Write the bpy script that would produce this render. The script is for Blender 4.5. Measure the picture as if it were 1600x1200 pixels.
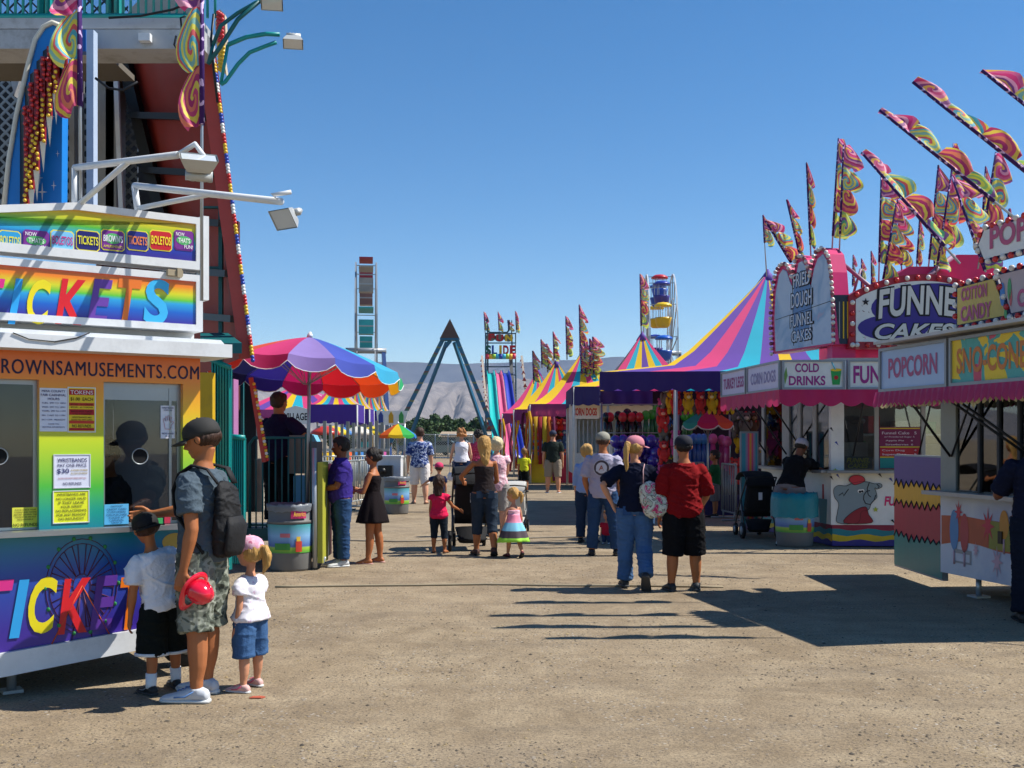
import bpy, bmesh, math, random
from mathutils import Vector, Matrix, noise
R=math.radians
for o in list(bpy.data.objects): bpy.data.objects.remove(o)
SC=bpy.context.scene
# ---------------- camera, sky, sun, exposure ----------------
F=1600*38/36; H0=686.0; CH=1.6
cam=bpy.data.cameras.new('camera'); camo=bpy.data.objects.new('camera',cam); SC.collection.objects.link(camo)
cam.lens=38; cam.sensor_width=36; cam.shift_y=86/1600; cam.clip_start=.1; cam.clip_end=30000
camo.location=(0,0,CH); camo.rotation_euler=(R(90),0,0); SC.camera=camo
SUN_EL=52; SUN_AZ=86   # azimuth clockwise from +Y
wd=bpy.data.worlds.new("World"); SC.world=wd; wd.use_nodes=True
nt=wd.node_tree; nt.nodes.clear()
sk=nt.nodes.new('ShaderNodeTexSky'); sk.sky_type='NISHITA'; sk.sun_disc=False
sk.sun_elevation=R(SUN_EL); sk.sun_rotation=R(SUN_AZ); sk.altitude=1400; sk.air_density=1.0; sk.dust_density=0.2; sk.ozone_density=2.2
bg=nt.nodes.new('ShaderNodeBackground'); bg.inputs[1].default_value=.104
wo=nt.nodes.new('ShaderNodeOutputWorld'); hs=nt.nodes.new('ShaderNodeHueSaturation'); hs.inputs['Saturation'].default_value=1.32; hs.inputs['Hue'].default_value=.499; nt.links.new(sk.outputs[0],hs.inputs['Color']); nt.links.new(hs.outputs[0],bg.inputs[0]); nt.links.new(bg.outputs[0],wo.inputs[0])
sl=bpy.data.lights.new('sun','SUN'); sl.energy=4.9; sl.angle=R(.5); sl.color=(1,.955,.88)
so=bpy.data.objects.new('sun',sl); SC.collection.objects.link(so)
sd=Vector((math.sin(R(SUN_AZ))*math.cos(R(SUN_EL)),math.cos(R(SUN_AZ))*math.cos(R(SUN_EL)),math.sin(R(SUN_EL))))
so.rotation_euler=sd.to_track_quat('Z','Y').to_euler(); so.location=(30,0,40)
SC.view_settings.view_transform='Standard'; SC.view_settings.look='None'; SC.view_settings.exposure=0.5; SC.view_settings.gamma=1
try:
    SC.cycles.max_bounces=6; SC.cycles.diffuse_bounces=2; SC.cycles.glossy_bounces=2; SC.cycles.transparent_max_bounces=24; SC.cycles.transmission_bounces=4
    SC.cycles.caustics_reflective=False; SC.cycles.caustics_refractive=False
except Exception: pass
COL=SC.collection
# ---------------- pixel <-> world ----------------
def W(px,py,Y): return Vector(((px-800)/F*Y, Y, CH-(py-H0)/F*Y))
def GY(py,z=0): return (CH-z)*F/(py-H0)
def G(px,py,z=0):
    Y=GY(py,z); return Vector(((px-800)/F*Y,Y,z))
def XA(px,Y): return (px-800)/F*Y
def ZA(py,Y): return CH-(py-H0)/F*Y
class Fr:
    def __init__(s,o,u,v=(0,0,1),n=None):
        s.o=Vector(o); s.u=Vector(u).normalized(); s.v=Vector(v).normalized()
        s.n=Vector(n).normalized() if n is not None else s.u.cross(s.v).normalized()
    def P(s,a,b,c=0): return s.o+s.u*a+s.v*b+s.n*c
    def hit(s,px,py,c=0):
        d=Vector(((px-800)/F,1,-(py-H0)/F)); o=Vector((0,0,CH))
        t=(c-(o-s.o).dot(s.n))/d.dot(s.n); p=o+d*t-s.o
        return p.dot(s.u),p.dot(s.v)
    def sub(s,a,b,c=0): return Fr(s.P(a,b,c),s.u,s.v,s.n)
WF=Fr((0,0,0),(1,0,0),(0,1,0),(0,0,1))
# ---------------- text geometry ----------------
_tc={}
def tgeo(s,bold=0.0,shear=0.0,space=1.0):
    k=(s,bold,shear,space)
    if k in _tc: return _tc[k]
    cu=bpy.data.curves.new('t','FONT'); cu.body=s; cu.size=1; cu.offset=bold*.6; cu.shear=shear; cu.resolution_u=4; cu.space_character=space
    ob=bpy.data.objects.new('t',cu); me=bpy.data.meshes.new_from_object(ob)
    vs=[(v.co.x,v.co.y) for v in me.vertices]; fs=[tuple(p.vertices) for p in me.polygons]
    bpy.data.objects.remove(ob); bpy.data.curves.remove(cu); bpy.data.meshes.remove(me)
    if not vs: vs=[(0,0),(1,0),(1,1)]; fs=[(0,1,2)]
    x0=min(v[0] for v in vs); x1=max(v[0] for v in vs); y0=min(v[1] for v in vs); y1=max(v[1] for v in vs)
    _tc[k]=(vs,fs,x0,x1,y0,y1); return _tc[k]
# ---------------- mesh builder ----------------
def perp(d):
    d=d.normalized(); a=Vector((0,0,1)) if abs(d.z)<.9 else Vector((1,0,0))
    x=d.cross(a).normalized(); return x, d.cross(x).normalized()
class MB:
    def __init__(s): s.v=[];s.f=[];s.mi=[];s.sm=[];s.uv=[];s.hasuv=False;s.cut=[]
    def add(s,vs,fs,mi=0,sm=False,uv=None):
        b=len(s.v); s.cut.append((b,len(s.f))); s.v+=[tuple(v) for v in vs]; s.f+=[tuple(i+b for i in f) for f in fs]
        s.mi+=[mi]*len(fs) if isinstance(mi,int) else list(mi); s.sm+=[sm]*len(fs)
        if uv: s.hasuv=True; s.uv+=list(uv)
        else: s.uv+=[(0,0)]*len(vs)
        return s
    def box(s,x0,x1,y0,y1,z0,z1,mi=0,fr=WF):
        vs=[fr.P(x,y,z) for x in (x0,x1) for y in (y0,y1) for z in (z0,z1)]
        return s.add(vs,[(0,1,3,2),(4,6,7,5),(0,4,5,1),(2,3,7,6),(0,2,6,4),(1,5,7,3)],mi)
    def quad(s,a,b,c,d,mi=0): return s.add([a,b,c,d],[(0,1,2,3)],mi)
    def slab(s,pts,t,mi=0):   # closed polygon (3d points) with thickness vector
        t=Vector(t); n=len(pts); vs=[Vector(p) for p in pts]+[Vector(p)+t for p in pts]
        fs=[tuple(range(n)),tuple(range(2*n-1,n-1,-1))]+[(i,(i+1)%n,n+(i+1)%n,n+i) for i in range(n)]
        return s.add(vs,fs,mi)
    def loft(s,rings,n=14,mi=0,sm=True,cap=True,close=False):
        vs=[];fs=[]
        for (c,ex,ey) in rings:
            c=Vector(c);ex=Vector(ex);ey=Vector(ey)
            for k in range(n):
                a=2*math.pi*k/n; vs.append(c+ex*math.cos(a)+ey*math.sin(a))
        m=len(rings)
        for i in range(m-1 if not close else m):
            j=(i+1)%m
            for k in range(n): fs.append((i*n+k,i*n+(k+1)%n,j*n+(k+1)%n,j*n+k))
        if cap and not close: fs.append(tuple(range(n-1,-1,-1))); fs.append(tuple((m-1)*n+k for k in range(n)))
        return s.add(vs,fs,mi,sm)
    def tube(s,pts,r,n=8,mi=0,sm=True,cap=True,flat=1.0):
        pts=[Vector(p) for p in pts]; rs=r if isinstance(r,(list,tuple)) else [r]*len(pts)
        rings=[]; x=None
        for i,p in enumerate(pts):
            d=(pts[min(i+1,len(pts)-1)]-pts[max(i-1,0)]).normalized()
            if x is None: x,y=perp(d)
            else:
                x=(x-d*x.dot(d)); x=x.normalized() if x.length>1e-6 else perp(d)[0]; y=d.cross(x).normalized()
            rings.append((p,x*rs[i],y*rs[i]*flat))
        return s.loft(rings,n,mi,sm,cap)
    def bar(s,a,b,w,h,mi=0,up=(0,0,1)):
        a=Vector(a);b=Vector(b);d=(b-a); L=d.length; d.normalize(); u=Vector(up); sd=d.cross(u)
        sd=sd.normalized() if sd.length>1e-5 else Vector((1,0,0)); u=sd.cross(d)
        return s.box(0,L,-w/2,w/2,-h/2,h/2,mi,Fr(a,d,sd,u))
    def ell(s,c,rx,ry,rz,M=None,nu=14,nv=9,mi=0,sm=True):
        c=Vector(c); vs=[c+(M@Vector((0,0,rz)) if M else Vector((0,0,rz)))];
        for i in range(1,nv):
            t=math.pi*i/nv
            for k in range(nu):
                p=2*math.pi*k/nu; q=Vector((rx*math.sin(t)*math.cos(p),ry*math.sin(t)*math.sin(p),rz*math.cos(t)))
                vs.append(c+(M@q if M else q))
        vs.append(c-(M@Vector((0,0,rz)) if M else Vector((0,0,rz)))); fs=[]
        for k in range(nu): fs.append((0,1+k,1+(k+1)%nu))
        for i in range(nv-2):
            a=1+i*nu; b=a+nu
            for k in range(nu): fs.append((a+k,b+k,b+(k+1)%nu,a+(k+1)%nu))
        L=len(vs)-1; a=1+(nv-2)*nu
        for k in range(nu): fs.append((L,a+(k+1)%nu,a+k))
        return s.add(vs,fs,mi,sm)
    def prism(s,poly,fr,c0,c1,mi=0,smi=None):
        n=len(poly); vs=[fr.P(a,b,c1) for a,b in poly]+[fr.P(a,b,c0) for a,b in poly]
        fs=[tuple(range(n)),tuple(range(2*n-1,n-1,-1))]+[(i,n+i,n+(i+1)%n,(i+1)%n) for i in range(n)]
        return s.add(vs,fs,[mi,mi]+[mi if smi is None else smi]*n)
    def text(s,fr,t,a,b,h=None,w=None,c=.003,mi=0,bold=.0,shear=0,align='c',th=.002,space=1.0,arc=None):
        """a,b anchor at centre ('c') or left ('l'); h glyph height; w total width"""
        if bold and bold<.035 and any(q in 'MWNmwn' for q in t):
            sh_=bold*.7*(h or .1)
            for k_ in (-1,0,1): s.text(fr,t,a+k_*sh_,b,h,w,c+.00015*k_,mi,0,shear,align,th,space,arc)
            return s
        vs,fs,x0,x1,y0,y1=tgeo(t,bold,shear,space)
        sy=h/(y1-y0) if h else None; sx=w/(x1-x0) if w else None
        if sy is None: sy=sx
        if sx is None: sx=sy
        ox=-(x0+x1)/2 if align=='c' else -x0
        oy=-(y0+y1)/2
        def f(x,y):
            X=(x+ox)*sx; Y=(y+oy)*sy
            if arc: Y+=arc(X)
            return a+X,b+Y
        q=[f(*p) for p in vs]; n=len(q)
        V=[fr.P(x,y,c+th) for x,y in q]
        return s.add(V,[f_ if True else f_ for f_ in fs],mi)
    def each(s,name,mats,parent=None,world=True):
        out=[]; cs=s.cut+[(len(s.v),len(s.f))]
        for (v0,f0),(v1,f1) in zip(cs,cs[1:]):
            q=MB(); q.v=s.v[v0:v1]; q.f=[tuple(i-v0 for i in f) for f in s.f[f0:f1]]; q.mi=s.mi[f0:f1]; q.sm=s.sm[f0:f1]; q.uv=s.uv[v0:v1]; q.hasuv=s.hasuv
            out.append(q.build(name,mats,parent,world))
        return out
    def build(s,name,mats,parent=None,world=True):
        me=bpy.data.meshes.new(name); off=Vector((0,0,0))
        if parent is not None and world:
            p=parent
            while p: off+=p.location; p=p.parent
        me.from_pydata([(x-off.x,y-off.y,z-off.z) for x,y,z in s.v],[],s.f)
        if not isinstance(mats,(list,tuple)): mats=[mats]
        for m in mats: me.materials.append(m)
        me.polygons.foreach_set('material_index',s.mi); me.polygons.foreach_set('use_smooth',s.sm)
        if s.hasuv:
            l=me.uv_layers.new(name='uv')
            for i,lp in enumerate(me.loops): l.data[i].uv=s.uv[lp.vertex_index]
        me.update()
        o=bpy.data.objects.new(name,me); COL.objects.link(o)
        if parent is not None: o.parent=parent
        return o
def thing(name,label,cat,loc=(0,0,0),group=None,rz=0):
    o=bpy.data.objects.new(name,None); COL.objects.link(o); o.location=loc; o.rotation_euler=(0,0,rz); o.empty_display_size=.2
    o['label']=label; o['category']=cat
    if group: o['group']=group
    return o
def tag(o,label,cat,group=None):
    o['label']=label; o['category']=cat
    if group: o['group']=group
    return o
def struct(o,kind='structure'): o['kind']=kind; return o
def kids(o): return [c for c in bpy.data.objects if c.parent==o]
def dup(root,loc=None,rz=None,label=None,group=None,scale=None,swap=None):
    r=root.copy(); COL.objects.link(r)
    if loc is not None: r.location=loc
    if rz is not None: r.rotation_euler=(0,0,rz)
    if scale is not None: r.scale=(scale,)*3 if not isinstance(scale,tuple) else scale
    if label: r['label']=label
    if group: r['group']=group
    def rec(a,b):
        for ch in root_kids.get(a.name) or kids(a):
            c=ch.copy(); COL.objects.link(c); c.parent=b
            if swap and c.data.materials:
                for i,m in enumerate(c.data.materials):
                    if m.name in swap:
                        c.data=c.data.copy(); break
                for i,m in enumerate(c.data.materials):
                    if m.name in swap: c.data.materials[i]=swap[m.name]
            rec(ch,c)
    rec(root,r); return r
root_kids={}
# ---------------- materials ----------------
_mc={}
def _new(name):
    m=bpy.data.materials.new(name); m.use_nodes=True; n=m.node_tree; b=n.nodes['Principled BSDF']; return m,n,b
def col(c): return (c[0],c[1],c[2],1)
def hx(h):
    h=h.lstrip('#'); v=[int(h[i:i+2],16)/255 for i in (0,2,4)]
    return tuple(x/12.92 if x<=.04045 else ((x+.055)/1.055)**2.4 for x in v)
def mat(name,c,rough=.55,metal=0,var=.12,scale=6,bump=0,bscale=40,spec=.4,dirt=0,coat=0,stretch=None,sheen=0,trans=0):
    if name in _mc: return _mc[name]
    if isinstance(c,str): c=hx(c)
    m,n,b=_new(name); L=n.links
    b.inputs['Roughness'].default_value=rough; b.inputs['Metallic'].default_value=metal; b.inputs['Specular IOR Level'].default_value=spec
    if coat: b.inputs['Coat Weight'].default_value=coat
    if sheen: b.inputs['Sheen Weight'].default_value=sheen
    tc=n.nodes.new('ShaderNodeTexCoord'); src=tc.outputs['Object']
    if stretch:
        mp=n.nodes.new('ShaderNodeMapping'); mp.inputs['Scale'].default_value=stretch; L.new(src,mp.inputs[0]); src=mp.outputs[0]
    no=n.nodes.new('ShaderNodeTexNoise'); no.inputs['Scale'].default_value=scale; no.inputs['Detail'].default_value=6; no.inputs['Roughness'].default_value=.65; L.new(src,no.inputs[0])
    mx=n.nodes.new('ShaderNodeMix'); mx.data_type='RGBA'
    mx.inputs[6].default_value=col([max(0,x*(1-var)) for x in c]); mx.inputs[7].default_value=col([min(1,x*(1+var)) for x in c])
    L.new(no.outputs[0],mx.inputs[0]); out=mx.outputs[2]
    if dirt:
        n2=n.nodes.new('ShaderNodeTexNoise'); n2.inputs['Scale'].default_value=2.3; n2.inputs['Detail'].default_value=9; n2.inputs['Roughness'].default_value=.75; L.new(tc.outputs['Object'],n2.inputs[0])
        rp=n.nodes.new('ShaderNodeMapRange'); rp.inputs[1].default_value=.5; rp.inputs[2].default_value=.72; rp.inputs[4].default_value=dirt; L.new(n2.outputs[0],rp.inputs[0])
        m2=n.nodes.new('ShaderNodeMix'); m2.data_type='RGBA'; m2.inputs[7].default_value=(.12,.095,.07,1); L.new(rp.outputs[0],m2.inputs[0]); L.new(out,m2.inputs[6]); out=m2.outputs[2]
    L.new(out,b.inputs['Base Color'])
    if bump:
        nb=n.nodes.new('ShaderNodeTexNoise'); nb.inputs['Scale'].default_value=bscale; nb.inputs['Detail'].default_value=4; L.new(src,nb.inputs[0])
        bp=n.nodes.new('ShaderNodeBump'); bp.inputs['Strength'].default_value=bump; bp.inputs['Distance'].default_value=.02; L.new(nb.outputs[0],bp.inputs['Height']); L.new(bp.outputs[0],b.inputs['Normal'])
    if trans:   # thin cloth that lets light through
        tr=n.nodes.new('ShaderNodeBsdfTranslucent'); L.new(out,tr.inputs[0]); ms=n.nodes.new('ShaderNodeMixShader'); ms.inputs[0].default_value=trans
        L.new(b.outputs[0],ms.inputs[1]); L.new(tr.outputs[0],ms.inputs[2]); L.new(ms.outputs[0],n.nodes['Material Output'].inputs[0])
    _mc[name]=m; return m
def ramp(n,stops,interp='LINEAR'):
    r=n.nodes.new('ShaderNodeValToRGB'); cr=r.color_ramp; cr.interpolation=interp
    while len(cr.elements)<len(stops): cr.elements.new(.5)
    for e,(p,c) in zip(cr.elements,stops):
        e.position=p; e.color=col(hx(c) if isinstance(c,str) else c)
    return r
def gradz(name,z0,z1,stops,axis=2,rough=.35,interp='LINEAR',space='Object',noise_amt=0,nscale=5,trans=0,rep=0):
    """paint that changes along an axis of the object"""
    if name in _mc: return _mc[name]
    m,n,b=_new(name); L=n.links; b.inputs['Roughness'].default_value=rough
    tc=n.nodes.new('ShaderNodeTexCoord'); sp=n.nodes.new('ShaderNodeSeparateXYZ'); src=tc.outputs[space]; L.new(src,sp.inputs[0])
    v=sp.outputs[axis]
    if noise_amt:
        no=n.nodes.new('ShaderNodeTexNoise'); no.inputs['Scale'].default_value=nscale; no.inputs['Detail'].default_value=5; L.new(src,no.inputs[0])
        ma=n.nodes.new('ShaderNodeMath'); ma.operation='MULTIPLY_ADD'; ma.inputs[1].default_value=noise_amt; L.new(no.outputs[0],ma.inputs[0]); L.new(v,ma.inputs[2]); v=ma.outputs[0]
    mr=n.nodes.new('ShaderNodeMapRange'); mr.inputs[1].default_value=z0; mr.inputs[2].default_value=z1; L.new(v,mr.inputs[0]); v=mr.outputs[0]
    if rep:
        mr.clamp=False; fr=n.nodes.new('ShaderNodeMath'); fr.operation='FRACT'; L.new(v,fr.inputs[0]); v=fr.outputs[0]
    r=ramp(n,stops,interp); L.new(v,r.inputs[0]); L.new(r.outputs[0],b.inputs['Base Color'])
    if trans:
        tr=n.nodes.new('ShaderNodeBsdfTranslucent'); L.new(r.outputs[0],tr.inputs[0]); ms=n.nodes.new('ShaderNodeMixShader'); ms.inputs[0].default_value=trans
        L.new(b.outputs[0],ms.inputs[1]); L.new(tr.outputs[0],ms.inputs[2]); L.new(ms.outputs[0],n.nodes['Material Output'].inputs[0])
    _mc[name]=m; return m
def blotch(name,stops,scale=12,rough=.8,interp='CONSTANT',detail=3,dist=.6,bump=.15,kind='noise'):
    if name in _mc: return _mc[name]
    m,n,b=_new(name); L=n.links; b.inputs['Roughness'].default_value=rough; b.inputs['Specular IOR Level'].default_value=.2
    tc=n.nodes.new('ShaderNodeTexCoord')
    if kind=='noise':
        no=n.nodes.new('ShaderNodeTexNoise'); no.inputs['Scale'].default_value=scale; no.inputs['Detail'].default_value=detail; no.inputs['Distortion'].default_value=dist; o=no.outputs[0]
    else:
        no=n.nodes.new('ShaderNodeTexVoronoi'); no.inputs['Scale'].default_value=scale; o=no.outputs['Color']
    L.new(tc.outputs['Object'],no.inputs[0]); r=ramp(n,stops,interp); L.new(o,r.inputs[0]); L.new(r.outputs[0],b.inputs['Base Color'])
    nb=n.nodes.new('ShaderNodeTexNoise'); nb.inputs['Scale'].default_value=25; L.new(tc.outputs['Object'],nb.inputs[0])
    bp=n.nodes.new('ShaderNodeBump'); bp.inputs['Strength'].default_value=bump; bp.inputs['Distance'].default_value=.02; L.new(nb.outputs[0],bp.inputs['Height']); L.new(bp.outputs[0],b.inputs['Normal'])
    _mc[name]=m; return m
def glassm(name='window_glass',tint=(.75,.78,.78),refl=.12):
    if name in _mc: return _mc[name]
    m,n,b=_new(name); L=n.links
    t=n.nodes.new('ShaderNodeBsdfTransparent'); t.inputs[0].default_value=col(tint)
    g=n.nodes.new('ShaderNodeBsdfGlossy'); g.inputs['Roughness'].default_value=.02
    fr=n.nodes.new('ShaderNodeFresnel'); fr.inputs[0].default_value=1.5
    ad=n.nodes.new('ShaderNodeMath'); ad.operation='ADD'; ad.inputs[1].default_value=refl; ad.use_clamp=True; L.new(fr.outputs[0],ad.inputs[0])
    ms=n.nodes.new('ShaderNodeMixShader'); L.new(ad.outputs[0],ms.inputs[0]); L.new(t.outputs[0],ms.inputs[1]); L.new(g.outputs[0],ms.inputs[2])
    L.new(ms.outputs[0],n.nodes['Material Output'].inputs[0]); _mc[name]=m; return m
def emis(name,c,s):
    if name in _mc: return _mc[name]
    m,n,b=_new(name); b.inputs['Base Color'].default_value=col(c); b.inputs['Emission Color'].default_value=col(c); b.inputs['Emission Strength'].default_value=s; _mc[name]=m; return m
def swirl(name,cols,turns=3.2,cx=.35,cy=.5):
    if name in _mc: return _mc[name]
    m,n,b=_new(name); L=n.links; b.inputs['Roughness'].default_value=.6
    uv=n.nodes.new('ShaderNodeUVMap'); uv.uv_map='uv'
    no=n.nodes.new('ShaderNodeTexNoise'); no.inputs['Scale'].default_value=2.5; L.new(uv.outputs[0],no.inputs[0])
    def M(op,*a):
        x=n.nodes.new('ShaderNodeMath'); x.operation=op
        for i,q in enumerate(a):
            if isinstance(q,(int,float)): x.inputs[i].default_value=q
            else: L.new(q,x.inputs[i])
        return x.outputs[0]
    sp=n.nodes.new('ShaderNodeSeparateXYZ'); L.new(uv.outputs[0],sp.inputs[0])
    dx=M('SUBTRACT',sp.outputs[0],cx); dy=M('SUBTRACT',sp.outputs[1],cy)
    r=M('SQRT',M('ADD',M('MULTIPLY',dx,dx),M('MULTIPLY',dy,dy)))
    a=M('DIVIDE',M('ARCTAN2',dy,dx),6.28318)
    v=M('FRACT',M('ADD',M('ADD',M('MULTIPLY',r,turns),a),M('MULTIPLY',no.outputs[0],.5)))
    k=len(cols); st=[]
    for i,c in enumerate(cols): st.append((i/k,c))
    rp=ramp(n,st,'CONSTANT'); L.new(v,rp.inputs[0])
    L.new(rp.outputs[0],b.inputs['Base Color'])
    tr=n.nodes.new('ShaderNodeBsdfTranslucent'); L.new(rp.outputs[0],tr.inputs[0]); ms=n.nodes.new('ShaderNodeMixShader'); ms.inputs[0].default_value=.4
    L.new(b.outputs[0],ms.inputs[1]); L.new(tr.outputs[0],ms.inputs[2]); L.new(ms.outputs[0],n.nodes['Material Output'].inputs[0])
    _mc[name]=m; return m
white=mat('white_paint','#dcdedf',.4,dirt=.25); alu=mat('aluminium','#9a9c9e',.35,.7,bump=.05); chrome=mat('galvanised_steel','#a8adb0',.4,.6)
black=mat('black_plastic','#141416',.45); darkgrey=mat('dark_grey','#35373a',.6); teal=mat('teal_paint','#0f8f8c',.4,dirt=.3); tealdk=mat('dark_teal_paint','#0d5f62',.45,dirt=.3)
rubber=mat('rubber','#1c1c1c',.85); inkm=mat('black_ink','#17161c',.6)
magenta=mat('magenta_paint','#d32a6b',.4); redp=mat('red_paint','#b71d28',.4); navy=mat('navy_paint','#1f1d4e',.4); yellowp=mat('yellow_paint','#f2c81e',.4)
cyanp=mat('cyan_paint','#2fb6d4',.4); purplep=mat('purple_paint','#5b2f96',.4); orangep=mat('orange_paint','#ee7a22',.4); greenp=mat('green_paint','#2f9d4a',.4); greyp=mat('grey_paint','#8d9196',.45,dirt=.3)
PAL={'w':white,'k':inkm,'m':magenta,'r':redp,'n':navy,'y':yellowp,'c':cyanp,'p':purplep,'o':orangep,'g':greenp}
# ---------------- ground ----------------
def ground_mat():
    m,n,b=_new('packed_gravel_dirt'); L=n.links; b.inputs['Roughness'].default_value=.95; b.inputs['Specular IOR Level'].default_value=.15
    tc=n.nodes.new('ShaderNodeTexCoord'); P=tc.outputs['Object']
    def no(s,d=6,r=.6,dist=0):
        x=n.nodes.new('ShaderNodeTexNoise'); x.inputs['Scale'].default_value=s; x.inputs['Detail'].default_value=d; x.inputs['Roughness'].default_value=r; x.inputs['Distortion'].default_value=dist; L.new(P,x.inputs[0]); return x.outputs[0]
    def mix(f,a,c,mode='MIX'):
        x=n.nodes.new('ShaderNodeMix'); x.data_type='RGBA'; x.blend_type=mode
        for i,q in ((0,f),(6,a),(7,c)):
            if isinstance(q,(int,float)): x.inputs[i].default_value=q
            elif isinstance(q,tuple): x.inputs[i].default_value=col(q)
            else: L.new(q,x.inputs[i])
        return x.outputs[2]
    def mr(v,a,bb,c=0,d=1):
        x=n.nodes.new('ShaderNodeMapRange'); x.inputs[1].default_value=a; x.inputs[2].default_value=bb; x.inputs[3].default_value=c; x.inputs[4].default_value=d; L.new(v,x.inputs[0]); return x.outputs[0]
    base=mix(mr(no(.35,8,.65),.35,.65),(.245,.183,.112),(.355,.272,.172))
    base=mix(mr(no(1.7,8,.7,.4),.42,.68),base,(.43,.34,.22))
    base=mix(mr(no(.22,5,.6,.8),.56,.66,0,.55),base,(.17,.13,.095))      # darker patches
    fine=no(55,5,.75); base=mix(mr(fine,.40,.58),mix(.62,base,(.13,.10,.07)),base)
    mp=n.nodes.new('ShaderNodeMapping'); mp.inputs['Scale'].default_value=(.12,1.5,1); mp.inputs['Rotation'].default_value=(0,0,.12); L.new(P,mp.inputs[0])
    tk=n.nodes.new('ShaderNodeTexNoise'); tk.inputs['Scale'].default_value=2.2; tk.inputs['Detail'].default_value=7; tk.inputs['Roughness'].default_value=.7; L.new(mp.outputs[0],tk.inputs[0])
    base=mix(mr(tk.outputs[0],.5,.66,0,.45),base,(.19,.15,.105))
    # small stones
    vo=n.nodes.new('ShaderNodeTexVoronoi'); vo.inputs['Scale'].default_value=26; vo.inputs['Randomness'].default_value=1; L.new(P,vo.inputs[0])
    mask=n.nodes.new('ShaderNodeMath'); mask.operation='MULTIPLY'
    L.new(mr(vo.outputs['Distance'],.20,.30,1,0),mask.inputs[0]); L.new(mr(no(.9,6,.7),.47,.60),mask.inputs[1])
    sc=n.nodes.new('ShaderNodeSeparateColor'); L.new(vo.outputs['Color'],sc.inputs[0])
    rp=ramp(n,[(0,(.05,.045,.04)),(.45,(.2,.17,.14)),(.8,(.36,.32,.27)),(1,(.5,.47,.42))]); L.new(sc.outputs[0],rp.inputs[0])
    base=mix(mask.outputs[0],base,rp.outputs[0])
    v2=n.nodes.new('ShaderNodeTexVoronoi'); v2.inputs['Scale'].default_value=70; L.new(P,v2.inputs[0])
    s2=n.nodes.new('ShaderNodeSeparateColor'); L.new(v2.outputs['Color'],s2.inputs[0])
    k2=n.nodes.new('ShaderNodeMath'); k2.operation='MULTIPLY'; L.new(mr(s2.outputs[1],.74,.8),k2.inputs[0]); L.new(mr(v2.outputs['Distance'],.25,.4,1,0),k2.inputs[1])
    base=mix(k2.outputs[0],base,(.12,.1,.085))
    L.new(base,b.inputs['Base Color'])
    h=n.nodes.new('ShaderNodeMath'); h.operation='MULTIPLY_ADD'; h.inputs[1].default_value=.6; L.new(mask.outputs[0],h.inputs[0]); L.new(fine,h.inputs[2])
    h2=n.nodes.new('ShaderNodeMath'); h2.operation='MULTIPLY_ADD'; h2.inputs[1].default_value=.5; L.new(k2.outputs[0],h2.inputs[0]); L.new(h.outputs[0],h2.inputs[2])
    bp=n.nodes.new('ShaderNodeBump'); bp.inputs['Strength'].default_value=.55; bp.inputs['Distance'].default_value=.015; L.new(h2.outputs[0],bp.inputs['Height']); big=no(6,3,.5); b2=n.nodes.new('ShaderNodeBump'); b2.inputs['Strength'].default_value=.5; b2.inputs['Distance'].default_value=.05; L.new(big,b2.inputs['Height']); L.new(b2.outputs[0],bp.inputs['Normal'])
    L.new(bp.outputs[0],b.inputs['Normal'])
    return m
mb=MB(); S=9000
xs=[-S,-900,-120,-30,-15,-8,-4,0,4,8,15,30,120,900,S]; ys=[-60,0,4,8,12,20,40,90,300,1200,S]
vs=[(x,y,0) for y in ys for x in xs]; nx=len(xs)
mb.add(vs,[(j*nx+i,j*nx+i+1,(j+1)*nx+i+1,(j+1)*nx+i) for j in range(len(ys)-1) for i in range(nx-1)])
struct(mb.build('ground',ground_mat()))
# loose stones in the foreground (nobody could count them)
rnd=random.Random(4); mb=MB()
def stone(x,y,r):
    ico=[(0,0,1),(.9,0,.2),(.2,.85,.15),(-.8,.4,.25),(-.6,-.7,.1),(.4,-.8,.2),(0,0,-.3)]
    q=[(x+r*a*rnd.uniform(.7,1.25),y+r*b*rnd.uniform(.7,1.25),max(-.001,r*.55*c*rnd.uniform(.6,1.3))) for a,b,c in ico]
    k=rnd.choice((0,0,1,2))
    mb.add(q,[(0,1,2),(0,2,3),(0,3,4),(0,4,5),(0,5,1),(6,2,1),(6,3,2),(6,4,3),(6,5,4),(6,1,5)],k)
cnt=0
while cnt<15000:
    y=4.6+13*rnd.random()**1.35; x=rnd.uniform(-.55,.55)*y
    d=noise.noise(Vector((x*.55,y*.55,3)))+.5*noise.noise(Vector((x*1.9,y*1.9,9)))
    if d<rnd.uniform(-.45,.35): continue
    stone(x,y,rnd.choice((.0045,.0055,.007,.008,.0095,.012)) if rnd.random()<.975 else rnd.uniform(.013,.021)); cnt+=1
struct(mb.build('gravel',[mat('stone_grey','#7a6c58',.9,var=.3),mat('stone_tan','#9a8662',.9,var=.3),mat('stone_dark','#524a40',.9,var=.3)]),'stuff')
tag((lambda m_:(m_.prism([(-.045,-.02),(.03,-.03),(.05,.0),(.02,.025),(-.03,.02)],Fr(G(402,1090,.002),(1,.1,0),(0,1,0)),0,.006),m_.build('litter',mat('litter_red','#b0543c',.7)))[1])(MB()),'small crumpled reddish scrap on the gravel beside the girl','litter')
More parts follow.
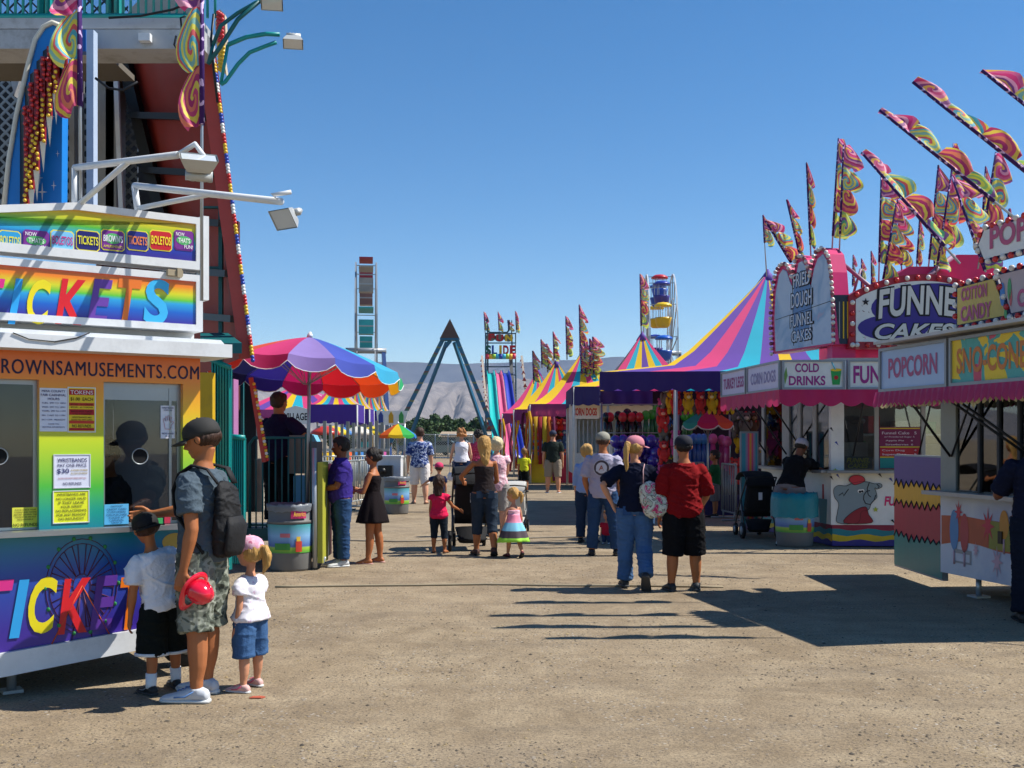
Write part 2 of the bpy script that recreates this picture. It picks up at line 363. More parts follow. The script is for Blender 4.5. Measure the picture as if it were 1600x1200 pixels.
# cable covers / hose lines across the midway
def cable(pts,r,name,label,m):
    mb=MB(); q=[]
    for i in range(len(pts)-1):
        a=Vector(pts[i]); b=Vector(pts[i+1])
        for k in range(12): t=k/12; p=a.lerp(b,t); q.append((p.x,p.y+noise.noise(Vector((p.x*.9,p.y,5)))*.05,r))
    q.append(pts[-1]); mb.tube(q,r,6); return tag(mb.build(name,m),label,'hose')
cable([G(430,917,.01),G(760,913,.01),G(1130,917,.01)],.012,'hose','pale flat hose running across the gravel behind the girl in the pink cap',mat('hose_white','#9c8f76',.8,var=.2))
cable([G(480,843,.01),G(620,846,.01),G(930,838,.01)],.012,'hose','grey hose crossing the midway behind the woman in the black dress',mat('hose_grey','#938a7c',.8))
# ---------------- far hills ----------------
def hill_mat(name,c1,c2,c3,sc):
    m,n,b=_new(name); L=n.links; b.inputs['Roughness'].default_value=1; b.inputs['Specular IOR Level'].default_value=0
    tc=n.nodes.new('ShaderNodeTexCoord'); mp=n.nodes.new('ShaderNodeMapping'); mp.inputs['Scale'].default_value=(1,1,.45); mp.inputs['Rotation'].default_value=(0,.5,0); L.new(tc.outputs['Object'],mp.inputs[0])
    x=n.nodes.new('ShaderNodeTexNoise'); x.inputs['Scale'].default_value=sc; x.inputs['Detail'].default_value=9; x.inputs['Roughness'].default_value=.6; x.inputs['Distortion'].default_value=.8; L.new(mp.outputs[0],x.inputs[0])
    r=ramp(n,[(.3,c1),(.5,c2),(.7,c3)]); L.new(x.outputs[0],r.inputs[0]); L.new(r.outputs[0],b.inputs['Base Color']); return m
def ridge(name,Y,pts,depth,amp,m,nx=260,ny=26,fq=1.0,power=1.0):
    """hillside rising from the plain up to a ridge line given as (px, py)"""
    mb=MB(); x0=pts[0][0]; x1=pts[-1][0]; vs=[]; uv=[]
    for j in range(ny+1):
        t=j/ny
        for i in range(nx+1):
            px=x0+(x1-x0)*i/nx
            for (a,b) in zip(pts,pts[1:]):
                if a[0]<=px<=b[0]: k=(px-a[0])/(b[0]-a[0]); k=k*k*(3-2*k); py=a[1]*(1-k)+b[1]*k
            H=ZA(py,Y)
            X=XA(px,Y); yy=Y-depth*(1-t)
            g=noise.fractal(Vector((X*.012*fq+t*1.1,t*1.2,2)),.9,2,5); rg=1-abs(g)*2
            z=H*(t**power)+ (rg-.5)*amp*H*math.sin(math.pi*min(1,t*.97))
            z+=noise.fractal(Vector((X*.03*fq,yy*.02,7)),.9,2,4)*amp*.12*H
            vs.append((X+(t)*H*.2,yy,max(z,-5) if t>0 else -5))
    w=nx+1
    mb.add(vs,[(j*w+i,j*w+i+1,(j+1)*w+i+1,(j+1)*w+i) for j in range(ny) for i in range(nx)],0,True)
    n0=len(mb.v); # back side down to the plain
    top=[vs[ny*w+i] for i in range(w)]; mb.add(top+[(x,y+depth,-5) for x,y,z in top],[(i,i+1,w+i+1,w+i) for i in range(nx)],0,True)
    return struct(mb.build(name,m))
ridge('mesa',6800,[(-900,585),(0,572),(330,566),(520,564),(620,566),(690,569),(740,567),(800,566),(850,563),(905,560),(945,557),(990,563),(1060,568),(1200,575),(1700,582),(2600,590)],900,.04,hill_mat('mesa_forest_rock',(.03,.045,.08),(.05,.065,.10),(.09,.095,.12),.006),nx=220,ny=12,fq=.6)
ridge('hills',4600,[(-900,610),(100,612),(380,600),(470,606),(560,604),(620,600),(680,597),(740,594),(790,592),(850,596),(910,590),(950,586),(990,592),(1060,600),(1200,608),(1700,620),(2600,630)],1500,.13,hill_mat('badland_rock',(.12,.108,.105),(.19,.165,.155),(.29,.25,.22),.011),nx=520,ny=60,fq=1.8,power=1.15)
# ---------------- far trees, house, fence ----------------
leafm=[mat('foliage_dark','#3a5030',.9,var=.35,scale=.9),mat('foliage_mid','#4d6438',.9,var=.35,scale=.9)]
barkm=mat('bark','#4a3b2c',.9)
def tree(x,y,h,w,label,seed=0,m=0,cone=0):
    rn=random.Random(seed); t=thing('tree',label,'tree',(x,y,0),'trees beyond the fence')
    mb=MB(); mb.tube([(0,0,0),(.05*h*.3,0,h*.35),(0,.02*h,h*.7)],[h*.035,h*.025,h*.01],7)
    for k in range(5):
        a=rn.uniform(0,6.28); mb.tube([(0,0,h*rn.uniform(.25,.5)),(math.cos(a)*w*.3,math.sin(a)*w*.3,h*rn.uniform(.55,.8))],[h*.015,h*.005],5)
    mb.build('trunk',barkm,t,False)
    mb=MB(); cl=[]
    for k in range(16):
        a=rn.uniform(0,6.28); zz=rn.uniform(.25,.92); rr=w*.42*math.sqrt(rn.random())*(1.1-zz if cone else 1.15-abs(zz-.5))
        cl.append((Vector((math.cos(a)*rr,math.sin(a)*rr,h*zz)),rn.uniform(.14,.26)*w*(1.2-zz*.6)))
    for c,r in cl:
        for k in range(150):
            d=Vector((rn.gauss(0,1),rn.gauss(0,1),rn.gauss(0,1))).normalized()*r*rn.uniform(.6,1.08); p=c+d
            a=Vector((rn.gauss(0,1),rn.gauss(0,1),rn.gauss(0,1))).normalized()*h*.035; b=a.cross(Vector((rn.gauss(0,1),rn.gauss(0,1),rn.gauss(0,1)))).normalized()*h*.03
            mb.add([p-a-b,p+a-b,p+a+b,p-a+b],[(0,1,2,3)],rn.choice((0,0,1)))
    mb.build('crown',leafm,t,False)
tl=[(596,664,56,'low bushy tree at the left end of the tree line behind the umbrella'),(645,664,24,'small round tree left of the gap by the floral shirt man'),(664,656,26,'round dark green tree left of the tallest one'),(684,649,26,'tallest dark tree behind the tan roofed house, its crown rounded'),(700,650,22,'twin tree touching the tallest tree on its right'),(716,660,26,'low spreading tree right above the ridge of the house'),(745,651,34,'broad dark tree right of the house roof beside the fun slide'),(770,658,26,'tree partly hidden behind the fun slide lanes'),(795,656,30,'tree at the right end of the tree line behind the striped tents')]
for i,(px,py,wd_,lb) in enumerate(tl):
    Y=150+i*3; h=ZA(py,Y); tree(XA(px,Y),Y,h,wd_/F*Y*1.7,lb,seed=i+3)
for i,(px,py) in enumerate(((575,668),(548,664),(520,668))):
    Y=158+i*4; tree(XA(px,Y),Y,ZA(py,Y),34/F*Y,['hedge like tree behind the crayon sign board','bushy tree behind the steel queue railings','far tree behind the purple valance stalls'][i],seed=30+i)
rt=random.Random(77)
for i in range(12):
    Y=168+rt.uniform(0,14); px=rt.uniform(596,812); tree(XA(px,Y),Y,ZA(rt.uniform(655,664),Y),6.5,'dark green tree standing in the far tree line beyond the fence',seed=60+i)
t=thing('house','low house with a tan roof in front of the far trees','house',(XA(722,125),125,0))
Y=125; x0=XA(690,Y); x1=XA(775,Y); mb=MB(); mb.box(x0,x1,Y,Y+7,0,2.2); mb.build('wall',mat('house_wall','#8f877a',.8),t)
mb=MB(); za=ZA(674,Y); mb.add([(x0-.4,Y-.4,1.9),(x1+.4,Y-.4,1.9),(x1+.4,Y+7.4,1.9),(x0-.4,Y+7.4,1.9),(x0-.2,Y+3.5,za),(x1+.2,Y+3.5,za)],[(0,1,5,4),(2,3,4,5),(0,4,3),(1,2,5),(0,3,2,1)]); mb.build('roof',mat('roof_shingle','#a08d76',.9),t)
for k in range(4):
    mb=MB(); xx=x0+.8+k*1.5; mb.box(xx,xx+.8,Y-.05,Y-.003,.9,1.7); mb.build('window',mat('dark_window','#20262c',.2),t)
def meshm(name,scale,c,th):
    if name in _mc: return _mc[name]
    m,n,b=_new(name); L=n.links; b.inputs['Base Color'].default_value=col(hx(c)); b.inputs['Metallic'].default_value=.3; b.inputs['Roughness'].default_value=.5
    tc=n.nodes.new('ShaderNodeTexCoord'); mp=n.nodes.new('ShaderNodeMapping'); mp.inputs['Rotation'].default_value=(0,R(45),0); L.new(tc.outputs['Object'],mp.inputs[0])
    sp=n.nodes.new('ShaderNodeSeparateXYZ'); L.new(mp.outputs[0],sp.inputs[0]); outs=[]
    for k in (0,2):
        a=n.nodes.new('ShaderNodeMath'); a.operation='MULTIPLY'; a.inputs[1].default_value=scale; L.new(sp.outputs[k],a.inputs[0])
        f=n.nodes.new('ShaderNodeMath'); f.operation='FRACT'; L.new(a.outputs[0],f.inputs[0])
        c_=n.nodes.new('ShaderNodeMath'); c_.operation='LESS_THAN'; c_.inputs[1].default_value=th; L.new(f.outputs[0],c_.inputs[0]); outs.append(c_.outputs[0])
    mx=n.nodes.new('ShaderNodeMath'); mx.operation='MAXIMUM'; L.new(outs[0],mx.inputs[0]); L.new(outs[1],mx.inputs[1])
    L.new(mx.outputs[0],b.inputs['Alpha']); _mc[name]=m; return m
Y=88; t=thing('chain_link_fence','long chain link fence closing off the far end of the midway','fence',(XA(700,Y),Y,0))
mb=MB(); mb.box(XA(520,Y),XA(800,Y),Y-.01,Y+.01,.05,1.95); mb.build('mesh_panel',meshm('chain_link_far',7,'#8a9490',.2),t)
for k in range(15):
    x=XA(520+k*20,Y); mb=MB(); mb.tube([(x,Y-.05,0),(x,Y-.05,2.0)],.05,6); mb.build('post',chrome,t)
mb=MB(); mb.tube([(XA(520,Y),Y-.05,1.97),(XA(800,Y),Y-.05,1.97)],.035,6); mb.tube([(XA(520,Y),Y-.05,.08),(XA(800,Y),Y-.05,.08)],.06,6); mb.build('rail',chrome,t)
for i,(px,c,lb) in enumerate(((694,'#7f8c86','grey green parked car behind the far fence'),(718,'#c9ccca','silver parked car behind the far fence'),(655,'#596c80','blue grey parked car behind the far fence at left'))):
    Yc=104+i*3; x=XA(px,Yc); t=thing('parked_car',lb,'car',(x,Yc,0)); cm=mat('car_paint_%s'%c[1:],c,.25,.2)
    mb=MB(); pr=[(-2.1,.35),(-2.15,.75),(-1.9,.92),(-1.2,1.0),(-.6,1.42),(.7,1.45),(1.35,1.02),(2.05,.9),(2.15,.6),(2.1,.35)]
    fr=Fr((x,Yc,0),(1,0,0),(0,0,1),(0,-1,0)); mb.prism(pr,fr,-.85,.85); mb.build('body',cm,t)
    mb=MB(); mb.prism([(-1.1,1.0),(-.55,1.36),(.65,1.38),(1.2,1.02)],fr,.855,.87); mb.build('window',mat('dark_window','#20262c',.2),t)
    for sx in (-1.35,1.35):
        mb=MB(); mb.tube([(x+sx,Yc-.9,.33),(x+sx,Yc-.7,.33)],.33,14); mb.build('wheel',rubber,t)
# ---------------- people ----------------
BAKE=[]
def later(o,vox,smooth=2,wr=0,wf=8,wz=.5,seed=0):
    r=o.modifiers.new('r','REMESH'); r.mode='VOXEL'; r.voxel_size=vox; r.use_smooth_shade=True
    if smooth: s=o.modifiers.new('s','SMOOTH'); s.iterations=smooth; s.factor=.5
    BAKE.append((o,wr,wf,wz,seed))
def bake_all():
    bpy.context.view_layer.update(); dg=bpy.context.evaluated_depsgraph_get(); done={}
    for o,wr,wf,wz,seed in BAKE:
        me=bpy.data.meshes.new_from_object(o.evaluated_get(dg)); old=o.data; me.name=old.name
        done[o]=(me,old,wr,wf,wz,seed)
    for o,(me,old,wr,wf,wz,seed) in done.items():
        o.modifiers.clear(); o.data=me
        if not me.materials:
            for m in old.materials: me.materials.append(m)
        if wr:
            ns=[v.normal.copy() for v in me.vertices]
            for v,nn in zip(me.vertices,ns):
                p=v.co; q=Vector((p.x*wf+seed,p.y*wf,p.z*wf*wz))
                a=noise.noise(q)+.5*noise.noise(q*2.3+Vector((4,1,0)))
                b=max(0,1-abs(noise.noise(Vector((p.x*wf*.8+p.z*wf*2*wz,p.y*wf*.8,p.z*wf*1.6*wz+seed))))*5)**2+.6*max(0,1-abs(noise.noise(Vector((p.x*wf*1.7-p.z*wf*2.4*wz,p.y*wf*1.5,p.z*wf*2.8*wz+seed+9))))*5)**2
                v.co+=nn*max(-.3,a*.7+b*.75)*wr*1.25
        me.update()
    BAKE.clear()
def V3(*a): return Vector(a)
def skin(name,c): return mat(name,c,.55,var=.06,scale=9,spec=.35,bump=.05,bscale=120)
SK_L=skin('skin_light','#c98d6c'); SK_T=skin('skin_tan','#a9683f'); SK_B=skin('skin_brown','#7d4a30'); SK_P=skin('skin_pink','#d19a7c')
def cloth(name,c,var=.1,sheen=.0): return mat(name,c,.9,var=var,scale=14,bump=.25,bscale=60,spec=.15,sheen=sheen)
def hairm(name,c): return mat(name,c,.6,var=.45,scale=30,bump=.6,bscale=50,stretch=(2.2,2.2,.25),spec=.4)
def jeansm(name,c): return mat(name,c,.9,var=.35,scale=4.5,bump=.25,bscale=120,spec=.1)
H_BL=hairm('hair_blonde','#b98f4e'); H_BR=hairm('hair_brown','#3c2415'); H_BK=hairm('hair_black','#16100d'); H_GB=hairm('hair_light_blonde','#d8c79c'); H_SB=hairm('hair_sandy','#8a6238'); H_CP=hairm('hair_copper','#a86f3c')
eyew=mat('eye_white','#e5e2da',.2,var=0); eyek=mat('eye_iris','#26180f',.15,var=0)
def person(label,x,y,H,face=0,hf=.132,w=1.0,fem=False,lean=0,slean=0,leg=.515,legs=None,arms=None,skinm=SK_L,
           hair=('short',H_BR),shirt=None,pants=None,skirt=None,shoes=('sneaker',white,rubber),cap=None,head=(0,0),vox=.011,z0=0,belly=0,group=None,seed=1,glasses=False,extra=None):
    t=thing('person',label,'person',(x,y,z0),group,R(face))
    legs=legs or [dict(),dict()]; arms=arms or [dict(),dict()]
    zh=leg*H; ank=.045*H; LU=(zh-ank)*.51; LL=(zh-ank)*.49
    J={}; low=1e9
    for i,sx in ((0,-1),(1,1)):
        l=legs[i]; sw=R(l.get('sw',0)); kn=R(l.get('kn',0)); ab=R(l.get('ab',2)); yw=R(l.get('yw',8))*-sx
        hip=V3(sx*.052*H*w,0,zh); d=V3(sx*math.sin(ab),math.sin(sw),-math.cos(sw)).normalized(); kne=hip+d*LU
        a2=sw-kn; d2=V3(sx*math.sin(ab)*.7,math.sin(a2),-math.cos(a2)).normalized(); an=kne+d2*LL
        fp=R(l.get('fp',0)); fd=V3(math.sin(yw)*-1*math.cos(fp),math.cos(yw)*math.cos(fp),math.sin(fp)).normalized()
        up=(V3(0,0,1)-fd*fd.z).normalized()
        low=min(low,an.z-ank*up.z-max(0,-fd.z)*.1*H, ); J[i]=[hip,kne,an,fd,up]
    for i in J:
        for k in range(3): J[i][k].z-=low
    P0=V3(0,0,zh-low); T=V3(math.sin(R(slean)),math.sin(R(lean)),math.cos(R(lean))).normalized(); X=V3(1,0,0); X=(X-T*X.dot(T)).normalized(); Yb=T.cross(X)
    hh=hf*H*1.11; S=H-hh*1.30; Ls=S-zh
    if fem: TR=[(-.13,.062,.056),(0,.094,.066),(.14,.088,.062),(.38,.067,.05),(.62,.076,.060),(.74,.08,.066),(.86,.08,.052),(.95,.058,.042),(1.03,.036,.034),(1.1,.027,.03)]; sw_=.090
    else: TR=[(-.13,.066,.056),(0,.088,.066),(.14,.086,.064),(.38,.079,.058),(.62,.086,.063),(.78,.096,.064),(.88,.094,.058),(.96,.070,.048),(1.03,.046,.040),(1.12,.032,.034)]; sw_=.104
    if hf>.145: TR=[(a,b*.98,c*1.04) for a,b,c in TR]; sw_*=.93
    def tring(k,e=0,hs=1):
        for (a,b) in zip(TR,TR[1:]):
            if a[0]<=k<=b[0] or (k<a[0] and a is TR[0]) or b is TR[-1]:
                if k>b[0] and b is not TR[-1]: continue
                f=(k-a[0])/(b[0]-a[0]); f=max(0,min(1,f)); rx=a[1]+(b[1]-a[1])*f; ry=a[2]+(b[2]-a[2])*f; break
        bl=belly*math.exp(-((k-.35)/.3)**2)
        return (P0+T*(k*Ls)+Yb*(bl*.5*H),X*((rx*w+bl*.35)*H+e)*hs,Yb*((ry*w+bl*.6)*H+e)*hs)
    body=MB(); body.loft([(c_,ex_*(.94 if a<.8 else 1),ey_*(.94 if a<.8 else 1)) for a,(c_,ex_,ey_) in ((a,tring(a)) for a,_,_ in TR)],18)
    legr=lambda f:([.056,.053,.044,.036,.037,.034,.026,.022][min(7,int(f*7.999))])
    LR=[(0,.056 if not fem else .059),(.25,.05),(.5,.037),(.62,.037),(.75,.0365),(.9,.026),(1,.0225)]
    if hf>.145: LR=[(a,b*.88) for a,b in LR]
    def lrad(f):
        for a,b in zip(LR,LR[1:]):
            if a[0]<=f<=b[0]: return (a[1]+(b[1]-a[1])*(f-a[0])/(b[0]-a[0]))*H*w
        return LR[-1][1]*H*w
    def lpt(i,f):
        hip,kne,an,fd,up=J[i]
        return hip.lerp(kne,f/.51) if f<.51 else kne.lerp(an,(f-.51)/.49)
    for i in J:
        fs=[0,.12,.25,.4,.48,.54,.62,.72,.82,.92,1.0]; pts=[lpt(i,f)-Yb*(.006*H if .58<f<.85 else 0) for f in fs]
        body.tube([J[i][0]+V3(0,0,.02*H)]+pts,[lrad(0)]+[lrad(f) for f in fs],12)
        body.ell(J[i][1],.036*H*w*(.9 if hf>.145 else 1),.038*H*w*(.9 if hf>.145 else 1),.04*H,None,10,7)
        an,fd,up=J[i][2:]; sd=fd.cross(up); z=an-up*ank
        body.loft([(z+fd*a*H+up*b*H,sd*c*H,up*d*H) for a,b,c,d in ((-.036,.022,.014,.014),(-.02,.024,.022,.022),(.02,.026,.024,.025),(.06,.018,.027,.017),(.09,.012,.027,.011),(.108,.009,.018,.008))],10)
    # head
    hy,hp=head; C=P0+T*(H-.5*hh-zh)
    M0=Matrix((X,Yb,T)).transposed(); MH=M0@Matrix.Rotation(R(hy),3,'Z')@Matrix.Rotation(R(hp),3,'X')
    nb=P0+T*(Ls*1.0); C=C+ (MH@V3(0,.04*hh,0))
    def hp3(a,b,c): return C+MH@(V3(a,b,c)*hh)
    def hell(m,a,b,c,rx,ry,rz,mi=0,nu=14,nv=10): m.ell(hp3(a,b,c),rx*hh,ry*hh,rz*hh,MH,nu,nv,mi)
    body.tube([nb-T*.03*H,nb+T*.02*H,hp3(0,-.1,-.22)],[.036*H*w,.031*H*w*(.85 if fem else 1),.030*H*w*(.85 if fem else 1)],12)
    kid=hf>.145
    hell(body,0,-.04,.1,.355,.43,.395); hell(body,0,.08,-.08,.30,.30,.36); hell(body,0,.16,-.33,.19,.17,.15); hell(body,0,.29,-.36,.08,.08,.07)
    hell(body,0,.345,.05,.2,.06,.06); hell(body,.14,.27,-.12,.1,.09,.09); hell(body,-.14,.27,-.12,.1,.09,.09)
    body.tube([hp3(0,.37,.03),hp3(0,.425,-.06),hp3(0,.455 if kid else .475,-.125),hp3(0,.38,-.165)],[.028*hh,.04*hh,.052*hh,.035*hh],8)
    hell(body,0,.36,-.245,.10,.04,.026); hell(body,0,.35,-.285,.085,.04,.026)
    for sx in (-1,1): hell(body,sx*.37,-.03,-.05,.035,.075,.115)
    # arms
    AU=.168*H*(.95 if kid else 1); AL=.148*H*(.95 if kid else 1); A={}
    for i,sx in ((0,-1),(1,1)):
        a=arms[i]; sh=P0+T*(Ls*.885)+X*(sx*sw_*w*H)
        if 'to' in a:
            tg=V3(*[q*H for q in a['to']]); 
            d=tg-sh; D=min(d.length,(AU+AL)*.995); dn=d.normalized(); ca=(AU*AU+D*D-AL*AL)/(2*AU*D); ca=max(-1,min(1,ca)); sa=math.sqrt(1-ca*ca)
            pl=V3(*a.get('pole',(sx*.6,-1,-.4))); pl=(pl-dn*pl.dot(dn)).normalized(); el=sh+dn*AU*ca+pl*AU*sa; wr=sh+dn*D
        else:
            f=R(a.get('f',2)); o=R(a.get('o',9)); e=R(a.get('e',14)); o2=R(a.get('o2',3))
            d1=V3(sx*math.sin(o),math.sin(f)*math.cos(o),-math.cos(f)*math.cos(o)); d2=V3(sx*math.sin(o2),math.sin(f+e)*math.cos(o2),-math.cos(f+e)*math.cos(o2))
            el=sh+d1*AU; wr=el+d2*AL
        A[i]=(sh,el,wr); k=(w*.5+.5)*(.86 if fem else 1)
        body.tube([sh-X*sx*.04*H-T*.01*H,sh,sh.lerp(el,.35),sh.lerp(el,.75),el,el.lerp(wr,.25),el.lerp(wr,.7),wr],[q*H*k for q in (.024,.030,.029,.0255,.0235,.0245,.018,.0145)],12)
        # hand
        d=(wr-el).normalized(); pn=V3(*a['pn']) if 'pn' in a else V3(-sx,-.15,0); pn=(pn-d*pn.dot(d)).normalized(); sd=d.cross(pn)
        if sd.y<0 and 'pn' not in a: sd=-sd
        if 'th' in a: 
            if sd.dot(V3(*a['th']))<0: sd=-sd
        hs=H*(1.08 if kid else 1.0); c=a.get('curl',28)
        body.loft([(wr-d*.008*hs,sd*.015*hs,pn*.012*hs),(wr+d*.015*hs,sd*.020*hs,pn*.012*hs),(wr+d*.04*hs,sd*.024*hs,pn*.011*hs),(wr+d*.056*hs,sd*.022*hs,pn*.009*hs)],10)
        for q,(off,ln) in enumerate(((-.75,.8),(-.25,.97),(.27,1.05),(.78,.93))):
            p=wr+d*.052*hs+sd*off*.0225*hs; pts=[p-d*.012*hs,p]; an=R(c*.35); dd=d+sd*off*.09
            for s_ in range(3):
                v=(dd*math.cos(an)+pn*math.sin(an)).normalized(); p=p+v*ln*(.019,.014,.011)[s_]*hs; pts.append(p); an+=R(c*(1+.15*q))
            body.tube(pts,[.0055*hs,.0056*hs,.0052*hs,.0047*hs,.0038*hs],7)
        p=wr+d*.014*hs+sd*.017*hs; v=(d*.62+sd*.6+pn*.38).normalized(); v2=(d*.9+sd*.15+pn*.4).normalized()
        body.tube([p-sd*.006*hs,p,p+v*.022*hs,p+v*.022*hs+v2*.018*hs,p+v*.022*hs+v2*.03*hs],[.0085*hs,.0085*hs,.0068*hs,.006*hs,.0045*hs],7)
    o=body.build('body',skinm,t,False); later(o,vox,2)
    e=MB()
    for sx in (-1,1):
        hell(e,sx*.135,.335,.0,.062,.04,.042,0,10,8); hell(e,sx*.135,.352,.0,.03,.028,.032,1,8,6)
    e.v and e.build('eyes',[eyew,eyek],t,False)
    if glasses:
        g=MB()
        for sx in (-1,1): g.loft([(hp3(sx*.145,.41,.0),MH@V3(.11,0,0)*hh,MH@V3(0,0,.075)*hh),(hp3(sx*.145,.385,.0),MH@V3(.11,0,0)*hh,MH@V3(0,0,.075)*hh)],10); g.bar(hp3(sx*.25,.39,.02),hp3(sx*.385,0,.02),.02*hh,.03*hh)
        g.bar(hp3(-.08,.41,.02),hp3(.08,.41,.02),.02*hh,.02*hh); g.build('sunglasses',black,t,False)
    # footwear
    for i in J:
        an,fd,up=J[i][2:]; sd=fd.cross(up); z=an-up*ank; k=shoes[0]
        if k in('sneaker','shoe'):
            m=MB(); m.loft([(z+fd*a*H+up*b*H,sd*c*H,up*d*H) for a,b,c,d in ((-.046,.022,.012,.014),(-.038,.026,.022,.022),(-.01,.032,.0255,.028),(.02,.030,.027,.026),(.055,.022,.0305,.019),(.09,.017,.031,.014),(.115,.014,.025,.011),(.126,.012,.012,.008))],14)
            m.tube([an-up*.012*H,an+up*.006*H],[.027*H,.0275*H],12); q=m.build('shoe',shoes[1],t,False); later(q,max(vox*.8,.006),2)
            m=MB(); m.loft([(z+fd*a*H+up*.007*H,sd*c*H,up*.009*H) for a,c in ((-.049,.014),(-.04,.025),(0,.0275),(.05,.0325),(.09,.0335),(.118,.027),(.131,.013))],12); m.build('sole',shoes[2],q,False)
            if k=='sneaker':
                m=MB()
                for s_ in (-1,1): m.tube([z+fd*.0*H+up*.045*H+sd*s_*.024*H,z+fd*.03*H+up*.025*H+sd*s_*.0305*H,z+fd*.07*H+up*.022*H+sd*s_*.031*H],.003*H,5)
                for q2 in range(4): 
                    aa=.025+q2*.013; m.tube([z+fd*aa*H+sd*-.012*H+up*(.053-q2*.004)*H,z+fd*aa*H+up*(.057-q2*.0045)*H,z+fd*aa*H+sd*.012*H+up*(.053-q2*.004)*H],.0022*H,5)
                m.build('trim',shoes[3] if len(shoes)>3 else greyp,q,False)
        elif k=='sandal':
            m=MB(); m.loft([(z+fd*a*H+up*.003*H,sd*c*H,up*.006*H) for a,c in ((-.044,.014),(-.034,.026),(.02,.026),(.07,.031),(.1,.028),(.118,.014))],12)
            m.tube([z+fd*.04*H+sd*-.028*H+up*.008*H,z+fd*.045*H+up*.036*H,z+fd*.04*H+sd*.028*H+up*.008*H],.005*H,6); m.build('sandal',shoes[1],t,False)
        if len(shoes)>4 and shoes[4] is not None:
            m=MB(); m.tube([an-up*.01*H,lpt(i,.97),lpt(i,shoes[5] if len(shoes)>5 else .86)],[.0285*H,.029*H,.031*H],12); m.build('sock',shoes[4],t,False)
    # trousers / shorts
    if pants:
        pm=pants['m']; ez=pants.get('e',.012); to=pants.get('to',.97); fl=pants.get('fl',.0); m=MB(); top=pants.get('top',.28)
        m.loft([tring(k,ez*.8 if k<.1 else min(ez*.8,.009)) for k in (-.1,0,.1,top)],18)
        for i in J:
            fs=[0]+[to*q/7 for q in range(1,8)]; m.tube([lpt(i,0)+V3(0,0,.01*H)]+[lpt(i,f)*1 for f in fs[1:]],[lrad(0)+ez*.6]+[max(lrad(f),lrad(.6)*.93 if to>.8 else 0)+ez+fl*f/to for f in fs[1:]],14)
        o=m.build(pants.get('name','trousers'),pm,t,False); later(o,vox,2,pants.get('wr',.007),7,.9 if to>.8 else .6,seed)
        if pants.get('pockets'):
            m=MB()
            for sx in (-1,1):
                c,ex,ey=tring(-.02,ez); c=c-Yb*(ey.length*.9)+X*sx*ex.length*.5
                m.box(-.028*H,.028*H,-.003,.004,-.03*H,.03*H,0,Fr(c-Yb*.004,X,Yb,T))
            m.build('pocket',pants['pockets'],o,False)
        if pants.get('hem'):
            for i in J:
                m=MB(); p=lpt(i,to); q=lpt(i,to-.03); m.tube([q,p+(p-q)*.2],[lrad(to)+ez+fl+.006]*2,16); m.build('hem',pants['hem'],o,False)
    if skirt:
        sm=skirt['m']; zt=skirt.get('top',.42); zb=skirt['len']; fl=skirt['fl']; m=MB(); rs=[]
        n=36; vs=[]; fs=[]; lv=12
        for k in range(lv+1):
            f=k/lv; z=(1-f); c,ex,ey=tring(max(.0,zt*(1-f*1.6)),.008); cz=P0+T*(zt*Ls)*(1-f) ; cz=P0+T*(zt*Ls)+(P0+V3(0,0,-zb*H)-(P0+T*(zt*Ls)))*f
            for q in range(n):
                a=2*math.pi*q/n; wv=1+ (.07*math.sin(a*7+1)+.05*math.sin(a*11))*f; ad=fl*H*(f**1.1)
                vs.append(cz+ex.normalized()*(ex.length+ad)*math.cos(a)*wv+ey.normalized()*(ey.length+ad)*math.sin(a)*wv)
        for k in range(lv):
            for q in range(n): fs.append((k*n+q,k*n+(q+1)%n,(k+1)*n+(q+1)%n,(k+1)*n+q))
        m.add(vs,fs,0,True); o=m.build('skirt',sm,t,False); s_=o.modifiers.new('solid','SOLIDIFY'); s_.thickness=.004
    if shirt:
        sm=shirt['m']; ez=shirt.get('e',.014); hem=shirt.get('hem',-.02); sl=shirt.get('sl',.55); topk=shirt.get('top',1.03); m=MB(); n=9
        rs=[]
        for k in range(n+1):
            kk=hem+(topk-hem)*k/n; c,ex,ey=tring(kk,ez*(1.25 if kk<.5 else 1)); 
            if kk<.15 and shirt.get('fl'): ex=ex*(1+shirt['fl']*(.15-kk)); ey=ey*(1+shirt['fl']*(.15-kk))
            rs.append((c,ex,ey))
        m.loft(rs,20)
        if sl>0:
            for i,sx in ((0,-1),(1,1)):
                sh,el,wr=A[i]; k=(w*.5+.5)*(.86 if fem else 1)
                def ap(f): return sh.lerp(el,f) if f<=1 else el.lerp(wr,f-1)
                fs=[0,sl*.33,sl*.66,sl]; ar=lambda f:(.034-.0085*min(f,1)-.006*max(0,f-1))*H*k+ez*(.9+ (.35 if sl<1 else 0)*f/sl)
                m.tube([sh-X*sx*.055*H-T*.012*H,sh-X*sx*.012*H-T*.002*H]+[ap(f) for f in fs[1:]],[.024*H*k+ez*.4,.032*H*k+ez*.8]+[ar(f) for f in fs[1:]],14)
        if sl>0: [m.ell(A[i][0]-T*.010*H,.031*H*(w*.5+.5)*(.86 if fem else 1)+ez*.8,.031*H*(w*.5+.5)*(.86 if fem else 1)+ez*.8,.032*H*(w*.5+.5)*(.86 if fem else 1)+ez*.75,None,12,8) for i in (0,1)]
        o=m.build(shirt.get('name','shirt'),sm,t,False); later(o,vox,3,shirt.get('wr',.008),7.5,.55,seed+3)
        if shirt.get('collar'):
            m=MB(); c,ex,ey=tring(1.03,.006); c2=c+T*.022*H
            m.loft([(c-T*.006*H,ex*1.06,ey*1.15),(c2,X*.041*H*w,Yb*.043*H*w),(c2-T*.004*H,X*.036*H*w,Yb*.038*H*w)],18,cap=False); m.build('collar',sm,o,False)
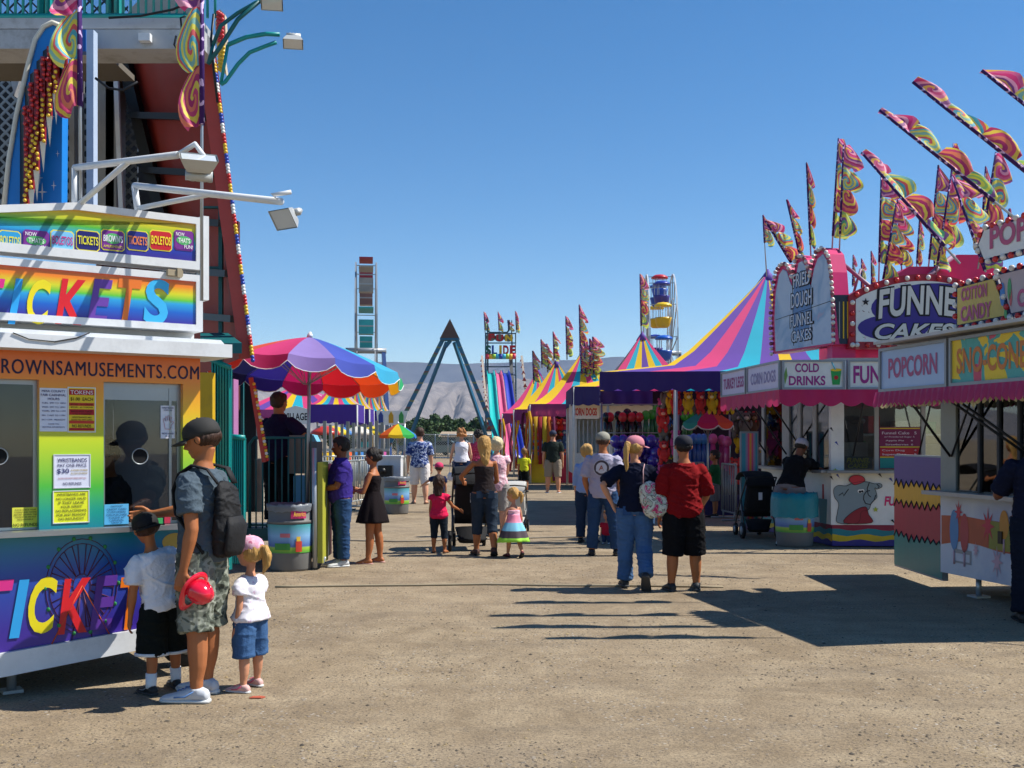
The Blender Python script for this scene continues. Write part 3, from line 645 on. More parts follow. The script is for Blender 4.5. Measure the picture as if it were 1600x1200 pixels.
    if cap:
        cm,bd=cap[0],cap[1]; m=MB(); rz=[(.02,.385,.455),(.12,.40,.47),(.25,.385,.45),(.36,.33,.39),(.44,.24,.28),(.49,.12,.14),(.5,.02,.02)]
        m.loft([(hp3(0,-.035,z),MH@V3(a,0,0)*hh,MH@V3(0,b,0)*hh) for z,a,b in rz],20); m.ell(hp3(0,-.035,.505),.03*hh,.03*hh,.02*hh)
        o=m.build('cap',cm,t,False)
        if bd is not None:
            ba=R(bd); m=MB(); Mb=MH@Matrix.Rotation(ba,3,'Z'); top=[];bot=[]; n=12
            for r_,zz in ((.36,.075),(.55,.055),(.70,.02)):
                for k in range(n+1):
                    a=R(-62+124*k/n); rr=r_ if r_<.5 else .40+(r_-.40)*math.cos(a)**.6
                    top.append(C+Mb@(V3(math.sin(a)*rr*.93,-.035+math.cos(a)*rr*1.12,zz-.10*math.sin(a)**2*(r_>.4)*.7)*hh))
            fs=[(j*(n+1)+k,j*(n+1)+k+1,(j+1)*(n+1)+k+1,(j+1)*(n+1)+k) for j in range(2) for k in range(n)]
            m.add(top,fs,0,True); b_=m.build('brim',cap[2] if len(cap)>2 else cm,o,False); s_=b_.modifiers.new('s','SOLIDIFY'); s_.thickness=.02*hh
    if hair:
        k,hm=hair[0],hair[1]; m=MB()
        if k in('short','buzz'):
            g=1.0 if k=='short' else .965
            if cap: hell(m,0,-.13,-.02,.375*g,.37*g,.24)
            else: hell(m,0,-.1,.14,.395*g,.42*g,.41*g); hell(m,0,-.17,-.05,.36*g,.32*g,.27)
            if not cap and k=='short': hell(m,0,.1,.3,.3,.28,.2)
        else:
            if not cap: hell(m,0,-.08,.15,.405,.43,.405)
            hell(m,0,-.16,-.02,.39,.36,.33)
        if k=='long':
            L_=hair[2] if len(hair)>2 else 1.1
            m.loft([(hp3(0,-.2,.1),MH@V3(.40,0,0)*hh,MH@V3(0,.3,0)*hh),(hp3(0,-.25,-.25),MH@V3(.38,0,0)*hh,MH@V3(0,.2,0)*hh),(hp3(0,-.33,-.6),MH@V3(.30,0,0)*hh,MH@V3(0,.13,0)*hh),(hp3(.03,-.38,-.9),MH@V3(.22,0,0)*hh,MH@V3(0,.1,0)*hh),(hp3(.05,-.36,-.3-L_*.8),MH@V3(.09,0,0)*hh,MH@V3(0,.05,0)*hh)],14)
        if k=='bob': hell(m,0,-.1,-.12,.43,.38,.34); hell(m,0,-.2,.1,.44,.4,.38)
        if k=='pony':
            L_=hair[2] if len(hair)>2 else .9
            m.tube([hp3(0,-.38,.12),hp3(.02,-.58,.08),hp3(.03,-.66,-.15),hp3(.02,-.62,-.15-L_*.5),hp3(0,-.52,-.15-L_)],[.09*hh,.13*hh,.14*hh,.11*hh,.03*hh],10)
        if k=='bun': hell(m,.05,-.45,.22,.17,.15,.17); hell(m,0,-.42,-.1,.2,.14,.2)
        if k=='curly':
            rn=random.Random(seed)
            for q in range(26):
                a=rn.uniform(0,6.28); zz=rn.uniform(-.25,.5); rr=.42*math.sqrt(max(.05,1-(max(0,zz-.1)/.45)**2)); yy=math.sin(a)*rr*1.05-.08
                if yy>.28 and zz<.2: continue
                hell(m,math.cos(a)*rr,yy,zz,.13,.13,.13,0,8,6)
        o=m.build('hair',hm,t,False); later(o,max(.007,vox*.8),1,.007*(hh/.23),16/(hh/.23)*.9,.14,seed)
    if extra: extra(t,dict(A=A,J=J,P0=P0,T=T,X=X,Y=Yb,hp3=hp3,H=H,MH=MH,hh=hh,tring=tring,Ls=Ls,lpt=lpt))
    return t,dict(A=A,J=J,P0=P0,T=T,X=X,Y=Yb,H=H,tring=tring,Ls=Ls,hp3=hp3,MH=MH,hh=hh)
def toworld(t,p): return Matrix.Translation(t.location)@Matrix.Rotation(t.rotation_euler.z,4,'Z')@Vector(p)
def ph(top,feet): # height from pixel top / feet
    Y=GY(feet); return (feet-top)/F*Y
def stand(px,feet,top,label,**k):
    p=G(px,feet); return person(label,p.x,p.y,ph(top,feet),**k)
TEE=dict(e=.018,hem=-.08,sl=.6)
# --- family at the ticket booth ---
camo=blotch('camo_cloth',[(0,'#454a41'),(.42,'#6d7266'),(.5,'#8d9184'),(.58,'#5b5f52'),(.66,'#33362e')],9,.9,detail=3)
def strap_x(t,I):
    pass
man,mI=stand(317,1090,652,'man in grey tee, camo shorts and dark cap standing at the ticket booth window',face=76,vox=.0075,w=.96,
   skinm=SK_T,hair=('buzz',H_BR),cap=(mat('cap_charcoal','#2c2b29',.8),0),head=(10,-16),
   shirt=dict(m=mat('tee_slate','#4d5a64',.9,var=.12,scale=8,bump=.25,bscale=80,spec=.15),e=.022,hem=-.1,sl=.68,wr=.011,fl=.3),
   pants=dict(m=camo,e=.024,to=.56,fl=.022,wr=.011,name='shorts'),
   arms=[dict(f=-10,o=8,e=22,o2=2,curl=48,pn=(1,.1,0)),dict(f=48,o=6,e=34,o2=-6,curl=30)],legs=[dict(sw=-2,ab=3),dict(sw=3,ab=3)],
   shoes=('sneaker',mat('shoe_white_grey','#c3c6ca',.6,var=.15),mat('shoe_sole','#cfd0cc',.6),mat('shoe_blue','#5d83b8',.5)),seed=2)
# backpack worn by the man
bp=thing('backpack','black backpack worn on both shoulders by the man in the grey tee','backpack',man.location,None,man.rotation_euler.z)
P0,T,X,Yb,H_,Ls=mI['P0'],mI['T'],mI['X'],mI['Y'],mI['H'],mI['Ls']
bm_=mat('backpack_nylon','#101012',.75,var=.25,bump=.3,bscale=30)
m=MB(); c0=P0+T*(Ls*.46)-Yb*.16
m.loft([(c0+T*z+Yb*(-dy),X*rx,Yb*ry) for z,rx,ry,dy in ((-.25,.07,.03,0),(-.23,.125,.055,.0),(-.1,.135,.07,.01),(.08,.125,.055,.01),(.17,.10,.035,0),(.21,.06,.015,-.01))],18)
o=m.build('bag',bm_,bp,False); later(o,.009,2,.01,9,.8,3)
m=MB(); m.loft([(c0+T*z-Yb*(.055+dy),X*rx*.9,Yb*.03) for z,rx,dy in ((-.24,.10,-.01),(-.2,.13,.0),(-.06,.13,.02),(0,.1,.0))],14); m.build('pocket',bm_,bp,False)
for sx in (-1,1):
    m=MB(); sh=P0+T*(Ls*.97)+X*sx*.125; m.tube([c0+T*.2+X*sx*.1,sh-Yb*.10+T*.03,sh+T*.052,sh+Yb*.085+T*0.0,sh+Yb*.125-T*.10,sh+Yb*.09-T*.24+X*sx*.03,c0-T*.22+X*sx*.14+Yb*.07],.026,8,flat=.35); m.build('strap',bm_,bp,False)
# red toy helmet in his left hand
hw=toworld(man,mI['A'][0][2]); hd=(mI['A'][0][2]-mI['A'][0][1]).normalized(); 
ht=thing('toy_helmet','shiny red plastic toy helmet hanging from the hand of the man in camo shorts','toy hat',hw+Vector((.09,-.04,-.10)))
rm=mat('red_plastic','#e01432',.12,var=.03,spec=.6,coat=.6)
a=Vector((-.62,.1,.5)).normalized(); b=Vector((0,1,0)); 
ax=Vector((.72,-.35,-.38)).normalized(); ex=ax.cross(Vector((0,1,0))).normalized(); ey=ax.cross(ex).normalized(); c=ht.location+Vector((0,0,0))
m=MB(); m.loft([(c+ax*q,ex*r1,ey*r2) for q,r1,r2 in ((0,.07,.086),(.03,.069,.083),(.07,.061,.072),(.1,.046,.053),(.118,.03,.034),(.122,.004,.004))],26); m.build('dome',rm,ht)
m=MB(); n=32
ring=lambda k,r,q:c+ax*q+ex*math.cos(k)*r*1.0*(1+(.65 if math.cos(k)<0 else .12)*abs(math.cos(k)))+ey*math.sin(k)*r*1.15
vs=[];
for r_,q in ((.069,.002),(.094,-.012),(.094,-.015),(.066,-.003)):
    for k in range(n): vs.append(ring(2*math.pi*k/n,r_,q))
m.add(vs,[(j*n+k,j*n+(k+1)%n,((j+1)%4)*n+(k+1)%n,((j+1)%4)*n+k) for j in range(4) for k in range(n)],0,True); m.build('brim',rm,ht)
m=MB(); m.tube([c+ax*q-ey*0+ex*r for q,r in ((.0,-.072),(.05,-.069),(.09,-.05),(.118,-.02),(.12,.02),(.09,.051),(.05,.069))],.008,8); m.build('ridge',rm,ht)
boy,bI=stand(255,1081,796,'boy in white tee, long black shorts and black cap standing against the ticket booth',face=38,hf=.158,vox=.0075,w=.95,lean=3,slean=-12,leg=.49,
   skinm=SK_T,hair=('short',H_BR),cap=(mat('cap_black','#121214',.8),180),head=(5,-4),
   shirt=dict(m=cloth('tee_white','#dfe2ea'),e=.026,hem=-.12,sl=.72,wr=.010,fl=.5),
   pants=dict(m=cloth('shorts_black','#131816'),e=.034,to=.62,fl=.03,wr=.008,name='shorts',hem=cloth('hem_white','#d8dcde')),
   arms=[dict(f=0,o=7,e=12,o2=2),dict(f=70,o=10,e=40,o2=-10)],legs=[dict(sw=-3,ab=4),dict(sw=8,ab=6,kn=4)],
   shoes=('sneaker',mat('shoe_black','#26282a',.6,var=.3),mat('shoe_sole_dark','#3a3b3c',.7),greyp,cloth('sock_white','#e6e6e6'),.84),seed=5)
m=MB()
girl,gI=stand(391,1078,836,'small blonde girl in pink cap, white blouse and denim shorts beside the ticket booth',face=62,hf=.185,vox=.0075,w=1.06,fem=True,leg=.47,
   skinm=SK_L,hair=('pony',H_BL,.55),cap=(blotch('cap_pink',[(0,'#dc9fb4'),(.5,'#e5b4c4'),(.62,'#c8718c')],14,.8),0),head=(4,-2),
   shirt=dict(m=blotch('blouse_white',[(0,'#e6e2e8'),(.6,'#e6e2e8'),(.66,'#d6b9cf')],30,.85),e=.02,hem=-.05,sl=.5,wr=.009,fl=1.0),
   pants=dict(m=jeansm('denim_blue','#3f5f88'),e=.018,to=.58,fl=.02,wr=.006,name='shorts'),
   arms=[dict(f=-4,o=8,e=14,o2=4),dict(f=10,o=6,e=30,o2=0)],legs=[dict(sw=-2,ab=4),dict(sw=4,ab=7)],
   shoes=('sneaker',mat('shoe_pink','#d3a9a2',.6),mat('shoe_sole','#cfd0cc',.6),magenta),seed=8)
# --- staff and the pair by the bin ---
purp=cloth('polo_purple','#382a7c')
stand(533,884,683,'man in a purple polo and blue jeans standing left of the black dress',face=112,vox=.010,w=1.12,belly=.03,skinm=SK_B,hair=('short',H_BK),head=(-18,-4),glasses=False,
   shirt=dict(m=purp,e=.02,hem=-.06,sl=.8,wr=.009,collar=True),pants=dict(m=jeansm('denim_mid','#2b4568'),e=.014,to=.97,fl=.002,wr=.009),
   arms=[dict(to=(-.02,.16,.60),pole=(-1,-.6,-.3),curl=50),dict(to=(.03,.15,.61),pole=(1,-.6,-.3),curl=50)],legs=[dict(sw=0,ab=2),dict(sw=0,ab=2)],shoes=('shoe',mat('shoe_white','#c9cac8',.6),mat('shoe_sole','#cfd0cc',.6)),seed=11)
def dressx(t,I):
    m=MB()
    for sx in (-1,1):
        c,ex,ey=I['tring'](.86,.004); c2,ex2,ey2=I['tring'](.70,.012)
        m.tube([c2+I['X']*sx*ex2.length*.5+I['Y']*ey2.length*.86,c+I['X']*sx*ex.length*.62+I['T']*.035*I['H']+I['Y']*.01,c2+I['X']*sx*ex2.length*.5-I['Y']*ey2.length*.86],.007,6)
    m.build('straps',bpy.data.materials['dress_black'] if 'dress_black' in bpy.data.materials else black,t,False)
dblack=cloth('dress_black','#191214')
stand(583,880,700,'woman in a short black strappy dress with dark hair pinned up',face=80,fem=True,vox=.009,w=1.0,skinm=SK_T,hair=('bun',H_BK),head=(4,-8),
   shirt=dict(m=dblack,e=.010,hem=.1,sl=0,top=.84,wr=.004,name='bodice'),skirt=dict(m=dblack,len=.22-.06,fl=.062,top=.42),pants=None,
   arms=[dict(to=(-.02,.16,.63),pole=(-1,-.8,-.6),curl=45),dict(to=(.03,.15,.64),pole=(1,-.8,-.6),curl=45)],legs=[dict(sw=3,ab=2),dict(sw=-5,ab=3)],shoes=('sandal',mat('sandal_pink','#b98f86',.7)),extra=dressx,seed=12)
stand(656,787,668,'man in a blue and white floral shirt and white shorts walking away',face=3,vox=.012,w=1.12,skinm=SK_P,hair=('short',H_BR),
   shirt=dict(m=blotch('floral_shirt',[(0,'#2c3f77'),(.46,'#2c3f77'),(.5,'#8fa0c4'),(.56,'#c7cddc'),(.62,'#41558d')],16,.85),e=.03,hem=-.12,sl=.8,wr=.01,fl=.4),
   pants=dict(m=cloth('shorts_white','#d9d3cf'),e=.022,to=.55,fl=.015,name='shorts'),arms=[dict(o=12,e=16),dict(o=10,e=14,f=5)],legs=[dict(sw=6,ab=3),dict(sw=-6,kn=4,ab=3)],shoes=('sandal',mat('sandal_brown','#4b3426',.7)),seed=13)
stand(686,800,722,'toddler in a bright pink cap and navy top holding the floral shirt man\'s hand',face=2,hf=.2,leg=.45,vox=.011,w=1.1,skinm=SK_L,hair=('short',H_BR),cap=(mat('cap_hot_pink','#c5305f',.8),0),
   shirt=dict(m=cloth('top_navy','#222c50'),e=.018,hem=-.1,sl=.6),pants=dict(m=cloth('leggings_dark','#1f2836'),e=.01,to=.7),arms=[dict(f=20,o=60,e=30,o2=40),dict()],shoes=('shoe',mat('shoe_white','#c9cac8',.6),mat('shoe_sole','#cfd0cc',.6)),seed=14)
wt,wI=stand(721,776,669,'woman with short curly blonde hair, white sleeveless top and navy trousers walking away',face=4,fem=True,vox=.012,w=1.16,skinm=SK_P,hair=('curly',H_CP),
   shirt=dict(m=cloth('top_white','#dddbe2'),e=.02,hem=-.02,sl=0,top=.97,fl=.3),pants=dict(m=jeansm('denim_navy','#1f2e4d'),e=.016,to=.86),
   arms=[dict(f=6,o=14,e=40,o2=6),dict(f=5,o=12,e=30,o2=-4)],legs=[dict(sw=8),dict(sw=-8,kn=6)],shoes=('sandal',mat('sandal_brown','#4b3426',.7)),seed=15)
c=G(705,800); t=thing('handbag','white handbag hanging at the left side of the curly haired woman in white','bag',(XA(706,wt.location.y-.1),wt.location.y-.1,ZA(742,wt.location.y)))
m=MB(); c=t.location; m.loft([(c+Vector((0,0,z)),Vector((rx,0,0)),Vector((0,.05,0))) for z,rx in ((-.16,.06),(-.13,.13),(0,.12),(.07,.08))],14); m.build('bag',mat('bag_white','#c9c6cf',.6),t)
m=MB(); m.tube([c+Vector((.07,0,.06)),c+Vector((.06,0,.3)),c+Vector((.03,0,.38)),c+Vector((-.05,0,.3)),c+Vector((-.06,0,.06))],.008,6); m.build('handle',mat('bag_white','#c9c6cf',.6),t)
stand(747,775,672,'woman with dark curly hair and a patterned pink blouse walking beside the woman in white',face=6,fem=True,vox=.012,w=1.1,skinm=SK_T,hair=('curly',H_BK),
   shirt=dict(m=blotch('blouse_pink',[(0,'#a3284f'),(.5,'#c55b7b'),(.56,'#8f2143')],18,.85),e=.022,hem=-.05,sl=1.0),pants=dict(m=jeansm('denim_dark','#26374f'),e=.014),shoes=('shoe',black,rubber),seed=16)
stand(776,838,683,'woman with short light blonde hair in a pink plaid sleeveless shirt pushing a stroller',face=6,fem=True,vox=.012,w=1.1,skinm=SK_P,hair=('bob',H_GB),
   shirt=dict(m=blotch('plaid_pink',[(0,'#d9a9b4'),(.45,'#e0c2c9'),(.55,'#cf8797'),(.62,'#e4cfd3')],16,.85,dist=0,detail=0),e=.022,hem=-.18,sl=.2),pants=dict(m=cloth('shorts_grey','#9a958f'),e=.014,to=.55,name='shorts'),
   arms=[dict(f=38,o=6,e=40),dict(f=38,o=6,e=40)],shoes=('sneaker',white,rubber),seed=17)
# --- mother, stroller, two girls ---
def camix(t,I):
    m=MB()
    for sx in (-1,1):
        c,ex,ey=I['tring'](.9,.004); c2,ex2,ey2=I['tring'](.70,.012)
        m.tube([c2+I['X']*sx*ex2.length*.45+I['Y']*ey2.length*.86,c+I['X']*sx*ex.length*.6+I['T']*.03*I['H'],c2+I['X']*sx*ex2.length*.3-I['Y']*ey2.length*.9],.006,6)
    m.build('straps',cloth('cami_brown','#2e2625'),t,False)
stand(757,868,682,'mother with long blonde hair, dark camisole and denim capris pushing the black stroller',face=8,fem=True,vox=.009,w=.98,skinm=SK_T,hair=('long',H_BL,1.2),lean=4,
   shirt=dict(m=cloth('cami_brown','#2e2625'),e=.013,hem=-.02,sl=0,top=.78,wr=.005,name='camisole'),pants=dict(m=jeansm('denim_faded','#2c3744'),e=.014,to=.72,wr=.007,name='capris',pockets=jeansm('denim_pocket','#2c3a4c')),extra=camix,
   arms=[dict(to=(-.16,.22,.615),pole=(-1,-.6,-.5),curl=60),dict(f=20,o=9,e=62,o2=-5,curl=60)],legs=[dict(sw=4,ab=2),dict(sw=-9,kn=14,fp=-14,ab=2)],shoes=('shoe',mat('shoe_brown','#4a2c22',.7),rubber),seed=18)
stand(686,864,742,'brown haired little girl in a bright pink top and dark leggings beside the stroller',face=-8,hf=.17,fem=True,leg=.48,vox=.009,w=1.04,skinm=SK_T,hair=('long',H_BR,.6),
   shirt=dict(m=cloth('top_hot_pink','#d32350'),e=.022,hem=-.12,sl=.25,fl=.4),pants=dict(m=cloth('leggings_charcoal','#1d2630'),e=.01,to=.68,name='leggings'),
   arms=[dict(f=2,o=10,e=12),dict(f=25,o=30,e=38,o2=30)],legs=[dict(sw=2,ab=3),dict(sw=-3,ab=4)],shoes=('sandal',mat('sandal_brown','#4b3426',.7)),seed=19)
stripe=gradz('dress_stripes',.20,.75,[(0,'#9fe043'),(.13,'#4a3f45'),(.30,'#7fc4dc'),(.50,'#ee8fa8'),(.70,'#e9b3c2'),(.8,'#d98fb0')],rough=.85,interp='CONSTANT')
lg,_=stand(803,871,762,'little blonde girl in a tiered pink, blue and lime halter dress looking left',face=20,hf=.18,fem=True,leg=.46,vox=.009,w=1.04,skinm=SK_L,hair=('pony',H_BL,.6),head=(55,-6),lean=5,
   shirt=dict(m=stripe,e=.012,hem=.2,sl=0,top=.78,wr=.004,name='bodice'),skirt=dict(m=stripe,len=.24,fl=.13,top=.6),pants=dict(m=jeansm('denim_dark','#26374f'),e=.012,to=.5,name='shorts'),
   arms=[dict(f=-2,o=22,e=10,o2=14),dict(f=0,o=14,e=20)],legs=[dict(sw=10,ab=2),dict(sw=-8,kn=30,fp=-30)],shoes=('shoe',mat('shoe_maroon','#6c2f35',.7),rubber),seed=20)
stand(819,769,700,'boy in a lime yellow tee and black shorts with his back to the camera',face=0,hf=.16,leg=.49,vox=.012,skinm=SK_T,hair=('short',H_SB),
   shirt=dict(m=cloth('tee_lime','#c9cc2a'),**TEE),pants=dict(m=cloth('shorts_black','#131816'),e=.02,to=.5,fl=.02,name='shorts'),shoes=('shoe',black,rubber),seed=21)
stand(864,770,672,'man in a dark green tee, khaki shorts and navy cap by the game tents',face=-6,vox=.012,w=1.15,skinm=SK_L,hair=('buzz',H_BR),cap=(mat('cap_navy','#252c44',.8),0),
   shirt=dict(m=cloth('tee_dark_green','#232c27'),e=.024,hem=-.1,sl=.7),pants=dict(m=cloth('shorts_khaki','#8f8372'),e=.022,to=.55,fl=.015,name='shorts'),legs=[dict(ab=4),dict(ab=4)],shoes=('sandal',white),seed=22)
# --- group in front of the balloon stall ---
stand(917,848,694,'blonde woman in a light blue shirt partly hidden behind the logo tee man',face=-20,fem=True,vox=.012,w=1.05,skinm=SK_L,hair=('bob',H_BL),
   shirt=dict(m=cloth('shirt_sky','#8fa6cf'),e=.02,hem=-.02,sl=1.2),pants=dict(m=jeansm('denim_dark','#26374f'),e=.016),shoes=('shoe',black,rubber),seed=23)
def logox(t,I):
    m=MB(); c,ex,ey=I['tring'](.66,.0); c=c-I['Y']*(ey.length+.045); fr=Fr(c,I['X'],I['T'],-I['Y'])
    def ringp(r0,r1,mi,cc):
        n=28; vs=[fr.P(math.cos(6.283*k/n)*r,math.sin(6.283*k/n)*r,cc-abs(math.cos(6.283*k/n)*r)**2*1.6) for r in (r0,r1) for k in range(n)]
        m.add(vs,[(k,(k+1)%n,n+(k+1)%n,n+k) for k in range(n)],mi)
    ringp(.001,.075,0,.0); ringp(.075,.105,1,.0005); ringp(.105,.11,0,.001)
    m.text(fr,'A',0,0,.07,c=.004,mi=2,bold=.03); m.text(fr,'Colts',0,-.03,.04,w=.15,c=.006,mi=0,bold=.02)
    m.build('logo',[mat('logo_white','#cfcdd4',.8),mat('logo_dark','#4b4148',.8),mat('logo_orange','#a8604a',.8)],t,False)
stand(942,868,674,'man in a pale grey cap, white tee with a round back logo and blue jeans',face=-12,vox=.010,w=1.06,skinm=SK_T,hair=('buzz',H_BR),cap=(mat('cap_stone','#8c8a7d',.8),0),head=(-8,0),
   shirt=dict(m=cloth('tee_white_shaded','#a9a4b6'),e=.026,hem=-.16,sl=.85,wr=.009,fl=.3),pants=dict(m=jeansm('denim_mid','#2b4568'),e=.014,to=.97,wr=.009),extra=logox,  # white tee with its lavender shade put into the base colour
   arms=[dict(f=-4,o=12,e=30,o2=-10),dict(f=-2,o=10,e=25,o2=-5)],legs=[dict(sw=0,ab=5),dict(sw=0,ab=8)],shoes=('shoe',black,rubber),seed=24)
stand(948,850,797,'small child in red sitting low behind the legs of the man in the logo tee',face=150,hf=.26,leg=.3,vox=.012,w=1.5,skinm=SK_L,hair=('short',H_SB),shirt=dict(m=cloth('top_red','#b31d35'),e=.015,hem=-.1,sl=.7),pants=dict(m=jeansm('denim_mid','#2b4568'),e=.01),seed=25)
ww,wwI=stand(992,920,682,'woman in a pink cap, navy tee and blue jeans walking away with hand on hip',face=-4,fem=True,vox=.009,w=1.08,skinm=SK_L,hair=('pony',H_BL,1.0),cap=(mat('cap_rose','#c27a86',.85,var=.2),0),head=(-42,-4),
   shirt=dict(m=cloth('tee_navy','#12172c'),e=.026,hem=-.04,sl=.85,wr=.010),pants=dict(m=jeansm('denim_light','#45648c'),e=.016,to=.99,fl=.003,wr=.010,pockets=jeansm('denim_light_pocket','#34507a')),
   arms=[dict(to=(-.15,-.02,.56),pole=(-1,-.7,.1),curl=30),dict(f=12,o=14,e=50,o2=-4,curl=40)],legs=[dict(sw=5,ab=1),dict(sw=-3,kn=36,fp=-48,ab=1)],shoes=('shoe',mat('shoe_black','#26282a',.6,var=.3),mat('shoe_sole_dark','#3a3b3c',.7)),seed=26)
hb=thing('handbag','white floral shoulder bag with pink roses slung on the woman in the navy tee','bag',ww.location,None,ww.rotation_euler.z)
fl_=blotch('floral_bag',[(0,'#c9c6b4'),(.40,'#d4d2c2'),(.5,'#6f6a62'),(.54,'#b8bda8'),(.6,'#c3366a'),(.68,'#e3a1b4')],13,.6,detail=2,dist=1)
P0,T,X,Yb=wwI['P0'],wwI['T'],wwI['X'],wwI['Y']; Hc=wwI['H']; c0=P0+V3(.17,-.17,.14); u=V3(.45,-.1,-.88).normalized(); v=V3(0,1,0).cross(u).normalized()
m=MB(); m.loft([(c0+u*q,v*rx,Yb*ry) for q,rx,ry in ((-.16,.05,.03),(-.12,.09,.05),(0,.135,.07),(.14,.15,.075),(.2,.12,.06),(.215,.05,.03))],16); o=m.build('bag',fl_,hb,False); later(o,.01,2,.008,10,1,4)
sh=wwI['A'][1][0]; m=MB(); m.tube([c0-u*.13+v*.03,c0-u*.2+T*.1,sh-X*.06+T*.05-Yb*.04,sh-X*.06+T*.055+Yb*.02,sh+V3(-.05,.1,-.12),c0-u*.1+Yb*.1],.014,8,flat=.4); m.build('strap',mat('strap_pink','#c9a0a0',.6),hb,False)
stand(1068,924,679,'man in a dark red shirt, black shorts and navy cap walking away down the midway',face=2,vox=.0095,w=1.04,skinm=SK_T,hair=('buzz',H_BK),cap=(mat('cap_midnight','#121624',.85),0),
   shirt=dict(m=cloth('shirt_dark_red','#7d0d12'),e=.034,hem=-.12,sl=.95,wr=.012,fl=.3),pants=dict(m=cloth('shorts_black2','#101013'),e=.032,to=.60,fl=.02,wr=.009,name='shorts'),
   arms=[dict(f=2,o=10,e=22,o2=2),dict(f=10,o=16,e=50,o2=0)],legs=[dict(sw=2,ab=3),dict(sw=4,ab=5)],shoes=('shoe',mat('shoe_black','#26282a',.6,var=.3),mat('shoe_sole_dark','#3a3b3c',.7)),seed=27)
stand(1117,808,703,'boy in a green tee and grey shorts standing in the shade by the prize tent',face=70,hf=.155,leg=.49,vox=.012,skinm=SK_T,hair=('short',H_BK),head=(10,0),
   shirt=dict(m=cloth('tee_green','#1f5a35'),**TEE),pants=dict(m=cloth('shorts_grey2','#6b6867'),e=.024,to=.56,fl=.02,name='shorts'),arms=[dict(f=30,o=8,e=40),dict(f=5,o=8,e=20)],shoes=('shoe',black,rubber),seed=28)
stand(985,790,684,'person in a maroon cap and purple top behind the balloon counter',face=170,vox=.014,skinm=SK_T,hair=('short',H_BK),cap=(mat('cap_maroon','#5a1f22',.8),0),shirt=dict(m=cloth('top_purple','#54308d'),**TEE),pants=dict(m=cloth('leggings_dark','#1f2836'),e=.01),seed=29)
# customer leaning on the funnel cake counter
p=G(1238,856); pc=person('woman in a black tee, grey shorts and white cap leaning on the food stall counter',XA(1234,16.2),16.2,1.68,face=-52,fem=True,w=1.28,vox=.011,lean=24,skinm=SK_B,hair=('short',H_BK),cap=(mat('cap_white_mesh','#a9a6b0',.85,var=.2),30),head=(10,4),
   shirt=dict(m=cloth('tee_black','#0f0f12'),e=.026,hem=.02,sl=.75,wr=.009),pants=dict(m=cloth('shorts_taupe','#77706f'),e=.02,to=.58,fl=.01,name='shorts'),
   arms=[dict(to=(-.06,.40,.66),pole=(-1,-.3,-1)),dict(to=(.08,.40,.66),pole=(1,-.3,-1))],legs=[dict(sw=-4),dict(sw=4)],shoes=('sneaker',white,rubber),seed=30)
# man at the right edge
stand(1622,973,659,'man in a navy shirt and dark jeans ordering at the lemonade stand',face=-20,vox=.009,w=1.12,skinm=SK_B,hair=('buzz',H_BK),shirt=dict(m=cloth('tee_navy','#12172c'),e=.028,hem=-.1,sl=.9,wr=.01),
   pants=dict(m=jeansm('denim_black','#161c2b'),e=.02,to=.98),arms=[dict(f=25,o=20,e=60,o2=0),dict(f=30,o=8,e=50)],shoes=('shoe',black,rubber),seed=31)
# ride operator on the platform
YO=14.4
person('ride operator in dark purple shirt and black trousers behind the teal gate',XA(436,YO),YO,1.80,face=-35,vox=.011,w=1.25,belly=.05,z0=.42,skinm=SK_T,hair=('short',H_BR),
   shirt=dict(m=cloth('polo_dark_purple','#1d1634'),e=.026,hem=-.08,sl=.85,collar=True),pants=dict(m=cloth('trousers_black','#0e0e11'),e=.02),arms=[dict(f=5,o=10,e=20),dict(to=(.16,.12,.70),pole=(1,-.5,-.6))],shoes=('shoe',black,rubber),seed=32)
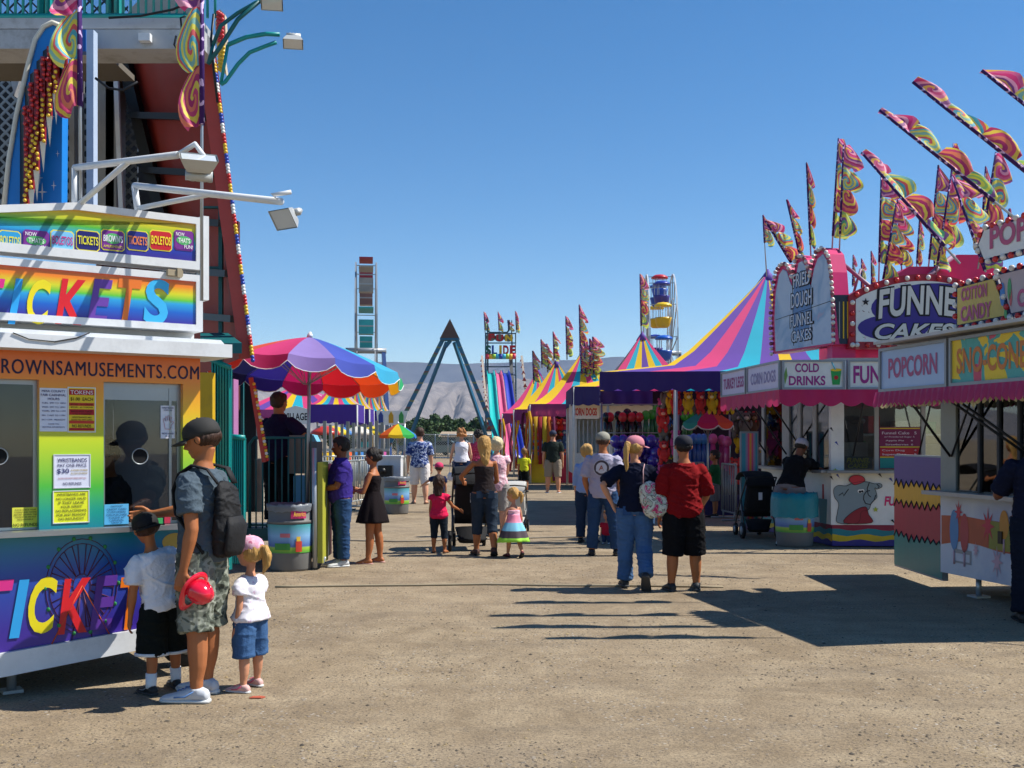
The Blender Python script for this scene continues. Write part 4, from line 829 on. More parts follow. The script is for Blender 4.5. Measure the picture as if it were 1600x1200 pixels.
# ---------------- swirl banner flags ----------------
SW=[swirl('banner_pink',['#e06a98','#f2c65a','#94508e','#f0a8c0','#d8447f'],2.4,.3),swirl('banner_cyan',['#f2ea6a','#5ab8cc','#e86468','#f2e65a','#8fcabc'],2.6,.3),
    swirl('banner_rose',['#d8507c','#f2da5a','#b83a70','#ee8a68'],2.2,.3),swirl('banner_green',['#ece85a','#64ba8a','#8a5a9c','#ece65a','#a8d67a'],2.3,.3)]
sleeve=blotch('banner_sleeve',[(0,'#3d1f5e'),(.62,'#3d1f5e'),(.66,'#c9b0dc')],28,.8,detail=0,dist=0)
def flag(base,tip,out,label,start=.25,width=.34,nseg=4,furl=0.0,seed=0,group='swirl banner flags',pole_r=.012,base_from=None):
    """pole from base to tip; cloth panels from start..1 of its length blown towards out"""
    rn=random.Random(seed); base=Vector(base); tip=Vector(tip); d=tip-base; L=d.length; dn=d.normalized(); out=Vector(out); out=(out-dn*out.dot(dn)).normalized(); sd=dn.cross(out)
    t=thing('banner_flag',label,'flag',base,group)
    m=MB(); m.tube([base,base.lerp(tip,.5),tip],[pole_r,pole_r*.8,pole_r*.5],6); m.build('pole',chrome,t)
    m=MB(); m.tube([base+d*start,tip],[pole_r*2.7,pole_r*1.7],6,flat=.5); m.build('sleeve',sleeve,t)
    m=MB(); nu,nv=9,9
    for s_ in range(nseg):
        a0=1-(1-start)*s_/nseg; a1=1-(1-start)*(s_+1)/nseg; ph_=rn.uniform(0,6.28); fa=furl*rn.uniform(.6,1.2); tilt=rn.uniform(-.1,.25); ju=rn.uniform(.7,1.15); jv=rn.uniform(.7,1.1); jo=rn.uniform(-.15,.2); jp=rn.uniform(-.1,.3)
        vs=[];uv=[]
        for j in range(nv+1):
            v=j/nv
            for i in range(nu+1):
                u=i/nu; top=(s_==0)
                wd_=width*(.35+.65*min(1,v*1.5) if top else 1)*(.45+.55*math.sin(math.pi*(.04+.92*v))**.75)*(1-.08*s_)
                p=base.lerp(tip,a0+(a1-a0)*v)
                r=u*wd_; wave=math.sin(u*5+ph_+v*2.2)*.24*width*u*(1+fa)+fa*width*.5*math.sin(u*9+ph_)*u
                p=p+out*r*(1-.55*min(1,fa))+sd*wave-Vector((0,0,1))*(r*(.25+.9*fa)*u)+dn*tilt*r*-.3
                vs.append(p); uv.append((u*ju+jo,v*jv+jp))
        m.add(vs,[(j*(nu+1)+i,j*(nu+1)+i+1,(j+1)*(nu+1)+i+1,(j+1)*(nu+1)+i) for j in range(nv) for i in range(nu)],(s_+seed)%4 if False else s_%4,True,uv)
    m.build('cloth',SW,t); return t
# ---------------- ticket booth ----------------
ang=R(36); TB=Fr((-2.12,7.35,0),(math.cos(ang),math.sin(ang),0),(0,0,1),(math.sin(ang),-math.cos(ang),0))
h=lambda px,py,c=0: TB.hit(px,py,c)
tb=thing('ticket_booth','rainbow coloured ticket booth trailer with tickets signs and a white awning','ticket booth',TB.P(0,0,0))
rb=gradz('booth_rainbow',.2,2.35,[(0,'#4a2a8e'),(.12,'#3b2a90'),(.28,'#1f4fa8'),(.40,'#158a9c'),(.455,'#17a08c'),(.53,'#4fbe3f'),(.66,'#c4d825'),(.76,'#efb41f'),(.87,'#ee7d1d'),(1,'#c9471c')],rough=.3,noise_amt=.07,nscale=1.5)
AL=-3.3; a1=0.0
zS0x=h(312,516,.05)[1]; aw0=h(150,549,.22)[1]; aw1=h(150,527,.22)[1]
zc=h(120,828)[1]; zt=h(150,596)[1]; ztop=h(150,540)[1]; zb_l=h(0,1020)[1]; zb_r=h(310,965)[1]
pil=(h(61,700)[0],h(162,700)[0]); rp_=h(286,700)[0]
D=-1.9
m=MB(); m.box(AL,a1,zt,aw0+.02,-.05,0,0,TB)     # band above the windows
m.box(pil[0],pil[1],zc,zt,-.05,0,0,TB); m.box(rp_,a1,zc,zt,-.05,0,0,TB)
p0=h(0,1020); sl_=(zb_r-zb_l)/(a1-p0[0])
zA=zb_l+sl_*(AL-p0[0])
m.prism([(AL,zc),(AL,zA),(a1,zb_r),(a1,zc)],TB,-.05,0); m.build('wall',rb,tb)
m=MB(); m.box(a1-.04,a1,.25,ztop+.05,D,-.052,0,TB); m.box(AL,a1-.042,.25,1.0,D-.04,D,0,TB); m.box(-.9,a1-.042,1.0,ztop+.05,D-.04,D,0,TB); m.box(AL,AL+.04,.25,ztop+.05,D,-.052,0,TB)  # opening added in the back wall so daylight brightens the inside
m.box(AL,a1-.042,.42,.46,D,-.052,0,TB); m.box(AL+.04,a1-.042,ztop-.02,ztop+.02,-.6,-.052,0,TB); m.build('shell',mat('booth_inside','#8d9094',.7),tb)
q=lambda px,py,c: h(px,py,c)
m=MB(); m.prism([(AL-.1,aw1),(a1+.14,aw1),(a1+.14,aw0),(AL-.1,aw0)],TB,-.3,.22); m.prism([(AL-.1,aw1+.002),(a1+.13,aw1+.002),(a1+.1,aw1+.035),(AL-.1,aw1+.035)],TB,-.3,.12); m.build('awning',white,tb)
m=MB(); m.box(AL,a1+.02,aw1-.05,aw1,-.65,-.301,0,TB); m.box(AL,a1+.02,aw1-.05,aw1,D-.1,-1.35,0,TB); m.box(AL,a1+.0,aw1+.0355,zS0x,-.16,-.121,0,TB); m.build('roof',white,tb)  # gap between the two roof panels added to let sun into the booth
# lettering under the awning
BR=-.062 
m=MB(); l=h(-8,588); r_=h(306,590); m.text(TB,'BROWNSAMUSEMENTS.COM',(l[0]+r_[0])/2,h(150,577)[1],h=h(150,566)[1]-h(150,588)[1],w=r_[0]-l[0]+.04,c=.001,bold=.022,space=1.12); m.build('lettering',mat('navy_letter','#1b1640',.6),tb)
# lower bumper
m=MB(); zz=.17; m.prism([(AL,zA),(AL,zA-zz),(a1+.03,zb_r-.13),(a1+.03,zb_r)],TB,-.05,.03); m.build('bumper',white,tb)
# counter
m=MB(); m.box(AL,a1-.02,zc-.02,zc+.012,.003,.12,0,TB); m.box(AL,a1-.05,zc-.02,zc,-.4,-.052,0,TB); m.build('counter',alu,tb)
# windows
def win(pa,pb,nm='window'):
    m=MB(); fr_=.022
    m.box(pa,pa+fr_,zc+.015,zt,-.07,-.053,0,TB); m.box(pb-fr_,pb,zc+.015,zt,-.07,-.053,0,TB); m.box(pa,pb,zt-.03,zt+.0,-.07,-.054,0,TB); m.box(pa,pb,zc+.012,zc+.03,-.07,-.054,0,TB)
    o=m.build(nm,alu,tb); m=MB(); m.box(pa+fr_,pb-fr_,zc+.03,zt-.03,-.064,-.060,0,TB); m.build('pane',glassm('booth_glass',(.72,.74,.75),.0),o)
    return o
w1=win(AL,pil[0]); w2=win(pil[1],rp_-.0)
m=MB(); m.box(h(268,700)[0],h(272,700)[0],zc+.03,zt-.03,-.059,-.05,0,TB); m.box(pil[1]+.02,rp_-.02,h(220,625)[1],zt-.03,-.059,-.056,0,TB); m.build('sash',alu,w2)
for px in (219,-2):
    a,b=h(px,713,-.05); m=MB(); m.tube([TB.P(a+math.cos(k/20*6.2832)*.052,b+math.sin(k/20*6.2832)*.052,-.052) for k in range(21)],.004,5,cap=False); m.add([TB.P(a+math.cos(k/20*6.2832)*.048,b+math.sin(k/20*6.2832)*.048,-.056) for k in range(20)],[tuple(range(20))],1); m.build('speaking_hole',[chrome,mat('hole_dark','#0c0d0f',.9)],w2 if px>100 else w1)
# posters
def poster(px0,py0,px1,py1,bgc,lines,c=.003,tc='#2a2c6a',fr=TB,par=tb,bars=None,frame=None,W_=None,off=0):
    (a0,b0),(a1_,b1)=fr.hit(px0,py1,c),fr.hit(px1,py0,c); m=MB(); m.box(a0,a1_,b0,b1,c-.002+off,c+off,0,fr); ms=[mat('paper_%s'%bgc[1:],bgc,.7,var=.04),mat('print_%s'%tc[1:],tc,.7)]
    if bars:
        for (f0,f1,cc) in bars: ms.append(mat('print_%s'%cc[1:],cc,.7)); m.box(a0+.004,a1_-.004,b0+(b1-b0)*f0,b0+(b1-b0)*f1,c+off,c+.0008+off,len(ms)-1,fr)
    Hh=b1-b0; ww_=a1_-a0; tcs={}
    for ln in lines:
        s_,f,hf_,wf=ln[:4]; k=1
        if len(ln)>4:
            cc=ln[4]; ms.append(mat('print_%s'%cc[1:],cc,.7)); k=len(ms)-1
        m.text(fr,s_,(a0+a1_)/2+(ln[5]*ww_ if len(ln)>5 else 0),b0+Hh*f,h=Hh*hf_,w=ww_*wf,c=c+.001+off,mi=k,bold=.02)
    if frame:
        ms.append(mat('print_%s'%frame[1:],frame,.6)); k=len(ms)-1
        for (x0,x1,y0,y1) in ((a0-.006,a1_+.006,b1,b1+.006),(a0-.006,a1_+.006,b0-.006,b0),(a0-.006,a0,b0,b1),(a1_,a1_+.006,b0,b1)): m.box(x0,x1,y0,y1,c-.002+off,c+.003+off,k,fr)
    return m.build('poster',ms,par)
poster(62,607,105,674,'#dfe2ee',[('MESA COUNTY',.93,.055,.85),('FAIR CARNIVAL',.84,.055,.92),('HOURS',.75,.055,.42),('TUES- 2PM TO 10PM',.655,.036,.86),('WED- 2PM TO 10PM',.56,.036,.84),('THURS- 2PM TO 11PM',.47,.036,.86),('FRI- 11AM TO 11PM',.37,.036,.84),('SAT-11AM - MIDNIGHT',.27,.034,.86),('THANK YOU',.17,.03,.4),('BROWNS AMUSEMENTS',.1,.03,.8)])
poster(107,607,148,674,'#e9c92e',[('TOKENS',.90,.09,.86,'#e8dfe0'),('$1.00  EACH',.74,.085,.86,'#3a1a12'),('$22.00 - 24 TOKENS',.62,.035,.84,'#3a1a12'),('$50.00 - 65 TOKENS',.555,.035,.84,'#3a1a12'),('EACH RIDE TAKES',.46,.035,.8,'#3a1a12'),('3 TO 5 TOKENS',.40,.035,.7,'#3a1a12'),('WRISTBANDS ARE',.325,.035,.75,'#3a1a12'),('GOOD ALL DAY LONG',.27,.035,.8,'#3a1a12'),('NO REFUNDS',.125,.07,.72,'#3a1a12')],bars=[(.84,.97,'#b3242a'),(.59,.66,'#c8402c'),(.38,.51,'#b3242a'),(.18,.25,'#c8402c'),(.02,.08,'#b3242a')],frame='#e8e6e4')
poster(85,711,140,762,'#dcdff0',[('WRISTBANDS',.84,.13,.84),('PAY ONE PRICE',.68,.10,.82),('$30',.5,.17,.34,'#22256a',-.26),('4 HOURS OF RIDES',.53,.06,.48,'#a8902a',.2),('ALL DAY ON FRIDAY',.43,.06,.48,'#a8902a',.2),('GOOD FOR MOST RIDES NOT ALL',.28,.05,.8,'#b0606c'),('NO REFUNDS',.11,.09,.52)],frame='#c9ccd4')
poster(84,767,138,817,'#e9ef2c',[('WRISTBANDS ARE',.9,.085,.84),('NO LONGER VALID',.76,.085,.86),('IF THEY LEAVE',.63,.085,.74),('YOUR WRIST!',.5,.085,.62),('NO REPLACEMENTS',.37,.085,.88),('FOR ANY REASON!',.24,.085,.84),('NO REFUNDS!!!',.11,.085,.72)],tc='#3a3f2a',frame='#d8dcd4')
poster(251,634,273,685,'#e3e5ee',[('WRISTBAND',.93,.05,.85),('GOES ON',.86,.045,.6),('RIGHT HAND',.15,.05,.8),('ONLY',.07,.045,.35)],c=-.052)
a,b=h(262,660,-.05); m=MB()
hand=[(-.02,-.05),(.02,-.05),(.028,-.02),(.045,.0),(.04,.01),(.022,-.002),(.03,.04),(.02,.042),(.014,.012),(.012,.052),(.002,.052),(.0,.012),(-.008,.046),(-.017,.044),(-.014,.008),(-.026,.03),(-.034,.026),(-.026,-.012)]
m.tube([TB.P(a+x*.9,b+y*.9,-.048) for x,y in hand+hand[:1]],.0014,4,cap=False); m.build('hand_drawing',mat('print_pink','#c06a80',.7),tb)
poster(163,787,201,820,'#5fb4e4',[('*NOTICE*',.9,.09,.5),('CREDIT CARD',.75,.09,.8),('CUSTOMERS',.61,.09,.75),('CAN PURCHASE',.47,.09,.84),('TOKENS AT',.33,.09,.66),('CARNIVAL',.2,.09,.6),('OFFICE',.08,.08,.45)],c=-.05,tc='#1d4f86')
poster(19,792,60,825,'#e3e04a',[('PLEASE CHECK YOUR',.88,.07,.8),('CHANGE AND TOKENS',.76,.07,.84),('BEFORE LEAVING THE',.64,.07,.86),('WINDOW WE ARE NOT',.52,.07,.8),('RESPONSIBLE',.4,.07,.6),('NO REFUNDS',.13,.16,.92)],c=-.05,tc='#5a4a1a')
m=MB(); a,b=h(244,813,-.02); m.box(a-.05,a+.05,zc+.013,zc+.05,-.045,-.035,0,TB); m.box(a+.06,a+.1,zc+.013,zc+.07,-.045,-.035,1,TB); m.build('counter_card',[mat('paper_green','#3fa45a',.7),mat('paper_red','#c42f4a',.7)],tb)
# lower panel art: letters, wheel drawing, smiling face, pig tickets
cols=[('T','#d82f86',-28,955),('I','#2f9fe0',30,925),('C','#ead81f',62,915),('K','#d8202a',112,905),('E','#5f3596',158,900),('T','#ee7a1a',203,895)]
ms=[];m=MB()
zp=lambda x:h(x,930)[0]
def tilted(m,ch,px0,px1,pyt,pyb,mi,rot=0,c=.003,outl=None):
    (a0,b0),(a1_,b1)=TB.hit(px0,pyb,c),TB.hit(px1,pyt,c); m.text(TB,ch,(a0+a1_)/2,(b0+b1)/2,h=b1-b0,w=a1_-a0,c=c,mi=mi,bold=.045,shear=.22)
for i,(ch,px0,px1,t_,b_) in enumerate((('T',-48,22,905,1000),('I',14,46,905,998),('C',44,90,900,992),('K',90,142,902,992),('E',140,184,898,985),('T',188,222,900,985))):
    cc=('#d82f86','#2f9fe0','#ead81f','#d8202a','#5f3596','#ee7a1a')[i]; ms.append(mat('letter_%s'%cc[1:],cc,.35)); tilted(m,ch,px0,px1,t_,b_,i,c=.006)
m.build('lettering',ms,tb)
a,b=h(128,915); rr=h(183,915)[0]-a; rz_=h(128,842)[1]-b; m=MB(); wm=mat('wheel_drawing','#5a2740',.6)
pt=lambda k,f:TB.P(a+math.cos(k)*rr*f,b+math.sin(k)*rz_*f,.003)
for f in (1,.9,.25): m.tube([pt(k/28*6.2832,f) for k in range(29)],.004,4,cap=False,flat=.5)
for k in range(14):
    q_=k/14*6.2832; m.tube([pt(q_,.25),pt(q_+.09,.9)],.003,4); m.tube([pt(q_,.25),pt(q_-.09,.9)],.003,4); m.ell(pt(q_,1.03),.014,.006,.014,None,8,5,1)
for s_ in (-1,1): m.tube([TB.P(a,b,.003),TB.P(a+s_*rr*.9,b-rz_*1.28,.003)],.008,4,mi=2,flat=.5); m.tube([TB.P(a,b,.003),TB.P(a+s_*rr*.3,b-rz_*1.2,.003)],.005,4,mi=0,flat=.5)
m.build('wheel_drawing',[wm,mat('wheel_drawing_green','#2f8a4a',.6),mat('wheel_drawing_orange','#cf5a24',.6)],tb)
def disc(m,fr,a,b,ra,rb,c,mi,n=24,rot=0):
    m.add([fr.P(a+math.cos(k/n*6.2832)*ra*math.cos(rot)-math.sin(k/n*6.2832)*rb*math.sin(rot),b+math.cos(k/n*6.2832)*ra*math.sin(rot)+math.sin(k/n*6.2832)*rb*math.cos(rot),c) for k in range(n)],[tuple(range(n))],mi)
a,b=h(273,870); m=MB(); disc(m,TB,a,b,.075,.125,.002,0); disc(m,TB,a,b+.10,.085,.06,.003,1)
for s_ in (-1,1): disc(m,TB,a+s_*.028,b+.03,.022,.026,.004,2); disc(m,TB,a+s_*.028,b+.024,.009,.013,.005,3)
disc(m,TB,a,b-.06,.045,.026,.004,3); disc(m,TB,a,b-.055,.038,.014,.005,2); m.prism([(a-.06,b-.13),(a+.06,b-.13),(a+.09,b-.36),(a-.09,b-.36)],TB,0,.002,4)
m.build('smiling_face_picture',[mat('face_tan','#d29a55',.5),mat('hair_straw','#b8a04a',.5),mat('eye_paint','#e8e6e0',.4),inkm,mat('shirt_paint','#3f9fd8',.5)],tb)
a,b=h(287,985); m=MB(); disc(m,TB,a,b,.05,.038,.002,0); disc(m,TB,a,b+.008,.02,.014,.003,1); m.build('pink_badge',[mat('pink_paint','#e29aa8',.5),mat('pink_dark','#b4506a',.5)],tb)
# signs: facade panels
def panel(pts,c0,c1,m_): mm=MB(); mm.prism(pts,TB,c0,c1); return mm
s1=[h(-260,425,.05),h(312,428,.05),h(312,522,.05),h(-260,522,.05)]
zS0=h(312,518,.05)[1]; zS1=h(312,430,.05)[1]; zS2=h(312,424,.05)[1]; zS3=h(312,340,.05)[1]
S=MB(); fw=.045
def framed(name,z0,z1,m_face,c=.05,slope=None):
    m=MB(); L_=AL; Rr=a1+.0
    m.box(L_,Rr,z0,z0+fw,-.12,c,0,TB); m.box(L_,Rr,z1-fw,z1,-.12,c,0,TB); m.box(Rr-fw,Rr,z0+fw,z1-fw,-.12,c,0,TB); m.box(L_,L_+fw,z0+fw,z1-fw,-.12,c,0,TB)
    m.box(L_+fw,Rr-fw,z0+fw,z1-fw,-.12,-.10,0,TB)
    o=m.build(name,white,tb); m=MB(); m.box(L_+fw,Rr-fw,z0+fw,z1-fw,.0,c-.012,0,TB); m.build('sign_face',m_face,o); return o
z0,z1=zS0,zS1
r1=gradz('tickets_sign_rainbow',z0+fw,z1-fw,[(0,'#3a2a92'),(.25,'#1f5fc0'),(.45,'#2fa0d8'),(.53,'#5cc43a'),(.68,'#d8d420'),(.85,'#f08a1c'),(1,'#e85a1c')],rough=.25)
f1=framed('tickets_sign',z0,z1,r1)
m=MB(); ms=[]
for i,(ch,cc,p0_,p1_) in enumerate((('T','#d82f86',-38,8),('I','#2fa0e4',12,36),('C','#ead81f',42,80),('K','#d8202a',86,134),('E','#6a3fa0',136,176),('T','#e8782a',184,222),('S','#3fb4ea',224,264))):
    ms+=[mat('letter_%s'%cc[1:],cc,.35)]; (x0,y0),(x1,y1)=TB.hit(p0_,506,.04),TB.hit(p1_,438 if i>1 else 436,.04); m.text(TB,ch,(x0+x1)/2,(y0+y1)/2,h=(y1-y0),w=x1-x0,c=.0405,mi=i,bold=.05,shear=.25 if ch!='S' else .1)
m.build('lettering',ms,f1)
# upper boletos sign with a raised left part
m=MB(); z2=zS2; zr=zS3; aj=h(118,338,.05)[0]; zl=h(0,320,.05)[1]; al=h(0,320,.05)[0]; sl2=(zl-zr)/(al-aj); zAL=zr+sl2*(AL-aj)
outer=[(AL,z2+.01),(a1+.0,z2+.01),(a1+.0,zr),(aj,zr),(AL,min(zAL,zr+1.2))]
m.prism(outer,TB,-.12,-.0); f2=None
ui=[(AL+fw,z2+.065),(a1-fw,z2+.065),(a1-fw,zr-fw),(aj,zr-fw),(AL+fw,min(zAL,zr+1.2)-fw)]
n=len(outer)
vs=[TB.P(x,y,.05) for x,y in outer]+[TB.P(x,y,.05) for x,y in ui]+[TB.P(x,y,.0) for x,y in outer]+[TB.P(x,y,.0) for x,y in ui]
fs=[]
for i in range(n):
    j=(i+1)%n; fs+=[(i,j,n+j,n+i),(i,2*n+i,2*n+j,j),(n+i,n+j,3*n+j,3*n+i)]
m.add(vs,fs); f2=m.build('badge_sign',white,tb)
r2=gradz('badge_sign_rainbow',z2+.06,zr+.05,[(0,'#3a2480'),(.2,'#2f3fa8'),(.3,'#2fa0d8'),(.45,'#58b83a'),(.62,'#d8cc20'),(.8,'#f0941c'),(1,'#e8641c')],rough=.25)
m=MB(); m.prism(ui,TB,.001,.035); m.build('sign_face',r2,f2)
bad=[('BOLETOS','#2f9fd8','#e8e030',-2,33),('NOW THAT\'S FUN','#7a2f8e','#ffffff',36,77),('BOLETOS','#7fc4ee','#c62f86',79,116),('TICKETS','#1f1f6a','#e8e030',119,156),('BROWN\'S','#7a2f8e','#e6e6f0',158,195),('TICKETS','#2a2f86','#e8863a',198,232),('BOLETOS','#c6202a','#f0e030',234,269),('NOW THAT\'S FUN','#7a2f8e','#ffffff',272,303)]
for i,(tx,bc,tc_,p0_,p1_) in enumerate(bad):
    m=MB(); py0,py1=(362,390) if i!=4 else (361,390); (x0,y0),(x1,y1)=TB.hit(p0_,py1,.04),TB.hit(p1_,py0,.04); e=.015
    oct_=[(x0+e,y0),(x1-e,y0),(x1,y0+e),(x1,y1-e),(x1-e,y1),(x0+e,y1),(x0,y1-e),(x0,y0+e)]; oi=[((x-(x0+x1)/2)*.93+(x0+x1)/2,(y-(y0+y1)/2)*.90+(y0+y1)/2) for x,y in oct_]
    m.prism(oct_,TB,.035,.038,1); m.prism(oi,TB,.038,.0395,0)
    if 'FUN' in tx:
        disc(m,TB,(x0+x1)/2,(y0+y1)/2,(x1-x0)*.38,(y1-y0)*.22,.0405,3)
        for s_,(w_,f_,hh_) in {'NOW':(.42,.8,.18),"THAT'S":(.6,.5,.24),'FUN!':(.42,.2,.18)}.items(): m.text(TB,s_,x0+(x1-x0)*(.3 if s_=='NOW' else .5 if s_!='FUN!' else .72),y0+(y1-y0)*f_,h=(y1-y0)*hh_,w=(x1-x0)*w_,c=.041,mi=2,bold=.02)
    elif 'BROWN' in tx:
        disc(m,TB,(x0+x1)/2,(y0+y1)*.5+.01,(x1-x0)*.34,(y1-y0)*.25,.0405,3); m.text(TB,tx,(x0+x1)/2,(y0+y1)/2+.01,h=(y1-y0)*.32,w=(x1-x0)*.8,c=.041,mi=2,bold=.03); m.text(TB,'AMUSEMENTS',(x0+x1)/2,y0+(y1-y0)*.2,h=(y1-y0)*.12,w=(x1-x0)*.8,c=.041,mi=1,bold=.02)
    else: m.text(TB,tx,(x0+x1)/2,(y0+y1)/2,h=(y1-y0)*.42,w=(x1-x0)*.86,c=.041,mi=2,bold=.03)
    m.build('badge',[mat('badge_%s'%bc[1:],bc,.4),mat('badge_rim_%s'%('y' if 'FUN' not in tx else 'v'),'#e8d83a' if 'FUN' not in tx and 'BROWN' not in tx else '#7a2f8e',.4),mat('badge_ink_%s'%tc_[1:],tc_,.4),mat('badge_green','#58b86a',.4)],f2)
m=MB(); m.box(a1+.003,a1+.05,zr-.55,zr+.02,-.08,.03,0,TB); m.build('sign_post',white,tb)
a,b=h(272,427,.06); m=MB(); m.box(a-.05,a+.05,b-.02,b+.02,.052,.09,0,TB); m.box(a+.01,a+.04,b-.03,b+.03,.09,.1,0,TB); m.build('latch',mat('latch_rust','#a89a80',.6,.4),tb)
m=MB(); pts=[TB.P(*TB.hit(px,py,.225),.226) for px,py in ((20,520),(45,530),(85,534),(120,528),(140,520))]; m.tube(pts,.004,5); m.build('cable',black,tb)
# wheel, jacks
def wheel(par,c,r,w_,fr,name='wheel'):
    m=MB(); m.tube([fr.P(*c[:2],c[2]-w_/2),fr.P(*c[:2],c[2]-w_*.35),fr.P(*c[:2],c[2]+w_*.35),fr.P(*c[:2],c[2]+w_/2)],[r*.88,r,r,r*.88],22); o=m.build(name,rubber,par)
    m=MB(); m.tube([fr.P(*c[:2],c[2]+w_/2-.01),fr.P(*c[:2],c[2]+w_/2+.012)],[r*.55,r*.45],14); m.build('rim',mat('rim_grey','#77797a',.5,.4),o)
wheel(tb,(TB.hit(290,1040,-.35)[0],.17,-.35),.17,.12,TB)
m=MB(); a,_=TB.hit(18,1060,-.2); m.tube([TB.P(a,.0,-.2),TB.P(a,.3,-.2)],.03,8); m.box(a-.06,a+.06,.0,.02,-.26,-.14,0,TB); m.build('jack',chrome,tb)
m=MB(); m.box(AL,a1-.06,.2,.42,D+.3,D+.4,0,TB); m.box(AL,a1-.06,.24,.40,-.5,-.42,0,TB); m.build('chassis',black,tb)
# floodlight arms
def flood(base,elbow,end,hd,par,tilt):
    m=MB(); m.tube([base,elbow],.022,8); m.tube([elbow,end],.022,8); m.tube([Vector(base)+Vector((0,0,.04)),Vector(elbow).lerp(Vector(end),.55)],.018,8); o=m.build('floodlight_arm',white,par)
    return o
def lamp_head(par,c,s,yaw,pitch):
    M=Matrix.Rotation(yaw,3,'Z')@Matrix.Rotation(pitch,3,'X'); c=Vector(c); fr=Fr(c,M@Vector((1,0,0)),M@Vector((0,0,1)),M@Vector((0,-1,0)))
    m=MB(); vs=[fr.P(x*s,y*s,z*s) for z,k in ((.18,1),(.02,.75),(-.05,.6)) for x,y in ((-.3*k,-.22*k),(.3*k,-.22*k),(.3*k,.22*k),(-.3*k,.22*k))]
    m.add(vs,[(0,1,5,4),(1,2,6,5),(2,3,7,6),(3,0,4,7),(4,5,9,8),(5,6,10,9),(6,7,11,10),(7,4,8,11),(8,9,10,11)])
    for q in range(5): m.tube([fr.P((-.18+.09*q)*s,0,-.05*s),fr.P((-.18+.09*q)*s,0,-.22*s)],.05*s,10) if q else None
    m.tube([fr.P(-.2*s,0,-.14*s),fr.P(.2*s,0,-.14*s)],.08*s,12)
    o=m.build('floodlight',mat('floodlight_white','#b9bbb8',.4,.2,dirt=.3),par)
    m=MB(); m.add([fr.P(x*s,y*s,.165*s) for x,y in ((-.27,-.2),(.27,-.2),(.27,.2),(-.27,.2))],[(0,1,2,3)]); m.build('lens',mat('lens_glass','#c9cfd2',.1,spec=.8),o); return o
def WP(px,py,Y): return W(px,py,Y)
A1=flood(WP(117,335,6.9),WP(117,262,6.9),WP(278,242,6.25),None,tb,0); m=MB(); m.tube([WP(278,242,6.25),WP(305,225,6.2),WP(320,246,6.2)],.016,6); m.build('bracket',white,A1); lamp_head(A1,WP(310,262,6.15),.35,R(20),R(-62))
A2=flood(WP(216,335,7.15),WP(210,290,7.15),WP(440,315,6.4),None,tb,0); m=MB(); m.tube([WP(440,315,6.4),WP(425,305,6.4),WP(455,300,6.4)],.014,6); m.build('bracket',white,A2); lamp_head(A2,WP(450,337,6.4),.29,R(-35),R(35))
m=MB(); m.tube([WP(316,470,7.0),WP(317,182,7.0)],.008,6)
# flags on the booth
flag(WP(126,330,6.9),WP(124,-60,6.9),(-1,-.3,0),'swirl banner flag drooping in front of the blue ride cutout, at the far left',start=.42,width=.24,nseg=3,furl=.35,seed=2)
flag(WP(315,470,7.05),WP(316,-80,7.05),(-1,-.25,0),'swirl banner flag with a green and purple lower panel beside the white floodlight arm',start=.50,width=.21,nseg=3,furl=.25,seed=4)
# seller inside
p=TB.P(TB.hit(190,720,-.5)[0],0,-.55)
person('ticket seller with dark glasses sitting inside the booth behind the right window',p.x,p.y,1.50,face=140,fem=True,w=1.1,lean=10,vox=.011,skinm=SK_T,hair=('short',H_BR),z0=.46,legs=[dict(sw=88,kn=88),dict(sw=88,kn=88)],shoes=('shoe',black,rubber),glasses=True,head=(20,-10),shirt=dict(m=cloth('tee_seller','#3a3540'),e=.02,hem=-.05,sl=.9),
   pants=dict(m=cloth('trousers_black','#0e0e11'),e=.02),arms=[dict(f=40,e=50),dict(f=40,e=50)],seed=40)
